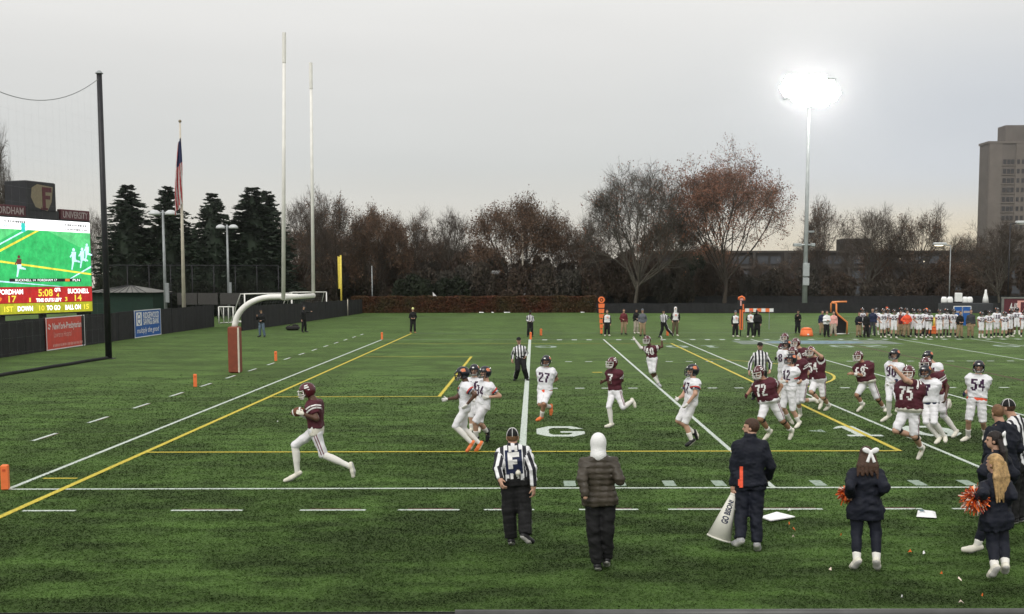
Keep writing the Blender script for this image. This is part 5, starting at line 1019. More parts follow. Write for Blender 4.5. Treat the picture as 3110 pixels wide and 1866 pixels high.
def person(label, J, o, group=None, vox=0.017):
    root = thing('person', label, 'person', J['root'], 0, group); O = J['root']; k = J['k']; up, f, r_ = J['up'], J['f'], J['r']; bulk = o.get('bulk', 1.0); fem = o.get('fem', False)
    L = float(np.linalg.norm(J['N']-J['P'])); ax = np.stack([r_, f, up]); fine = vox < 0.024; lb = 0.5+0.5*bulk; sid = int(abs(J['root'][0])*37+abs(J['root'][1])*11); skin = o.get('skin', 'skin_light')
    def emit(name, bl, mats, vx=vox, parent=root, noise=0.0, midx=None, attr=None, fold=None, quilt=None):
        V, Q = bl.mesh(vx, fold, quilt)
        if len(V) == 0: return None, V, Q
        V[:, 2] = np.maximum(V[:, 2], 0.006)
        me = npmesh(name, V-O, Q, mats, midx(V, Q) if midx else None)
        if attr is not None:
            at2 = me.attributes.new('stripe', 'FLOAT', 'POINT'); at2.data.foreach_set('value', attr(V).astype(np.float32))
        return obj(name, me, parent), V, Q
    hf = nrm(J['hd']-np.array([0, 0, 0.0])); hu = nrm(np.array([0, 0, 1.0])*1.0+nrm(J['N']-J['P'])*0.6+f*0.0); hf = nrm(hf-hu*(hf@hu)); hf = nrm(hf*math.cos(J['tilt'])-hu*math.sin(J['tilt'])); hr = np.cross(hf, nrm(np.cross(np.cross(hf, hu), hf))); hu = np.cross(hr, hf); HA = np.stack([hr, hf, hu]); H = J['H']
    # ---- body (one continuous surface)
    B = Blend(); B.torso(J['P'], ax, L, prof(bulk, False, fem), 0.0, -0.12, 1.0, 0.03); B.cap(J['N']-up*0.04, H-hu*0.06-hf*0.015, 0.062*lb, 0.056*lb)
    for sd in 'rl':
        s_, e, w, h_, kn, an, to = [J[sd+q] for q in 'sewhkat']
        B.cap(s_, e, 0.056*lb, 0.043*lb); B.cap(e, w, 0.043*lb, 0.029*lb); hd_ = nrm(w-e)
        if not o.get('gloves') : B.cap(w, w+hd_*0.09*k, 0.030, 0.034) if not fine else B.cap(w, w+hd_*0.03, 0.030, 0.026)
        B.cap(h_, kn, 0.092*lb, 0.060*lb, 0.04); B.cap(kn, an, 0.057*lb, 0.040); B.cap(kn*0.72+an*0.28-J['F']*0.02, kn*0.45+an*0.55-J['F']*0.012, 0.050*lb, 0.044*lb, 0.03); B.cap(an-nrm(to-an)*0.03-np.array([0, 0, .02]), to*0.5+an*0.5, 0.028, 0.02)
    if not fine: B.ell(H+hu*0.015, HA, (0.078, 0.098, 0.112)); 
    V, Q = B.mesh(vox); Vs = [V]; Qs = [Q]; ms_ = [np.zeros(len(Q), int)]
    if fine:
        Hd = Blend(); Hd.ell(H+hu*0.03-hf*0.008, HA, (0.076, 0.097, 0.098)); Hd.ell(H-hu*0.048+hf*0.025, HA, (0.058, 0.068, 0.066), 0.03); Hd.cap(H-hu*0.05-hf*0.02, J['N']-up*0.01, 0.056*lb, 0.06*lb, 0.02)
        Hd.cap(H+hu*0.008+hf*0.088, H-hu*0.022+hf*0.108, 0.010, 0.016, 0.012); Hd.cap(H-hu*0.052+hf*0.088-hr*0.018, H-hu*0.052+hf*0.088+hr*0.018, 0.009, 0.009, 0.008)
        Hd.cap(H+hu*0.030+hf*0.085-hr*0.035, H+hu*0.030+hf*0.085+hr*0.035, 0.012, 0.012, 0.015)
        for sg in (-1, 1): Hd.ell(H+hr*sg*0.078-hf*0.008-hu*0.004, HA, (0.012, 0.024, 0.034), 0.006)
        hv, hq = Hd.mesh(0.0095); ctr = hv[hq].mean(1)-H; x, y, z = ctr@hr, ctr@hf, ctr@hu; mm_ = np.zeros(len(hq), int)
        mm_[(np.hypot(np.abs(x)-0.032, z-0.012) < 0.0135) & (y > 0.05)] = 1; mm_[(np.abs(x) < 0.026) & (np.abs(z+0.052) < 0.007) & (y > 0.06)] = 2
        Qs.append(hq+len(np.concatenate(Vs))); Vs.append(hv); ms_.append(mm_)
    def hand_blend(sd):
        e, w = J[sd+'e'], J[sd+'w']; d = nrm(w-e); sg = 1 if sd == 'r' else -1; inn = nrm(-J['r']*sg+J['f']*0.6); pn = nrm(inn-d*(inn@d)); th = nrm(np.cross(d, pn))*(-sg); 
        if th[2] < -0.1 and abs(d[2]) < 0.6: th = -th
        Hn = Blend(); p0 = w; Hn.cap(p0-d*0.02, p0+d*0.03, 0.027, 0.030, 0.01)
        Hn.ell(p0+d*0.055, np.stack([d, th, pn]), (0.052, 0.042, 0.018), 0.012)
        for i, (off, ln) in enumerate(((0.030, 0.070), (0.010, 0.080), (-0.011, 0.074), (-0.030, 0.058))):
            b0 = p0+d*0.095+th*off; b1 = b0+nrm(d*0.85+pn*0.5)*ln*0.5; b2 = b1+nrm(d*0.25+pn*0.95)*ln*0.5; Hn.cap(p0+d*0.06+th*off*0.9, b0, 0.0105, 0.0100, 0.006); Hn.cap(b0, b1, 0.0100, 0.0092, 0.004); Hn.cap(b1, b2, 0.0092, 0.0080, 0.004)
        t0 = p0+d*0.03+th*0.035; t1 = t0+nrm(th*0.8+d*0.6+pn*0.3)*0.038; t2 = t1+nrm(d*0.8+pn*0.6+th*0.1)*0.032; Hn.cap(p0+d*0.02+th*0.015, t1, 0.014, 0.011, 0.008); Hn.cap(t1, t2, 0.011, 0.0085, 0.005)
        return Hn
    if fine and not o.get('gloves'):
        for sd in 'rl':
            if sd in o.get('nohand', ''): continue
            hv, hq = hand_blend(sd).mesh(0.0075); Qs.append(hq+sum(len(v) for v in Vs)); Vs.append(hv); ms_.append(np.zeros(len(hq), int))
    V = np.concatenate(Vs); Q = np.concatenate(Qs); V[:, 2] = np.maximum(V[:, 2], 0.008)
    obj('body', npmesh('body', V-O, Q, [skin, 'eye', 'lip_dark' if skin == 'skin_dark' else 'lip'], np.concatenate(ms_)), root)
    # ---- gloves
    if o.get('gloves'):
        for sd in 'rl':
            g = o['gloves']; g = g if isinstance(g, str) else g[0 if sd == 'r' else 1]
            if fine: emit('glove', hand_blend(sd), [g], 0.0078)
            else: w = J[sd+'w']; emit('glove', Blend().cap(w, w+nrm(w-J[sd+'e'])*0.09, 0.038, 0.042), [g])
    # ---- top
    T = o.get('top'); tree_ = None
    if T:
        inf = T.get('infl', 0.016)+(0.009 if o.get('tail') else 0); hem = T.get('hem', -0.02); bl = Blend(); pf = prof(bulk, T.get('pads'), fem, T.get('flare', 0.0)); bl.torso(J['P'], ax, L, pf, inf, hem, 1.0, 0.03)
        sl_ = T.get('sleeve', 0.5)
        for sd in 'rl':
            s_, e, w = J[sd+'s'], J[sd+'e'], J[sd+'w']; ri = T.get('arm', 0.014)
            if T.get('pads'): bl.ell(s_+up*0.025+(1 if sd == 'r' else -1)*r_*0.0, np.stack([nrm(e-s_), r_, f]) if False else ax, (0.072, 0.105, 0.078), 0.04)
            if sl_ <= 1.0: bl.cap(s_, s_+(e-s_)*sl_, 0.060*lb+ri+(0.012 if T.get('pads') else 0), 0.054*lb+ri+(0.010 if T.get('pads') else 0), 0.04, cut=True)
            else: bl.cap(s_, e, 0.056*lb+ri, 0.045*lb+ri, 0.035); bl.cap(e, e+(w-e)*(sl_-1), 0.045*lb+ri, 0.036+ri, 0.02, cut=True)
        if T.get('collar'): bl.cap(J['N']-up*0.03, J['N']+up*T['collar']-f*0.005, 0.085, 0.078, 0.03, cut=True)
        def stripe_attr(V):
            q = (V-J['P'])@ax.T; best = np.abs(np.maximum(np.abs(q[:, 0])-0.10*bulk, 0))*0+np.sqrt(np.maximum(np.abs(q[:, 0])-0.10, 0)**2+q[:, 1]**2)-0.11; val = q[:, 0].copy()
            for sd in 'rl':
                for a_, b_ in ((J[sd+'s'], J[sd+'e']), (J[sd+'e'], J[sd+'w'])):
                    d = b_-a_; t = np.clip(((V-a_)@d)/(d@d), 0.25 if a_ is J[sd+'s'] else 0, 1); D = np.linalg.norm(V-a_-t[:, None]*d, axis=1)-0.06; e1 = nrm(np.cross(d, f)); sel = D < best; val[sel] = ((V-a_)@e1)[sel]*1.15+0.02; best = np.minimum(best, D)
            return val
        jo, Vj, Qj = emit(T.get('name', 'shirt'), bl, [T['mat']], attr=stripe_attr if T['mat'] == 'referee_stripes' else None, fold=(T.get('fold', 0.006), 0.13, sid), quilt=T.get('quilt'))
        tree_ = BVHTree.FromPolygons([tuple(v) for v in Vj], [tuple(q) for q in Qj]) if len(Vj) else None
        def cast(p, d, off=0.005):
            hit = tree_.ray_cast(Vector(p), Vector(d), 1.2) if tree_ else (None,); return None if hit[0] is None else np.array(hit[0])-np.array(d)*off
        def decal(name, cells, m, c, ex_, ey_, dr, parent, cw, chh, off=0.005):
            b = MB(); cache = {}
            def pt(i, j):
                if (i, j) not in cache: cache[(i, j)] = cast(c+ex_*i*cw+ey_*j*chh-dr*0.6, dr, off)
                return cache[(i, j)]
            for i, j in cells:
                q = [pt(i, j), pt(i+1, j), pt(i+1, j+1), pt(i, j+1)]
                if any(v is None for v in q): continue
                if max(np.linalg.norm(q[0]-q[2]), np.linalg.norm(q[1]-q[3])) > 4*(cw+chh): continue
                b.poly([v-O for v in q])
            if b.f: return b.build(name, m, parent)
        def number(txt, m, back=False, ch=None, size=0.27, dz=0.58):
            cells = []; n = len(txt); tw_ = 6*n-1
            for q, chh in enumerate(txt):
                for j, row in enumerate(FONT[chh].split()):
                    for i, v in enumerate(row):
                        if v == '1':
                            for a in (0, 1):
                                for b in (0, 1): cells.append(((i+6*q-tw_/2)*2+a, (3.5-1-j)*2+b, q))
            dr = f if back else -f; exx = r_ if back else -r_; wcell = min(size/7*0.98, 0.30/tw_)/2
            pass
            for q in range(n): decal('digit' if txt[q].isdigit() else 'letter', [(i, j) for i, j, qq in cells if qq == q], m, J['P']+up*L*dz, exx, up, dr, jo, wcell, size/14, 0.010 if back else 0.005)
        if o.get('num'): number(o['num'], o.get('numcol', 'number_white'), False, size=0.25 if bulk < 1.1 else 0.27)
        if o.get('bib'):
            decal('bib', [(i, j) for i in range(-5, 5) for j in range(-6, 6)], 'bib_white', J['P']+up*L*0.5, -r_, up, -f, jo, 0.038, 0.042); decal('bib_emblem', [(i, j) for i in range(-1, 2) for j in range(0, 3)], 'sign_pink', J['P']+up*L*0.5, -r_, up, -f, jo, 0.045, 0.042, 0.010)
        if o.get('back_letter'):
            decal('back_panel', [(i, j) for i in range(-5, 5) for j in range(-7, 6)], 'navy_team', J['P']+up*L*0.58, r_, up, f, jo, 0.0235, 0.026); number(o['back_letter'], 'number_white', True, size=0.23, dz=0.60)
            for sx in (-1, 1):
                for zz in (0.93, 0.16): decal('back_tab', [(i, j) for i in range(-1, 1) for j in range(-2, 2)], 'number_white', J['P']+up*L*zz+r_*sx*0.042, r_, up, f, jo, 0.020, 0.02, 0.011)
        if o.get('badge'): decal('badge', [(i, j) for i in range(-1, 1) for j in range(-1, 2)], 'sign_white', J['P']+up*L*0.66+r_*o['badge'], -r_, up, -f, jo, 0.03, 0.03)
        if o.get('sleeve_bands'):
            for sd in 'rl':
                s_, e = J[sd+'s'], J[sd+'e']; d = nrm(e-s_); sg = 1 if sd == 'r' else -1; e1 = nrm(np.cross(d, f)); e2 = np.cross(d, e1)
                for t0, t1, mm2 in o['sleeve_bands']:
                    b = MB(); n = 20; rows = []
                    for tt in (t0, t1):
                        row = []
                        for q in range(n+1):
                            an_ = 2*math.pi*q/n; dr = -(e1*math.cos(an_)+e2*math.sin(an_)); row.append(cast(s_+(e-s_)*tt-dr*0.35, dr))
                        rows.append(row)
                    for q in range(n):
                        v = [rows[0][q], rows[0][q+1], rows[1][q+1], rows[1][q]]
                        if any(x is None for x in v): continue
                        if max(np.linalg.norm(x-s_-(e-s_)*0.35) for x in v) > 0.17: continue
                        b.poly([x-O for x in v])
                    if b.f: b.build('sleeve_band', mm2, jo)
        if o.get('vents'):                                   # bright lining at the jacket sides
            decal('lining', [(i, j) for j in range(-7, 7) for i in range(-1 if j > -2 else -2, 1)], 'orange_shirt', J['P']+up*L*0.15-r_*0.125, r_, up, f, jo, 0.022, 0.022)
        if T.get('puffer'):
            pass
    if o.get('tail'):                                        # shirt tail / towel hanging below the jersey
        tm, tl_ = o['tail']; bl = Blend(); bl.torso(J['P'], ax, L, prof(bulk, False, fem, 0.0), 0.018, -tl_, 0.09, 0.02); emit('shirt_tail', bl, [tm])
    # ---- bottoms
    Bt = o.get('bottom')
    if Bt:
        bl = Blend(); inf = Bt.get('infl', 0.010); ed = Bt.get('end', 1.0); lo_ = Bt.get('loose', 0.0); bl.torso(J['P'], ax, L, prof(bulk, False, fem), inf, -0.13, 0.16 if not Bt.get('high') else 0.25, 0.03)
        for sd in 'rl':
            h_, kn, an = J[sd+'h'], J[sd+'k'], J[sd+'a']
            if ed <= 1.0: bl.cap(h_, h_+(kn-h_)*ed, 0.093*lb+inf, (0.066+0.026*(1-ed))*lb+inf+lo_, 0.04, cut=True)
            elif ed <= 1.2: bl.cap(h_, kn, 0.093*lb+inf, 0.060*lb+inf, 0.04); bl.cap(kn, kn+(an-kn)*(ed-1)*1.0, 0.060*lb+inf, 0.054*lb+inf, 0.02, cut=True)
            else: bl.cap(h_, kn, 0.094*lb+inf, 0.066*lb+inf+lo_, 0.04); bl.cap(kn, kn+(an-kn)*(ed-1), 0.064*lb+inf+lo_, 0.052+inf+lo_*1.3, 0.03, cut=True); bl.cap(kn*0.7+an*0.3-J['F']*0.02, kn*0.5+an*0.5-J['F']*0.01, 0.052*lb+inf, 0.046*lb+inf, 0.03)
        po, Vp, Qp = emit(Bt.get('name', 'trousers'), bl, [Bt['mat']], fold=(Bt.get('fold', 0.005), 0.14, sid+5))
        if o.get('leg_stripe') and len(Vp):
            tr2 = BVHTree.FromPolygons([tuple(v) for v in Vp], [tuple(q) for q in Qp])
            for sd in 'rl':
                sg = 1 if sd == 'r' else -1; h_, kn, an = J[sd+'h'], J[sd+'k'], J[sd+'a']; 
                for off, wd, mm2 in o['leg_stripe']:
                    b = MB(); prev = None; end = min(ed, 1.0) if ed <= 1.2 else ed
                    for q in range(19):
                        t = 0.0+(end-0.02)*q/18; c = h_+(kn-h_)*t if t <= 1 else kn+(an-kn)*(t-1); d = nrm(kn-h_) if t <= 1 else nrm(an-kn); ow = nrm(r_*sg-d*(r_*sg@d)); fw = np.cross(ow, d)
                        row = []
                        for z in (off-wd/2, off+wd/2):
                            p = c+ow*0.4+fw*z; hit = tr2.ray_cast(Vector(p), Vector(-ow), 0.6); row.append(None if hit[0] is None else np.array(hit[0])+ow*0.005)
                        if prev and all(x is not None for x in row+prev) and np.linalg.norm(row[0]-prev[0]) < 0.12: b.poly([prev[0]-O, prev[1]-O, row[1]-O, row[0]-O])
                        prev = row
                    if b.f: b.build('leg_stripe', mm2, po)
    if o.get('brace'):
        for sd in 'rl':
            h_, kn, an = J[sd+'h'], J[sd+'k'], J[sd+'a']; emit('knee_brace', Blend().cap(kn+(h_-kn)*0.12, kn+(an-kn)*0.22, 0.072*lb, 0.066*lb, 0.01, True, True), ['brace'])
    if o.get('wrist'):
        for sd in o['wrist'][1]: e, w = J[sd+'e'], J[sd+'w']; emit('wrist_band', Blend().cap(e+(w-e)*0.62, e+(w-e)*0.9, 0.044*lb, 0.038*lb, 0.01, True, True), [o['wrist'][0]], min(vox, 0.013))
    if o.get('armsleeve'):
        am, sds = o['armsleeve']
        for sd in sds: s_, e, w = J[sd+'s'], J[sd+'e'], J[sd+'w']; emit('arm_sleeve', Blend().cap(s_+(e-s_)*0.5, e, 0.056*lb, 0.053*lb, 0.02).cap(e, e+(w-e)*0.95, 0.053*lb, 0.037*lb, 0.02, True), [am])
    # ---- socks and shoes
    S_ = o.get('socks')
    for sd in 'rl':
        kn, an, to = J[sd+'k'], J[sd+'a'], J[sd+'t']
        if S_: emit('sock', Blend().cap(kn+(an-kn)*S_[1], an, (0.060-0.014*S_[1])*lb+0.008, 0.048, 0.01, False, True).cap(kn*0.72+an*0.28-J['F']*0.02 if S_[1] < 0.3 else kn*0.4+an*0.6, kn*0.45+an*0.55-J['F']*0.012 if S_[1] < 0.3 else kn*0.3+an*0.7, 0.057*lb if S_[1] < 0.3 else 0.04, 0.051*lb if S_[1] < 0.3 else 0.04, 0.03), [S_[0]], min(vox, 0.016))
        if sd == 'l' and o.get('oneshoe'): continue
        d = nrm(to-an); sole = nrm(np.cross(np.cross(d, np.array([0, 0, 1.0]) if abs(d[2]) < 0.85 else nrm(an-kn)*-1), d)); sole = sole if sole[2] > 0 or abs(d[2]) > 0.85 else -sole
        base = -nrm(an-kn)*-1; dn = nrm(an-kn); dn = nrm(dn-d*(dn@d)*0.9) if np.linalg.norm(dn-d*(dn@d)) > 0.2 else -sole
        heel = an-d*0.035+dn*0.035; bl = Blend(); bl.cap(an-dn*0.01, an+dn*0.02, 0.047, 0.050, 0.02); bl.cap(heel, to*0.55+an*0.45+dn*0.028, 0.045, 0.049, 0.02); bl.cap(to*0.55+an*0.45+dn*0.028, to+dn*0.006, 0.049, 0.038, 0.02)
        sh, Vh, Qh = emit('shoe', bl, [o.get('shoes', 'shoe_white'), o.get('sole', 'sole_white')], 0.011 if fine else vox*0.8, midx=lambda V, Q: (((V[Q].mean(1)-an)@dn) > 0.056).astype(int))
    # ---- head wear
    hw_ = o.get('head', 'short')
    if hw_ in ('helmet_maroon', 'helmet_navy'):
        sh, mk, de, ch = helmet_meshes(hw_[7:]); Mx = Matrix(((hr[0], hf[0], hu[0], H[0]-O[0]), (hr[1], hf[1], hu[1], H[1]-O[1]), (hr[2], hf[2], hu[2], H[2]-O[2]+0.0), (0, 0, 0, 1))) @ Matrix.Translation((0, 0.0, 0.018)) @ Matrix.Scale(1.03, 4)
        ho = obj('helmet', sh, root); ho.matrix_local = Mx
        for nm, me in (('face_mask', mk), ('emblem', de), ('chin_strap', ch)): obj(nm, me, ho)
    else:
        hv = min(vox, 0.011) if fine else vox*0.7; C0 = H+hu*0.03-hf*0.008
        def hair(mt, infl=0.013, low=-0.05, extra=None, name='hair'):
            bl = Blend(); bl.ell(C0-hf*0.004, HA, (0.076+infl, 0.097+infl, 0.098+infl)); bl.clip.append(lambda X: np.minimum((X-H)@hf-0.015, 0.058-(X-H)@hu)); bl.clip.append(lambda X: (low-(X-H)@hu))
            if extra: extra(bl)
            return emit(name, bl, [mt], hv)
        if hw_.startswith('short'): hair(o.get('hair', 'hair_brown'), 0.011, -0.045)
        if hw_ == 'beard': hair(o.get('hair', 'hair_brown')); bl = Blend(); bl.ell(H-hu*0.060+hf*0.022, HA, (0.062, 0.070, 0.058)); bl.clip.append(lambda X: (X-H)@hu+0.035); emit('beard', bl, [o.get('hair', 'hair_brown')], hv)
        if hw_ == 'cap':
            bl = Blend(); bl.ell(C0+hu*0.006, HA, (0.090, 0.110, 0.102)); bl.clip.append(lambda X: 0.030-(X-H)@hu); co, _, _ = emit('cap', bl, [o.get('capmat', 'black_cloth')], hv)
            bl = Blend(); bl.ell(H+hu*0.042+hf*0.11, HA, (0.072, 0.075, 0.010)); emit('cap_brim', bl, [o.get('capmat', 'black_cloth')], hv, parent=co); hair(o.get('hair', 'hair_brown'), 0.008, -0.05)
            if o.get('piping'):
                b = MB()
                for an_ in (0, math.pi/3, -math.pi/3):
                    pts = []
                    for q in np.linspace(-0.05, math.pi+0.05, 14): v = (math.cos(q)*math.sin(an_)*0.0922, math.cos(q)*math.cos(an_)*0.112, math.sin(q)*0.1042); p = C0+hu*0.006+hr*v[0]+hf*v[1]+hu*v[2]; pts.append(p-O)
                    b.tube(pts, 0.0038, 4)
                b.build('cap_piping', 'number_white', co)
        if hw_ == 'beanie':
            bl = Blend(); bl.ell(C0+hu*0.018-hf*0.006, HA, (0.092, 0.112, 0.115)); bl.clip.append(lambda X: -0.012-(X-H)@hu+0.35*np.minimum(0.0, (X-H)@hf)+0.035); emit('beanie', bl, [o.get('capmat', 'black_knit')], hv)
        if hw_ == 'hood':
            bl = Blend(); bl.ell(C0+hu*0.006-hf*0.012, HA, (0.097, 0.114, 0.108)); bl.cap(H-hu*0.03-hf*0.015, J['N']+up*0.0-f*0.02, 0.092, 0.104, 0.06); bl.clip.append(lambda X: np.minimum((X-H)@hf-0.075, 5.0)); emit('hood', bl, [o.get('capmat', 'knit_white')], hv)
        if hw_ == 'long':
            def ex2(bl):
                for q in range(9):
                    xo = (q-4)*0.020; g = random.Random(q+int(H[0]*10)); p0 = C0-hf*0.070+hr*xo*0.9-hu*0.02; p1 = J['N']-f*(0.095)+hr*xo*1.3+up*0.02+hr*g.uniform(-.01, .01); p2 = J['N']-f*0.135-up*(o.get('hairlen', 0.16)+g.uniform(-.04, .05))+hr*xo*1.5+hr*g.uniform(-.015, .015)
                    bl.cap(p0, p1, 0.036, 0.034, 0.012); bl.cap(p1, p2, 0.034, 0.012, 0.012)
            bl = Blend(); bl.ell(C0-hf*0.004, HA, (0.090, 0.110, 0.110)); bl.clip.append(lambda X: np.minimum((X-H)@hf-0.02, 0.058-(X-H)@hu)); emit('hair', bl, [o.get('hair', 'hair_brown')], hv); bl = Blend(); ex2(bl); emit('ponytail', bl, [o.get('hair', 'hair_brown')], min(hv, 0.010))
        if o.get('bow'):
            bs = o['bow']; c = C0-hf*0.115+hu*0.045+hr*bs; bl = Blend(); bl.ell(c, HA, (0.020, 0.020, 0.022), 0.01)
            for sg in (-1, 1): bl.ell(c+hr*sg*0.055+hu*0.022, np.stack([nrm(hr*sg+hu*0.4), hf, nrm(np.cross(nrm(hr*sg+hu*0.4), hf))]), (0.055, 0.017, 0.036), 0.01); bl.cap(c, c+hr*sg*0.045-hu*0.13-hf*0.02, 0.016, 0.022, 0.008, True)
            emit('hair_bow', bl, ['ribbon'], 0.009)
    return root
# ------------------------------------------------------------------ outfits
def maroon(num=None, **k):
    d = dict(skin='skin_light', top=dict(name='jersey', mat='maroon', pads=True, sleeve=0.62, infl=0.018, hem=0.05), bottom=dict(name='football_pants', mat='pants_white', end=1.08, infl=0.012), leg_stripe=[(-0.022, 0.016, 'stripe_maroon'), (0.022, 0.016, 'stripe_maroon')], socks=('sock_white', 0.45), shoes='shoe_white', head='helmet_maroon', num=num, numcol='number_white', sleeve_bands=[(0.10, 0.20, 'number_white'), (0.28, 0.38, 'number_white')]); d.update(k); return d
def white(num=None, **k):
    d = dict(skin='skin_light', top=dict(name='jersey', mat='jersey_white', pads=True, sleeve=0.62, infl=0.018, hem=0.05), bottom=dict(name='football_pants', mat='pants_white', end=1.0, infl=0.014), socks=('sock_white', 0.55), shoes='shoe_white', head='helmet_navy', num=num, numcol='number_navy', sleeve_bands=[(0.34, 0.46, 'stripe_red'), (0.46, 0.60, 'navy_team')], gloves='sock_white'); d.update(k); return d
def referee(**k):
    d = dict(skin='skin_light', top=dict(name='striped_shirt', mat='referee_stripes', sleeve=1.93, infl=0.018, hem=0.02, collar=0.04), bottom=dict(name='trousers', mat='black_cloth', end=1.97, infl=0.016, loose=0.012, high=True), leg_stripe=[(0.0, 0.03, 'number_white')], shoes='shoe_black', head='cap', capmat='black_cloth'); d.update(k); return d
def casual(tmat, bmat, **k):
    d = dict(skin='skin_light', top=dict(name='jacket', mat=tmat, sleeve=1.95, infl=0.022, arm=0.016, hem=-0.16, flare=0.008, fold=0.007, collar=0.05), bottom=dict(name='trousers', mat=bmat, end=1.97, infl=0.014, loose=0.008), shoes='shoe_black', head='short'); d.update(k); return d
Z3 = (780, 1100, 3.0171); Z4 = (1400, 1000, 2.9675); Z5 = (2000, 950, 3.2983); Z6 = (2500, 950, 2.9672); Z7 = (1450, 1250, 2.698); Z8 = (2100, 1200, 2.4738); Z9 = (2700, 1150, 2.0732); ZA = (1200, 880, 4.1233); ZB = (1780, 880, 3.9903); ZC = (2400, 880, 3.4845); ZP = (650, 700, 3.2985)
GM, GW, GR = 'players in maroon jerseys', 'players in white jerseys', 'striped officials'
# --- the play
J = pose_px(Z3, (300, 1108), dict(H=(462, 268), N=(525, 345), P=(540, 610), le=(548, 520, -0.6), lw=(430, 478, -0.3), re=(470, 500, 0.8), rw=(395, 478, -0.6), rk=(350, 765, 0.1), ra=(372, 1010, 0), rt=(258, 1090, 0), lk=(612, 850, -0.2), la=(850, 955, 0), lt=(880, 1045, 0), tilt=0.25, ha=-75), -90, 1.84)
person('ball carrier in maroon number 3 sprinting alone along the near sideline', J, maroon('3', skin='skin_dark', bulk=1.12, tail=('towel', 0.22), gloves='shoe_white', socks=('sock_white', 0.02), armsleeve=('sock_white', 'r')), GM, 0.016)
fc = J['lw']*0.5+J['rw']*0.5+np.array([-0.06, -0.05, 0.05]); fb2 = thing('football', 'brown football tucked in the arms of the ball carrier', 'football', fc); V = []; n = 12
prf = [(0.0, -0.14), (0.03, -0.125), (0.06, -0.09), (0.082, -0.04), (0.086, 0.0), (0.082, 0.04), (0.06, 0.09), (0.03, 0.125), (0.0, 0.14)]; fo = MB().lathe(prf, (0, 0, 0), 14).build('ball', 'leather', fb2, True); fo2 = MB().lathe([(0.0665, -0.085), (0.0765, -0.06)], (0, 0, 0), 14).build('stripe', 'number_white', fo); fo3 = MB().lathe([(0.0765, 0.06), (0.0665, 0.085)], (0, 0, 0), 14).build('stripe', 'number_white', fo); fb2.rotation_euler = (0.2, R(72), 0)
J = pose_px(Z3, (1990, 828), dict(H=(1885, 108), N=(1920, 180), P=(1905, 415), le=(2002, 300), lw=(1925, 388), re=(1832, 325), rw=(1745, 340), lk=(1818, 588, -0.2), la=(1965, 740, 0), lt=(1925, 812, 0), rk=(1895, 610, 0.2), ra=(2040, 745, 0), rt=(2005, 825, 0), tilt=0.15), -80, 1.86)
person('dark-armed player in white, foremost of the trio chasing the ball carrier', J, white('3', skin='skin_dark', bottom=dict(name='football_pants', mat='pants_white', end=1.06, infl=0.012), socks=('sock_white', 0.02), shoes='shoe_orange', sole='shoe_white'), GW, 0.016)
J = pose_px(Z3, (2020, 740), dict(H=(2090, 100), N=(2105, 178), P=(2070, 395), le=(2225, 312), lw=(2125, 322), re=(2010, 290), rw=(1990, 340), lk=(2000, 555, -0.3), la=(2010, 690, 0.3), lt=(1960, 735), rk=(2045, 560), ra=(2108, 640, 0.5), rt=(2108, 722, 0)), -55, 1.84)
person('player number 34 in white, rightmost of the trio chasing the ball carrier', J, white('34', shoes='shoe_black', bulk=1.08), GW, 0.016)
J = pose_px(Z3, (2010, 640), dict(H=(1993, 78), N=(1995, 138), P=(2000, 330), ), -10, 1.84)
person('player in white half hidden between the two chasers in front', J, white('40'), GW, 0.018)
J = pose_px(Z4, (705, 842), dict(H=(768, 290), N=(772, 345), P=(755, 555), re=(692, 420), rw=(712, 475), le=(862, 450), lw=(812, 488), lk=(748, 672), la=(725, 790), lt=(685, 818), rk=(712, 678), ra=(805, 700), rt=(808, 770, 0)), -20, 1.80)
person('player number 27 in white with orange shirt tail and orange shoes', J, white('27', skin='skin_tan', shoes='shoe_orange', tail=('orange_shirt', 0.10)), GW, 0.017)
J = pose_px(Z4, (1335, 884), dict(H=(1362, 308), N=(1380, 360), P=(1388, 560), le=(1452, 462), lw=(1370, 475), re=(1325, 450), rw=(1275, 475), rk=(1335, 700), ra=(1355, 850, 0.1), rt=(1305, 876), lk=(1462, 705), la=(1540, 650, 0.8), lt=(1568, 700, 0)), -50, 1.84)
person('maroon number 7 running right behind white number 27', J, maroon('7', skin='skin_dark', socks=('sock_white', 0.02), wrist=('sock_white', 'l')), GM, 0.017)
J = pose_px(Z4, (1785, 526), dict(H=(1678, 100), N=(1708, 150), P=(1722, 262), re=(1622, 168, 0.2), rw=(1570, 100, 0.0), le=(1812, 158, 0.2), lw=(1810, 98, 0.0), rk=(1712, 385), ra=(1778, 490, 0.5), rt=(1800, 515), lk=(1738, 380), la=(1768, 455, 0.8), lt=(1782, 490)), -30, 1.82)
person('maroon number 40 celebrating with both arms raised', J, maroon('40', skin='skin_dark', gloves='sock_white', armsleeve=('sock_white', 'r'), shoes='shoe_grey'), GM, 0.018)
J = pose_px(Z4, (2070, 1060), dict(H=(2085, 378), N=(2092, 442), P=(2070, 655), le=(2112, 585), lw=(2042, 672), re=(2000, 600), rw=(1958, 625), lk=(2018, 850, -0.2), la=(2078, 1000, 0), lt=(2030, 1045), rk=(1958, 825, 0.2), ra=(2100, 935, 0.2), rt=(2125, 985, 0)), -75, 1.84)
person('player number 17 in white backpedalling beside the five-yard line', J, white('17', shoes='shoe_black', sole='shoe_white', bulk=1.05), GW, 0.016)
J = pose_px(Z5, (1080, 1290), dict(H=(1003, 600), N=(1045, 665), P=(1110, 880), re=(930, 770), rw=(885, 825), le=(1228, 735), lw=(1185, 825), rk=(1022, 1065), ra=(1110, 1190), rt=(1055, 1275), lk=(1240, 1080), la=(1330, 1185), lt=(1310, 1275), tilt=0.2), -48, 1.90)
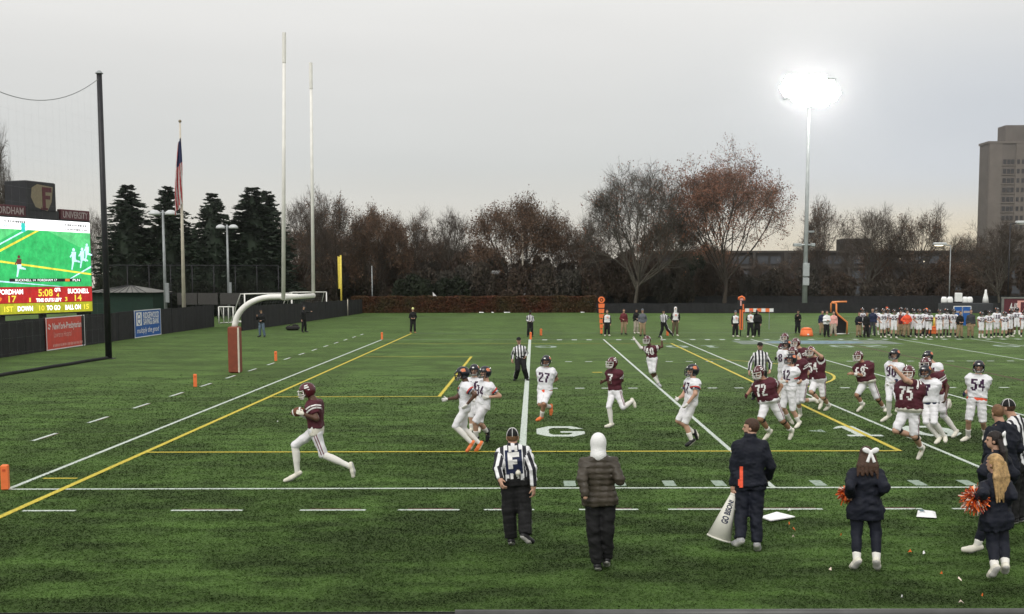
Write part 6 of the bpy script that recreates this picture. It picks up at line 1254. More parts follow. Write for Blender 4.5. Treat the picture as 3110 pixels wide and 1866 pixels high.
person('heavy maroon lineman number 72 leading the pack', J, maroon('72', skin='skin_tan', bulk=1.34, brace=True, gloves=('maroon', 'sock_white'), bottom=dict(name='football_pants', mat='pants_white', end=0.98, infl=0.012), socks=('sock_white', 0.72)), GM, 0.017)
J = pose_px(Z5, (1410, 1152), dict(H=(1328, 470), N=(1335, 540), P=(1308, 745), le=(1350, 690), lw=(1265, 690), re=(1260, 640), rw=(1225, 690), lk=(1348, 985, -0.3), la=(1405, 1095, 0.1), lt=(1372, 1148), rk=(1245, 950), ra=(1310, 1060, 0.5), rt=(1345, 1110, 0)), -65, 1.86)
person('player number 12 in white running just behind the heavy lineman', J, white('12', bulk=1.08), GW, 0.017)
J = pose_px(Z5, (1425, 1068), dict(H=(1345, 398), N=(1400, 465), P=(1430, 690), le=(1495, 605), lw=(1430, 680), re=(1350, 560), rw=(1320, 600), lk=(1440, 880), la=(1555, 875, 0.8), lt=(1590, 900, 0), rk=(1400, 890), ra=(1420, 1015), rt=(1395, 1060)), -55, 1.86)
person('maroon player running between white number 12 and maroon number 54', J, maroon('66', bulk=1.12), GM, 0.018)
J = pose_px(Z5, (1660, 992), dict(H=(1525, 392), N=(1562, 445), P=(1600, 668), le=(1632, 440, -0.9), lw=(1562, 385, 0.0), re=(1495, 540), rw=(1475, 590), rk=(1530, 795), ra=(1625, 895, 0.6), rt=(1608, 960), lk=(1648, 845), la=(1705, 930), lt=(1662, 985)), -45, 1.88)
person('maroon number 54 running with a hand at his helmet', J, maroon('54', bulk=1.22, brace=True, bottom=dict(name='football_pants', mat='pants_white', end=0.98, infl=0.012), socks=('sock_white', 0.72)), GM, 0.018)
J = pose_px(Z5, (1440, 890), dict(H=(1375, 305), N=(1412, 355), P=(1440, 555)), -55, 1.86)
person('maroon player mostly hidden behind the number 54', J, maroon('60', bulk=1.15), GM, 0.02)
J = pose_px(Z5, (1275, 780), dict(H=(1265, 252), N=(1275, 305), P=(1290, 480)), -45, 1.86)
person('rearmost maroon helmet of the middle pack, hidden below the shoulders', J, maroon('71', bulk=1.15), GM, 0.02)
J = pose_px(Z5, (1250, 850), dict(H=(1285, 322), N=(1258, 375), P=(1250, 560), re=(1215, 420), rw=(1180, 455)), -60, 1.84)
person('player in white with black glove behind the striped central official', J, white('8', gloves='brace'), GW, 0.02)
J = pose_px(Z5, (960, 872), dict(H=(1018, 338), N=(1018, 388), P=(1020, 590), re=(920, 510), rw=(910, 590), le=(1122, 510), lw=(1115, 580), rk=(985, 730), ra=(955, 850), rt=(940, 868), lk=(1060, 740), la=(1085, 840), lt=(1100, 862)), 0, 1.84)
person('striped official facing the stand beside the heavy lineman', J, referee(), GR, 0.017)
J = pose_px(Z4, (540, 462), dict(H=(521, 104), N=(526, 150), P=(535, 268), re=(468, 225), rw=(462, 278), le=(592, 212), lw=(580, 250), rk=(512, 365), ra=(492, 452), rt=(478, 462), lk=(572, 365), la=(594, 452), lt=(606, 462)), 0, 1.84)
person('striped official standing beside the goal line, hand on hip', J, referee(), GR, 0.018)
# --- right-hand pack
J = pose_px(Z6, (325, 898), dict(H=(318, 395), N=(350, 445), P=(398, 615), le=(365, 565), lw=(268, 552), re=(310, 540), rw=(260, 545), rk=(305, 742), ra=(352, 825, 0.3), rt=(308, 885), lk=(490, 775), la=(552, 865), lt=(555, 918)), -50, 1.86)
person('maroon lineman jogging with forearm out, alone between the two packs', J, maroon('68', skin='skin_tan', bulk=1.28, brace=True, wrist=('sock_white', 'l'), tail=('towel', 0.12), bottom=dict(name='football_pants', mat='pants_white', end=0.98, infl=0.012), socks=('sock_white', 0.7)), GM, 0.018)
J = pose_px(Z6, (560, 992), dict(H=(645, 380), N=(650, 445), P=(628, 645), le=(700, 590), lw=(640, 620), re=(610, 570), rw=(585, 628), rk=(592, 785), ra=(592, 920), rt=(525, 975), lk=(670, 770), la=(678, 840), lt=(658, 885)), -50, 1.88)
person('player number 90 in white with dark sleeve left of the arm-raising lineman', J, white('90', armsleeve=('navy_team', 'l'), bulk=1.12, bottom=dict(name='football_pants', mat='pants_white', end=1.06, infl=0.012), socks=('sock_white', 0.02)), GW, 0.018)
J = pose_px(Z6, (900, 1342), dict(H=(768, 545), N=(785, 610), P=(780, 870), le=(748, 610, -0.9), lw=(650, 508, 0.0), re=(720, 700), rw=(690, 760), rk=(655, 1062), ra=(830, 1120, 0.8), rt=(868, 1135, 0), lk=(822, 1112), la=(888, 1225), lt=(852, 1325)), -42, 1.90)
person('maroon lineman number 75 raising one bare arm high', J, maroon('75', bulk=1.34, brace=True, tail=('towel', 0.10), bottom=dict(name='football_pants', mat='pants_white', end=0.98, infl=0.012), socks=('sock_white', 0.75)), GM, 0.016)
J = pose_px(Z6, (1060, 1182), dict(H=(920, 532), N=(952, 600), P=(960, 815), le=(1062, 690), lw=(975, 745), re=(885, 680), rw=(872, 740), rk=(930, 985), ra=(1040, 1125), rt=(1012, 1172), lk=(1000, 985), la=(1092, 1115), lt=(1100, 1160)), -42, 1.86)
person('player number 7 in white with navy belt right of the arm-raising lineman', J, white('7', skin='skin_tan', bulk=1.1, tail=('navy_team', 0.05), bottom=dict(name='football_pants', mat='pants_white', end=1.06, infl=0.012), socks=('sock_white', 0.02)), GW, 0.017)
J = pose_px(Z6, (1165, 1128), dict(H=(925, 462), N=(985, 540), P=(1040, 745), rk=(1075, 885), ra=(1130, 808, 0.9), rt=(1138, 850, 0), lk=(1085, 925), la=(1195, 1065), lt=(1165, 1115)), -50, 1.86)
person('maroon player striding half hidden behind white number 7', J, maroon('52', skin='skin_dark', bulk=1.1, socks=('sock_white', 0.02)), GM, 0.018)
J = pose_px(Z6, (1010, 960), dict(H=(945, 395), N=(988, 452), P=(1000, 640)), -50, 1.84)
person('player in white whose dark helmet shows above the right-hand pack', J, white('44'), GW, 0.02)
J = pose_px(Z6, (1285, 1172), dict(H=(1402, 492), N=(1402, 555), P=(1385, 775), re=(1318, 690), rw=(1275, 728), le=(1478, 685), lw=(1330, 722), rk=(1312, 968), ra=(1305, 1112), rt=(1248, 1160), lk=(1440, 985), la=(1462, 1095), lt=(1445, 1140)), -22, 1.90)
person('tall player number 54 in white with orange shirt tail, rightmost on the field', J, white('54', bulk=1.14, tail=('orange_shirt', 0.10), gloves=('navy_team', 'sock_white'), sole='shoe_black'), GW, 0.017)
# --- people near the camera
J = pose_px(Z7, (285, 1098), dict(H=(288, 215), N=(290, 275), P=(312, 560), le=(165, 470), lw=(188, 560, -0.5), re=(448, 470), rw=(458, 622, -0.2), lk=(262, 800, -0.2), la=(275, 1045, 0.1), lt=(285, 1085, 0.9), rk=(385, 800, -0.3), ra=(395, 1015), rt=(450, 1062, 0.2), sw=0.175), 180, 1.80)
person('striped official with white F on his back, seen from behind', J, referee(back_letter='F', piping=True, bulk=1.24, hair='hair_light_brown'), GR, 0.015)
wt = J['P']-J['f']*0.20+J['up']*0.13+J['r']*0.05; t = thing('belt_pouch', 'small white weighted bag clipped to the official\'s belt', 'bag', wt); MB().lathe([(0.0, -0.035), (0.03, -0.03), (0.038, 0.0), (0.03, 0.025), (0.015, 0.03), (0.02, 0.04)], (0, 0, 0), 12).build('bag', 'towel', t, True); MB().tube([(0, 0, 0.035), (0, 0.05, 0.06)], 0.006, 6).build('clip', 'brace', t)
J = pose_px(Z7, (990, 1302), dict(H=(990, 262), N=(990, 356), P=(1005, 720), le=(862, 565), lw=(882, 690, -0.4), re=(1165, 560), rw=(1150, 500, 0.9), lk=(950, 970, -0.2), la=(982, 1250, 0.2), lt=(990, 1295, 0.8), rk=(1062, 965, -0.1), ra=(1060, 1205, 0.3), rt=(1058, 1240, 0.8), sw=0.175), 180, 1.86)
person('person in white knit hood and brown quilted jacket seen from behind', J, casual('olive_puffer', 'black_cloth', head='hood', capmat='knit_white', sole='sole_white', nohand='rl', bulk=1.06, top=dict(name='quilted_jacket', mat='olive_puffer', sleeve=2.12, infl=0.030, arm=0.026, hem=-0.12, flare=0.010, collar=0.06, quilt=0.075)), 'people standing on the near sideline', 0.015)
J = pose_px(Z8, (430, 1160), dict(H=(447, 248), N=(442, 325), P=(440, 660), le=(322, 550), lw=(312, 700, -0.2), re=(595, 540), rw=(570, 630, 0.8), lk=(375, 890, -0.2), la=(365, 1085), lt=(318, 1112, 0.5), rk=(485, 890, -0.2), ra=(492, 1115), rt=(500, 1160, 0.6), ha=-115, sw=0.165), 172, 1.84)
person('bearded man in navy jacket holding a white megaphone, seen from behind', J, casual('navy', 'navy', head='beard', hair='hair_brown', shoes='shoe_grey', vents=True, bulk=1.15, top=dict(name='jacket', mat='navy', sleeve=1.9, infl=0.024, arm=0.020, hem=-0.06, flare=0.008, collar=0.07, fold=0.008)), 'people standing on the near sideline', 0.015)
hnd = J['lw']+nrm(J['lw']-J['le'])*0.08; Yh = hnd[1]; c1 = at(Z8[0]+205/Z8[2], Z8[1]+1082/Z8[2], Yh-0.05); c0 = at(Z8[0]+318/Z8[2], Z8[1]+742/Z8[2], Yh)
mg = thing('megaphone', 'large cream megaphone cone held upside down with dark lettering', 'megaphone', c1); axm = nrm(c0-c1); LM = float(np.linalg.norm(c0-c1)); qd = Vector(axm).to_track_quat('Z', 'Y')
mg.rotation_mode = 'QUATERNION'; mg.rotation_quaternion = qd; R0 = 0.172; R1 = 0.040
b = MB(); n = 36
b.add([(R0*math.cos(2*math.pi*j/n), R0*math.sin(2*math.pi*j/n), 0) for j in range(n)]+[(R1*math.cos(2*math.pi*j/n), R1*math.sin(2*math.pi*j/n), LM) for j in range(n)]+[((R0-.006)*math.cos(2*math.pi*j/n), (R0-.006)*math.sin(2*math.pi*j/n), 0) for j in range(n)]+[((R1-.006)*math.cos(2*math.pi*j/n), (R1-.006)*math.sin(2*math.pi*j/n), LM) for j in range(n)],
      [(j, (j+1) % n, n+(j+1) % n, n+j) for j in range(n)]+[(2*n+(j+1) % n, 2*n+j, 3*n+j, 3*n+(j+1) % n) for j in range(n)]+[((j+1) % n, j, 2*n+j, 2*n+(j+1) % n) for j in range(n)]+[(n+j, n+(j+1) % n, 3*n+(j+1) % n, 3*n+j) for j in range(n)])
cone = b.build('cone', 'megaphone', mg, True); MB().lathe([(R0+.003, 0.0), (R0+.003, 0.02), (R0-.012, 0.02), (R0-.012, 0.0)], (0, 0, 0), 36).build('rim', 'megaphone', mg, True); MB().lathe([(R1+.004, LM-0.03), (R1+.007, LM-0.01), (R1+.004, LM+.004)], (0, 0, 0), 20).build('mouthpiece', 'megaphone', mg, True)
me = text_mesh('GO BISON!', 0.115, 0.004); co = np.zeros(len(me.vertices)*3, np.float32); me.vertices.foreach_get('co', co); co = co.reshape(-1, 3); bmx = bmesh.new(); bmx.from_mesh(me); bmesh.ops.triangulate(bmx, faces=bmx.faces); bmesh.ops.subdivide_edges(bmx, edges=[e for e in bmx.edges if e.calc_length() > 0.03], cuts=1); bmx.to_mesh(me); bmx.free()
co = np.zeros(len(me.vertices)*3, np.float32); me.vertices.foreach_get('co', co); co = co.reshape(-1, 3); w_ = co[:, 0].max()-co[:, 0].min(); co[:, 0] = (co[:, 0]-co[:, 0].min())/w_; yc = co[:, 1]-(co[:, 1].max()+co[:, 1].min())/2
tocam = np.array(qd.inverted() @ Vector(CAM-c1)); a0 = math.atan2(tocam[1], tocam[0]); zz = LM*0.36+co[:, 0]*LM*0.50; rr = R0+(R1-R0)*zz/LM+0.004; yc = yc*(0.5+0.5*rr/0.1); ang = a0-yc/rr
P = np.stack([rr*np.cos(ang), rr*np.sin(ang), zz], 1); me.vertices.foreach_set('co', P.astype(np.float32).ravel()); me.update(); me.materials.clear(); me.materials.append(M['navy_team']); obj('lettering', me, mg)

def pompom(label, c, r_, n=420, grp='shiny orange pompoms'):
    t = thing('pompom', label, 'pompom', c, 0, grp); g = np.random.default_rng(int(abs(c[0]*100))); MB().lathe([(0, -0.03), (0.03, -0.02), (0.035, 0), (0.03, 0.02), (0, 0.03)], (0, 0, 0), 8).build('handle', 'brace', t)
    V = []; mi = []
    for k in range(n):
        d = nrm(g.normal(size=3)); s_ = nrm(np.cross(d, g.normal(size=3)))*0.007; L_ = r_*(0.65+0.45*g.random()); p1 = d*L_*0.6; p2 = d*L_+np.array([0, 0, -0.35*r_*g.random()])+g.normal(0, 0.012, 3)
        V += [d*0.02-s_, d*0.02+s_, p1+s_, p1-s_, p1-s_, p1+s_, p2+s_, p2-s_]; mi += [int(g.choice([0, 0, 1, 2]))]*2
    obj('streamers', npmesh('streamers', np.array(V), np.arange(len(V)).reshape(-1, 4), ['pom_orange', 'pom_red', 'pom_light'], mi, False), t)
chk = dict(head='long', fem=True, bulk=0.98, socks=('sock_white', 0.74), shoes='shoe_white', bottom=dict(name='leggings', mat='navy', end=1.76, infl=0.006, loose=0.0, fold=0.003), top=dict(name='jacket', mat='navy', sleeve=1.97, infl=0.026, arm=0.022, hem=-0.26, flare=0.016, collar=0.05, fold=0.008))
J = pose_px(Z8, (1300, 1305), dict(H=(1312, 462), N=(1312, 535), P=(1308, 850), le=(1195, 690), lw=(1190, 760, 0.8), re=(1448, 690), rw=(1400, 745, 0.9), lk=(1240, 1040, -0.1), la=(1242, 1240), lt=(1205, 1285, 0.5), rk=(1385, 1040, -0.1), ra=(1390, 1240), rt=(1398, 1295, 0.5), hw=0.10, sw=0.17), 176, 1.70)
o1 = dict(chk); o1.update(hair='hair_brown', bow=0.03, hairlen=0.10); person('cheerleader with brown ponytail and white bow standing alone', J, o1, 'cheerleaders in navy jackets', 0.015)
pompom('orange pompom held by the cheerleader standing alone', J['lw']+np.array([-0.01, 0.12, 0.02]), 0.12)
J = pose_px(Z9, (660, 1256), dict(H=(665, 540), N=(672, 622), P=(672, 880), le=(592, 730), lw=(562, 748, 0.5), re=(775, 735), rw=(720, 800, 0.8), lk=(652, 1045, -0.1), la=(665, 1190), lt=(632, 1238, 0.4), rk=(718, 1040, -0.1), ra=(732, 1175), rt=(725, 1210, 0.5), ha=-150, sw=0.17), -160, 1.66)
o2 = dict(chk); o2.update(hair='hair_blonde', bow=0.0, hairlen=0.27); person('cheerleader with long wavy blonde hair and white bow', J, o2, 'cheerleaders in navy jackets', 0.015)
pompom('large glittering orange pompom carried by the blonde cheerleader', at(Z9[0]+538/Z9[2], Z9[1]+752/Z9[2], J['lw'][1]+0.05), 0.165, 700)
J = pose_px(Z9, (560, 1105), dict(H=(662, 392), N=(682, 462), P=(672, 760), le=(590, 590), lw=(600, 660, 0.5), re=(790, 600), rw=(760, 690, 0.7), lk=(598, 920, 0.2), la=(556, 1050, 0), lt=(470, 1075, 0.1), rk=(690, 930, 0.2), ra=(700, 1080, 0.2), rt=(670, 1110, 0.3), ha=-120, sw=0.17), -140, 1.70)
o3 = dict(chk); o3.update(hair='hair_dark', bow=-0.01, hairlen=0.22); person('cheerleader with long dark hair and white bow behind the blonde one', J, o3, 'cheerleaders in navy jackets', 0.016)
J = pose_px(Z9, (720, 935), dict(H=(682, 218), N=(705, 285), P=(715, 560), sw=0.18), -170, 1.84)
person('man with short light brown hair in navy jacket behind the cheerleaders', J, casual('navy', 'navy', hair='hair_light_brown', bulk=1.22, head='short'), 'people standing on the near sideline', 0.016)
J = pose_px(Z9, (815, 915), dict(H=(748, 185), N=(785, 245), P=(815, 540), re=(835, 420, -0.4), rw=(828, 520)), -140, 1.84)
person('striped official in black cap at the right edge behind navy jacket', J, referee(piping=True, bulk=1.1), GR, 0.017)

# --- far side people
def far(Z, head, foot, a, outfit, label, group, arms='down', h=None, seed=0, ha=None, spread=0.13, step=0.0, vox=0.03):
    g = gp(Z[0]+foot[0]/Z[2], Z[1]+foot[1]/Z[2]); top = at(Z[0]+head[0]/Z[2], Z[1]+(head[1])/Z[2], g[1])[2]
    return person(label, pose_stand(g[0], g[1], a, min(1.98, max(1.62, top)) if h is None else h, arms, spread, step, ha, seed), outfit, group, vox)
GF = 'staff and crew on the far sideline'
far(ZA, (232, 225), (225, 545), 10, casual('black_cloth', 'black_cloth', head='beanie', capmat='knit_yellow', shoes='shoe_tan'), 'person in black with pale yellow beanie at far end of yellow line', GF, ('front', 'front'))
far(ZA, (1692, 262), (1692, 590), 0, referee(skin='skin_dark'), 'striped official standing at the far end of the goal line', GR, 'front')
far(ZP, (490, 785), (480, 1070), -20, casual('black_cloth', 'jeans', head='cap'), 'photographer in black top and faded jeans behind the goal post', GF, ('face', 'front'), spread=0.17)
far(ZP, (878, 752), (900, 1022), 60, casual('black_cloth', 'black_cloth', head='cap', capmat='dark_grey'), 'person in black pointing an arm toward the hedge', GF, ('down', 'out'))
p = gp(ZP[0]+790/ZP[2], ZP[1]+1003/ZP[2]); t = thing('equipment_bag', 'black equipment bag lying on the turf beside pointing person', 'bag', p); MB().box((0, 0, 0.18), (0.95, 0.45, 0.32), bev=0.1).build('bag', 'brace', t); MB().tube([(-.3, 0, .34), (-.1, 0, .46), (.2, 0, .46), (.35, 0, .34)], 0.02, 6).build('handle', 'brace', t); MB().box((.2, 0, .37), (0.4, 0.3, 0.12), bev=0.05).build('flap', 'brace', t)
blk = lambda bot, **k: casual('black_cloth', bot, bib=True, shoes='shoe_white', **k)
far(ZB, (255, 245), (252, 562), 5, blk('black_cloth', head='short', hair='hair_light_brown'), 'crew member in white bib beside the round target pole', GF, 'down')
far(ZB, (437, 232), (455, 545), 10, casual('maroon_jacket', 'khaki'), 'man in maroon jacket and khaki trousers on the far sideline', GF, ('front', 'down'))
far(ZB, (606, 228), (605, 532), 30, casual('black_cloth', 'khaki_light', shoes='shoe_white', head='cap'), 'man in black jacket and pale trousers beside grey hoodie', GF, ('front', 'pocket'))
far(ZB, (688, 232), (682, 565), -5, casual('grey_hoodie', 'khaki', head='beanie', capmat='grey_hoodie', badge=0.0), 'person in grey hoodie and khaki trousers with white badge', GF, 'pocket')
J = pose_px(ZB, (905, 578), dict(H=(938, 268), N=(943, 300), P=(940, 400), re=(902, 335), rw=(912, 372), le=(1000, 335), lw=(968, 378), rk=(925, 480, 0), ra=(895, 565, 0), rt=(875, 575), lk=(985, 480, 0), la=(1040, 540, 0), lt=(1045, 560, 0)), -30, 1.82); person('striped official striding along the far sideline', J, referee(), GR, 0.026)
far(ZB, (1068, 205), (1080, 562), 0, casual('black_cloth', 'olive', bib=True, head='hood', capmat='knit_white', shoes='shoe_white'), 'crew member in white hood and bib with olive trousers', GF, 'pocket')
far(ZB, (1800, 255), (1805, 572), 15, blk('black_cloth', head='beanie', capmat='grey_hoodie'), 'crew member in white bib left of the orange down marker', GF, 'down')
far(ZB, (1985, 235), (1990, 578), -10, blk('black_cloth', head='beanie', capmat='orange_shirt'), 'crew member in bib with raised arm right of the down marker', GF, ('front', 'up'))
far(ZB, (2095, 240), (2075, 568), -30, casual('black_cloth', 'black_cloth', head='cap', capmat='orange_shirt', bulk=1.2), 'stout man in black with reddish cap beside the down marker', GF, ('hips', 'down'))
# target pole, down marker, barricade
p = gp(ZB[0]+185/ZB[2], ZB[1]+547/ZB[2]); t = thing('target_pole', 'tall orange padded pole with round target on top', 'marker', p); sc_ = (p[1]-CAM[1])/FPX; px2 = lambda d: d/3.9903*sc_
MB().tube([(0, 0, 0), (0, 0, px2(385))], 0.03, 8).build('shaft', 'black_metal', t, True)
for k in range(6): z0, z1 = px2(375-62*k), px2(375-62*(k+1)+12); w0 = px2(76-9*k); MB().add([(-w0/2, -.06, z0), (w0/2, -.06, z0), (w0*.44, -.06, z1), (-w0*.44, -.06, z1), (-w0/2, .06, z0), (w0/2, .06, z0), (w0*.44, .06, z1), (-w0*.44, .06, z1)], [(3, 2, 1, 0), (4, 5, 6, 7), (0, 1, 5, 4), (1, 2, 6, 5), (2, 3, 7, 6), (3, 0, 4, 7)]).build('pad_segment', 'orange', t)
zc = px2(422); b = MB(); 
for r0, r1 in ((px2(22), px2(40)), (0.0, px2(11))):
    n = 20
    for q in range(n):
        a, c = 2*math.pi*q/n, 2*math.pi*(q+1)/n
        for yy, fl in ((-.05, 1), (.05, -1)):
            v = [(r0*math.cos(a), yy, zc+r0*math.sin(a)), (r1*math.cos(a), yy, zc+r1*math.sin(a)), (r1*math.cos(c), yy, zc+r1*math.sin(c)), (r0*math.cos(c), yy, zc+r0*math.sin(c))]; b.poly(v if fl > 0 else v[::-1])
        b.poly([(r1*math.cos(a), -.05, zc+r1*math.sin(a)), (r1*math.cos(a), .05, zc+r1*math.sin(a)), (r1*math.cos(c), .05, zc+r1*math.sin(c)), (r1*math.cos(c), -.05, zc+r1*math.sin(c))])
b.build('target_ring', 'orange', t); MB().tube([(0, .02, zc), (0, .045, zc)], px2(42), 20).build('target_back', 'black_metal', t)
p = gp(ZB[0]+1872/ZB[2], ZB[1]+560/ZB[2]); t = thing('down_marker', 'orange down marker pole showing number 1', 'marker', p); 
MB().tube([(0, 0, 0), (0, 0, px2(420))], 0.03, 8).build('shaft', 'black_metal', t, True); MB().box((.03, 0, px2(190)), (px2(40), .1, px2(240)), bev=.02).build('lower_pad', 'orange', t); MB().box((.03, -.055, px2(200)), (px2(8), .02, px2(230))).build('pad_strap', 'black_metal', t)
MB().box((0.02, 0, px2(365)), (px2(82), .12, px2(110)), bev=.03).build('display_box', 'black_metal', t); MB().box((-.02, -.066, px2(385)), (px2(16), .012, px2(60))).build('numeral', 'sign_pink', t); MB().box((.14, -.066, px2(345)), (px2(14), .012, px2(60))).build('display_stripe', 'orange', t)
MB().tube([(px2(-30)+.03, 0, px2(425)), (px2(-26), 0, px2(450)), (.04, 0, px2(465)), (px2(35), 0, px2(450)), (px2(42), 0, px2(420))], 0.07, 8).build('top_loop', 'orange', t, True); MB().tube([(.02, .0, px2(428)), (.02, .05, px2(428))], px2(26), 14).build('top_disc', 'sign_pink', t)
p = gp(ZB[0]+2085/ZB[2], ZB[1]+460/ZB[2]); t = thing('barricade', 'orange and white barricade board behind the chain crew', 'barricade', (at(ZB[0]+2075/ZB[2], ZB[1]+250/ZB[2], 62)[0], 62, 0)); zb = at(ZB[0]+2075/ZB[2], ZB[1]+250/ZB[2], 62)[2]
for k in range(8): MB().box((-1.05+k*.3, 0, zb), (.297, .04, .26)).build('board_stripe', 'orange' if k % 2 == 0 else 'bib_white', t)
for s_ in (-1, 1): MB().tube([(s_*.9, 0.05, 0), (s_*.9, .05, zb+.1)], .025, 6).build('leg', 'steel', t)
# --- right of the down marker
far(ZC, (90, 222), (78, 462), 10, casual('black_cloth', 'black_cloth', head='cap'), 'photographer in black holding a camera beside the orange cooler', GF, ('face', 'front'))
p = gp(ZC[0]+172/ZC[2], ZC[1]+492/ZC[2]); t = thing('drink_cooler', 'orange drinks cooler standing on the far sideline', 'cooler', p); MB().lathe([(0.44, 0), (0.42, 0.1), (0.36, 0.42), (0.30, 0.44)], (0, 0, 0), 16).build('tub', 'orange', t, True); MB().lathe([(0.34, 0.44), (0.33, 0.50), (0.16, 0.56), (0.0, 0.57)], (0, 0, 0), 16).build('lid', 'orange', t, True); MB().box((0, -.43, .12), (.12, .08, .1), bev=.02).build('tap', 'bib_white', t)
far(ZC, (352, 228), (335, 478), 0, casual('navy_team', 'khaki'), 'man in navy jacket left of the black and white sweater', GF, 'down')
far(ZC, (388, 222), (380, 502), 5, casual('bib_white', 'black_cloth', hair='hair_brown', badge=0.04), 'person in white sweater with black trousers beside the orange frame', GF, ('cross', 'cross'))
far(ZC, (438, 235), (455, 490), -10, casual('sign_pink', 'khaki_light', shoes='shoe_tan'), 'person in pale pink top beside the orange kicking net', GF, 'down')
# orange kicking net
FYk = gp(ZC[0]+540/ZC[2], ZC[1]+475/ZC[2])[1]; q = lambda x, y, dy=0: at(ZC[0]+x/ZC[2], ZC[1]+y/ZC[2], FYk+dy); kb = q(540, 475); kb[2] = 0
t = thing('kicking_net', 'orange tube kicking net with black mesh on the far sideline', 'kicking net', kb); T_ = lambda *pp: [tuple(v-kb) for v in pp]
MB().tube(T_(q(430, 240, .5), q(432, 150, .5), q(445, 132, .5), q(600, 128, .3)), .06, 8).build('rear_tube', 'orange_tube', t, True); MB().tube(T_(q(488, 148), q(488, 235), q(505, 265), q(602, 345), q(600, 470)), .06, 8).build('front_tube', 'orange_tube', t, True); MB().tube(T_(q(440, 140, .5), q(488, 148)), .05, 8).build('top_link', 'orange_tube', t, True); MB().tube([tuple(v-kb+np.array([0, 0, .03])) for v in (gp(ZC[0]+470/ZC[2], ZC[1]+475/ZC[2]), gp(ZC[0]+620/ZC[2], ZC[1]+472/ZC[2]))], .04, 8).build('ground_tube', 'bib_white', t, True)
b = MB(); A = [q(492, 240, .2), q(505, 268, .2), q(598, 345, .2), q(585, 460, .2), q(470, 468, .2), q(440, 380, .3), q(478, 300, .2)]
b.poly([tuple(v-kb) for v in A]); b.poly([tuple(v-kb+np.array([0, .5, 0])) for v in A][::-1])
for i in range(len(A)): v0, v1 = A[i]-kb, A[(i+1) % len(A)]-kb; b.poly([tuple(v0), tuple(v0+np.array([0, .5, 0])), tuple(v1+np.array([0, .5, 0])), tuple(v1)])
b.build('mesh_bag', 'net_black', t)
# team on the far sideline
TW_ = []
PLB = {'90': 'behind the leftmost navy staff', '76': 'right of the tall navy staff member', '99': 'with hands on hips left of 55', '2': 'squeezed between 99 and 55', '55': 'bare-headed look, left of maroon staff', '41': 'behind the maroon staff member', '63': 'behind the orange-shirted coach', '9': 'just right of the orange-shirted coach', '56': 'two places right of the orange-shirted coach', '33': 'behind the red-capped staff member', '29': 'behind the square orange cooler', '53': 'two places left of 97', '31': 'just left of 97', '97': 'in front of the blue board', '22': 'first after the dark grey coach', '12': 'second after the dark grey coach', '18': 'third after the dark grey coach', '25': 'fourth after the dark grey coach', '11': 'fifth after the dark grey coach', '87': 'with arms out near the right edge', '30': 'cut by the right edge of view'}
def tp(x, hy, fy, num, a=0, arms='down', **k):
    far(ZC, (x, hy), (x, fy), a, white(num, gloves=None, skin=('skin_light', 'skin_dark', 'skin_tan')[int(x) % 3], socks=('sock_white' if x % 2 else 'black_knit', 0.5), **k), 'waiting white player %s on far sideline, %s' % (num, PLB[num].replace('bare-headed look, ', '')), 'waiting team on the far sideline', arms, seed=int(x), vox=0.032)
for x, hy, fy, num, a, arms in ((755, 198, 478, '90', 10, 'down'), (905, 195, 480, '76', -20, 'down'), (978, 206, 508, '99', 0, 'hips'), (1022, 200, 490, '2', 15, 'down'), (1092, 210, 514, '55', -5, 'down'), (1165, 188, 488, '41', 5, 'down'), (1222, 196, 484, '63', 0, 'hips'), (1300, 206, 502, '9', -8, 'down'), (1358, 206, 512, '56', 0, 'hips'), (1420, 205, 490, '33', 10, 'down'), (1462, 216, 510, '29', 0, 'cross'), (1572, 208, 512, '53', 0, 'down'), (1642, 200, 506, '31', 8, 'down'), (1722, 208, 506, '97', -10, 'hips'), (2015, 238, 513, '22', 10, 'down'), (2100, 222, 513, '12', -20, 'front'), (2178, 190, 506, '18', 0, 'hips'), (2262, 236, 510, '25', 0, 'down'), (2320, 205, 500, '11', 20, 'down'), (2395, 190, 478, '87', -30, 'out'), (2462, 220, 500, '30', 0, 'down')):
    tp(x, hy, fy, num, a, arms)
GS = 'staff among the waiting team'
for x, hy, fy, a, top, bot, arms, lb, kw in ((722, 245, 503, 10, 'navy', 'khaki', 'front', 'staff member in navy jacket and khaki, leftmost of the waiting team', {}), (800, 240, 505, 20, 'black_cloth', 'black_cloth', 'down', 'staff member all in black beside number 90', {}), (866, 195, 492, -20, 'navy_team', 'dark_grey', 'down', 'tall staff member in navy jacket left of number 99', {}), (1160, 225, 495, 0, 'maroon_jacket', 'khaki', 'down', 'staff member in maroon between number 55 and the orange shirt', {}), (1228, 218, 505, 5, 'orange_shirt', 'khaki', 'hips', 'coach in bright orange shirt and khaki trousers', dict(bulk=1.15)), (1015, 178, 480, 0, 'navy', 'navy', 'down', 'staff member in red cap behind number 99', dict(head='cap', capmat='orange_dark')), (1432, 192, 488, 0, 'navy', 'navy', 'down', 'staff member in red cap behind number 29', dict(head='cap', capmat='orange')), (1790, 226, 512, 10, 'black_cloth', 'khaki', 'front', 'staff member in black and maroon jacket right of number 97', {}), (1905, 208, 508, -15, 'dark_grey', 'khaki', 'down', 'coach in dark grey jacket left of number 22', dict(bulk=1.15)), (2345, 205, 470, 10, 'black_cloth', 'khaki', 'down', 'staff member in black behind number 87', {})):
    far(ZC, (x, hy), (x, fy), a, casual(top, bot, **kw), lb, GS, arms, seed=int(x), vox=0.032)
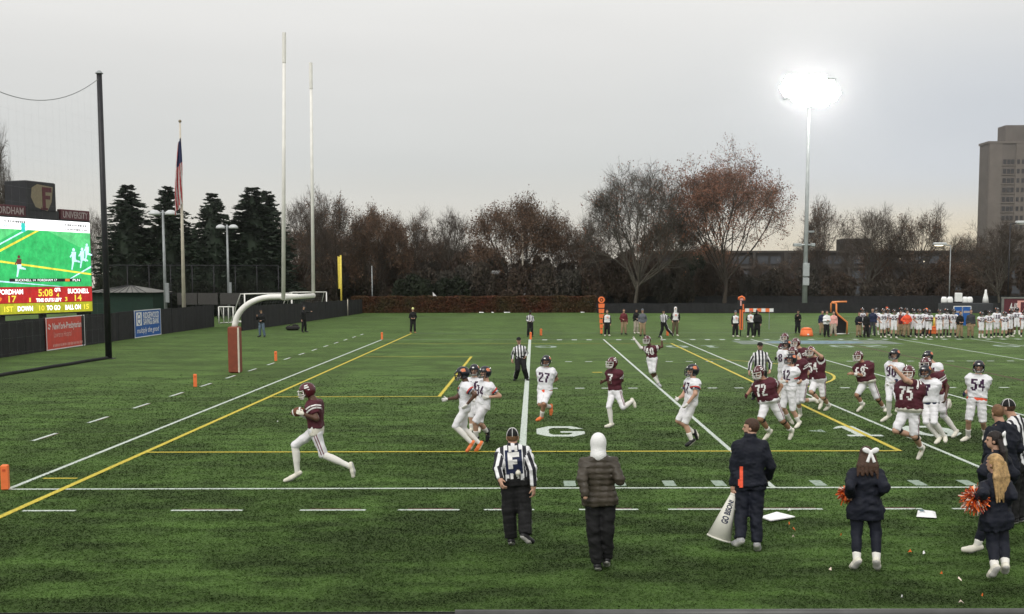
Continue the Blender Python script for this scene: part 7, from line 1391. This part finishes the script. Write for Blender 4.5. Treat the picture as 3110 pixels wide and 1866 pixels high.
# benches, boards, cart behind the team
for k, (x0, x1) in enumerate(((1732, 1818), (1822, 1910))):
    Yb = 66; a = at(ZC[0]+x0/ZC[2], ZC[1]+175/ZC[2], Yb); c = at(ZC[0]+x1/ZC[2], ZC[1]+245/ZC[2], Yb); t = thing('bench_board', ['blue board with white frame behind number 97, left one of two', 'blue board with white frame behind dark grey coach, right one of two'][k], 'board', ((a[0]+c[0])/2, Yb, 0), 0, 'blue framed boards'); w = c[0]-a[0]
    MB().box((0, 0, a[2]-.75), (w, .06, 1.5)).build('panel', 'sign_blue', t); MB().box((0, -.01, a[2]-.02), (w+.02, .09, .06)).build('frame_rail', 'sign_white', t)
    for s_ in (-1, 1): MB().box((s_*w/2, -.01, a[2]/2-.03), (.05, .09, a[2]-.06)).build('frame_post', 'sign_white', t)
    MB().box((0, -.036, a[2]-.45), (w*.7, .012, .16)).build('stripe', 'board_letter', t)
Yc = 92; a = at(ZC[0]+1690/ZC[2], ZC[1]+140/ZC[2], Yc); t = thing('equipment_cart', 'white equipment cart with barrels and pole behind the team', 'cart', (a[0]+1.6, Yc, 0)); px3 = (Yc-CAM[1])/FPX/3.4845
zt_ = lambda y: at(ZC[0]+1750/ZC[2], ZC[1]+y/ZC[2], Yc)[2]
MB().box((0, 0, zt_(140)/2+.1), (5.2, 1.0, zt_(140)-.3), bev=.03).build('cart_body', 'dark_grey', t)
for x_, y_ in ((-2.2, 112), (-1.6, 118), (-.1, 108), (.4, 118)): MB().lathe([(.28, 0), (.3, .1), (.3, .4), (.2, .6), (.0, .62)], (x_, 0, zt_(140)), 10).build('barrel', 'sign_white', t, True)
MB().box((-.75, 0, (zt_(35)+zt_(130))/2), (.62, .4, zt_(35)-zt_(130)), bev=.04).build('upright_box', 'sign_white', t); MB().lathe([(.32, 0), (.25, .5), (.12, 1.0), (.1, 1.3), (0, 1.35)], (2.0, 0, zt_(140)), 10).build('funnel', 'sign_white', t, True)
for s_ in (-1, 1): MB().tube([(s_*1.8, -.5, .28), (s_*1.8, -.6, .28)], .28, 14).build('wheel', 'tyre', t, True)
Yb = 90; a = at(ZC[0]+2250/ZC[2], ZC[1]+88/ZC[2], Yb); c = at(ZC[0]+2620/ZC[2], ZC[1]+300/ZC[2], Yb); t = thing('maroon_banner', 'maroon framed banner with white lettering at right edge', 'banner', (a[0], Yb, 0)); w = c[0]-a[0]; h_ = a[2]
MB().box((w/2, 0, h_/2), (w, .08, h_)).build('panel', 'maroon_board', t); MB().box((w/2, -.02, h_), (w+.3, .14, .16)).build('frame_rail', 'roof_grey', t); MB().box((0, -.02, h_/2-.05), (.2, .14, h_-.1)).build('frame_post', 'roof_grey', t)
text_on('lettering', 'A-10', 0.95, 'sign_white', t, (w*.30, -.045, h_-.85), (1, 0, 0), (0, 0, 1), w*.23, .02, shear=.3); MB().box((w*.62, -.045, h_-.95), (1.5, .02, 1.35)).build('letter_plate', 'sign_pink', t); text_on('letter', 'F', 1.4, 'maroon_board', t, (w*.62, -.06, h_-.95), (1, 0, 0), (0, 0, 1), .85, .05)
Yb = 58; a = at(ZC[0]+2400/ZC[2], ZC[1]+400/ZC[2], Yb); t = thing('bench', 'white bench behind the rightmost waiting players', 'bench', (a[0]+1.3, Yb, 0)); MB().box((0, 0, .46), (4.0, .32, .05)).build('seat', 'white_metal', t); MB().box((0, .2, .8), (4.0, .05, .28)).build('backrest', 'white_metal', t)
for s_ in (-1.6, 0, 1.6): MB().box((s_, 0.02, .217), (.06, .3, .43)).build('leg', 'white_metal', t)
p = gp(ZC[0]+1505/ZC[2], ZC[1]+478/ZC[2]); t = thing('drink_cooler', 'orange cooler standing at the feet of number 29', 'cooler', p); MB().box((0, 0, .27), (.62, .4, .44), bev=.05).build('tub', 'orange', t); MB().box((0, 0, .53), (.66, .44, .07), bev=.02).build('lid', 'orange', t); MB().tube([(-.31, -.22, .4), (0, -.26, .3), (.31, -.22, .4)], .015, 6).build('handle', 'orange_dark', t); MB().tube([(.1, 0, .56), (.1, 0, 1.15)], .07, 8).build('bottle', 'yellow_metal', t, True)

# ------------------------------------------------------------------ things lying on the near turf
P4 = [gp(Z8[0]+x/Z8[2], Z8[1]+y/Z8[2]) for x, y in ((520, 935), (595, 963), (778, 933), (640, 898))]; c = sum(P4)/4; t = thing('white_card', 'large white poster card lying flat behind the megaphone man', 'card', c)
MB().add([tuple(v-c+np.array([0, 0, z])) for z in (.03, .045) for v in P4], [(3, 2, 1, 0), (4, 5, 6, 7), (0, 1, 5, 4), (1, 2, 6, 5), (2, 3, 7, 6), (3, 0, 4, 7)]).build('sheet', 'ribbon', t); MB().add([tuple((v-c)*.12+np.array([.1, 0, .0465])) for v in P4], [(0, 1, 2, 3)]).build('smudge', 'sign_white', t)
P4 = [gp(Z9[0]+x/Z9[2], Z9[1]+y/Z9[2]) for x, y in ((172, 882), (300, 890), (292, 852), (182, 842))]; c = sum(P4)/4; t = thing('folded_towel', 'crumpled white towel with teal mark on the near turf', 'towel', c)
nx_ = 12; V = []; Q = []
for j in range(nx_+1):
    for i in range(nx_+1):
        u, v = i/nx_, j/nx_; q_ = P4[0]*(1-u)*(1-v)+P4[1]*u*(1-v)+P4[2]*u*v+P4[3]*(1-u)*v-c; e = min(u, 1-u, v, 1-v); V.append((q_[0], q_[1], .03+.045*min(1, e*5)*(0.8+.25*math.sin(i*.9+j*.5)*math.cos(j*.8))))
for j in range(nx_):
    for i in range(nx_): Q.append((j*(nx_+1)+i, j*(nx_+1)+i+1, (j+1)*(nx_+1)+i+1, (j+1)*(nx_+1)+i))
obj('cloth', npmesh('cloth', V, Q, ['ribbon']), t); MB().poly([(-.12, -.05, .088), (-.04, -.05, .088), (-.04, .06, .09), (-.12, .06, .09)]).build('mark', 'led_teal2' if 'led_teal2' in M else 'paint_blue', t)
sc = [(Z8, 735, 890, 'ribbon', .05), (Z8, 735, 995, 'pom_orange', .035), (Z8, 770, 1037, 'pom_orange', .06), (Z8, 766, 1095, 'pom_light', .04), (Z8, 1122, 1082, 'pom_orange', .035), (Z8, 1040, 1342, 'pom_light', .06), (Z9, 130, 1115, 'pom_orange', .045), (Z9, 220, 1125, 'ribbon', .05), (Z9, 445, 1293, 'pom_light', .075), (Z9, 455, 1440, 'pom_light', .055), (Z9, 80, 1405, 'ribbon', .035), (Z9, 585, 1395, 'pom_orange', .035), (Z9, 328, 1255, 'pom_orange', .03), (Z3, 190, 565, 'ribbon', .03)]
for k, (Z, x, y, m_, s_) in enumerate(sc):
    s_ *= 0.6; p = gp(Z[0]+x/Z[2], Z[1]+y/Z[2]); t = thing('pompom_scrap' if m_ != 'ribbon' else 'paper_scrap', 'small shiny orange scrap lying on the near turf' if m_ != 'ribbon' else 'tiny white paper scrap lying on the turf', 'litter', p, k, 'scraps scattered on the near turf')
    MB().add([(-s_, 0, .045), (0, -s_*.5, .055), (s_, 0, .05), (0, s_*.6, .075), (s_*.3, s_*.2, .09)], [(0, 1, 4), (1, 2, 4), (2, 3, 4), (3, 0, 4)]).build('strip', m_, t)
# ------------------------------------------------------------------ thin evening haze over the whole place, added to give the floodlights a halo
hz = MB().box((0, 215, 32.0), (830, 520, 66.0)).build('haze', 'windscreen'); tag(hz, 'thin pale evening haze filling the air over the field', 'haze', kind='stuff')
hm = bpy.data.materials.new('haze'); hm.use_nodes = True; hn = hm.node_tree; hn.nodes.clear(); ho_ = hn.nodes.new('ShaderNodeOutputMaterial'); pv = hn.nodes.new('ShaderNodeVolumePrincipled')
pv.inputs['Color'].default_value = (0.95, 0.96, 0.98, 1); pv.inputs['Density'].default_value = 0.0002; pv.inputs['Anisotropy'].default_value = 0.93; hn.links.new(pv.outputs[0], ho_.inputs['Volume'])
hz.data.materials.clear(); hz.data.materials.append(hm)
scene.cycles.volume_bounces = 1
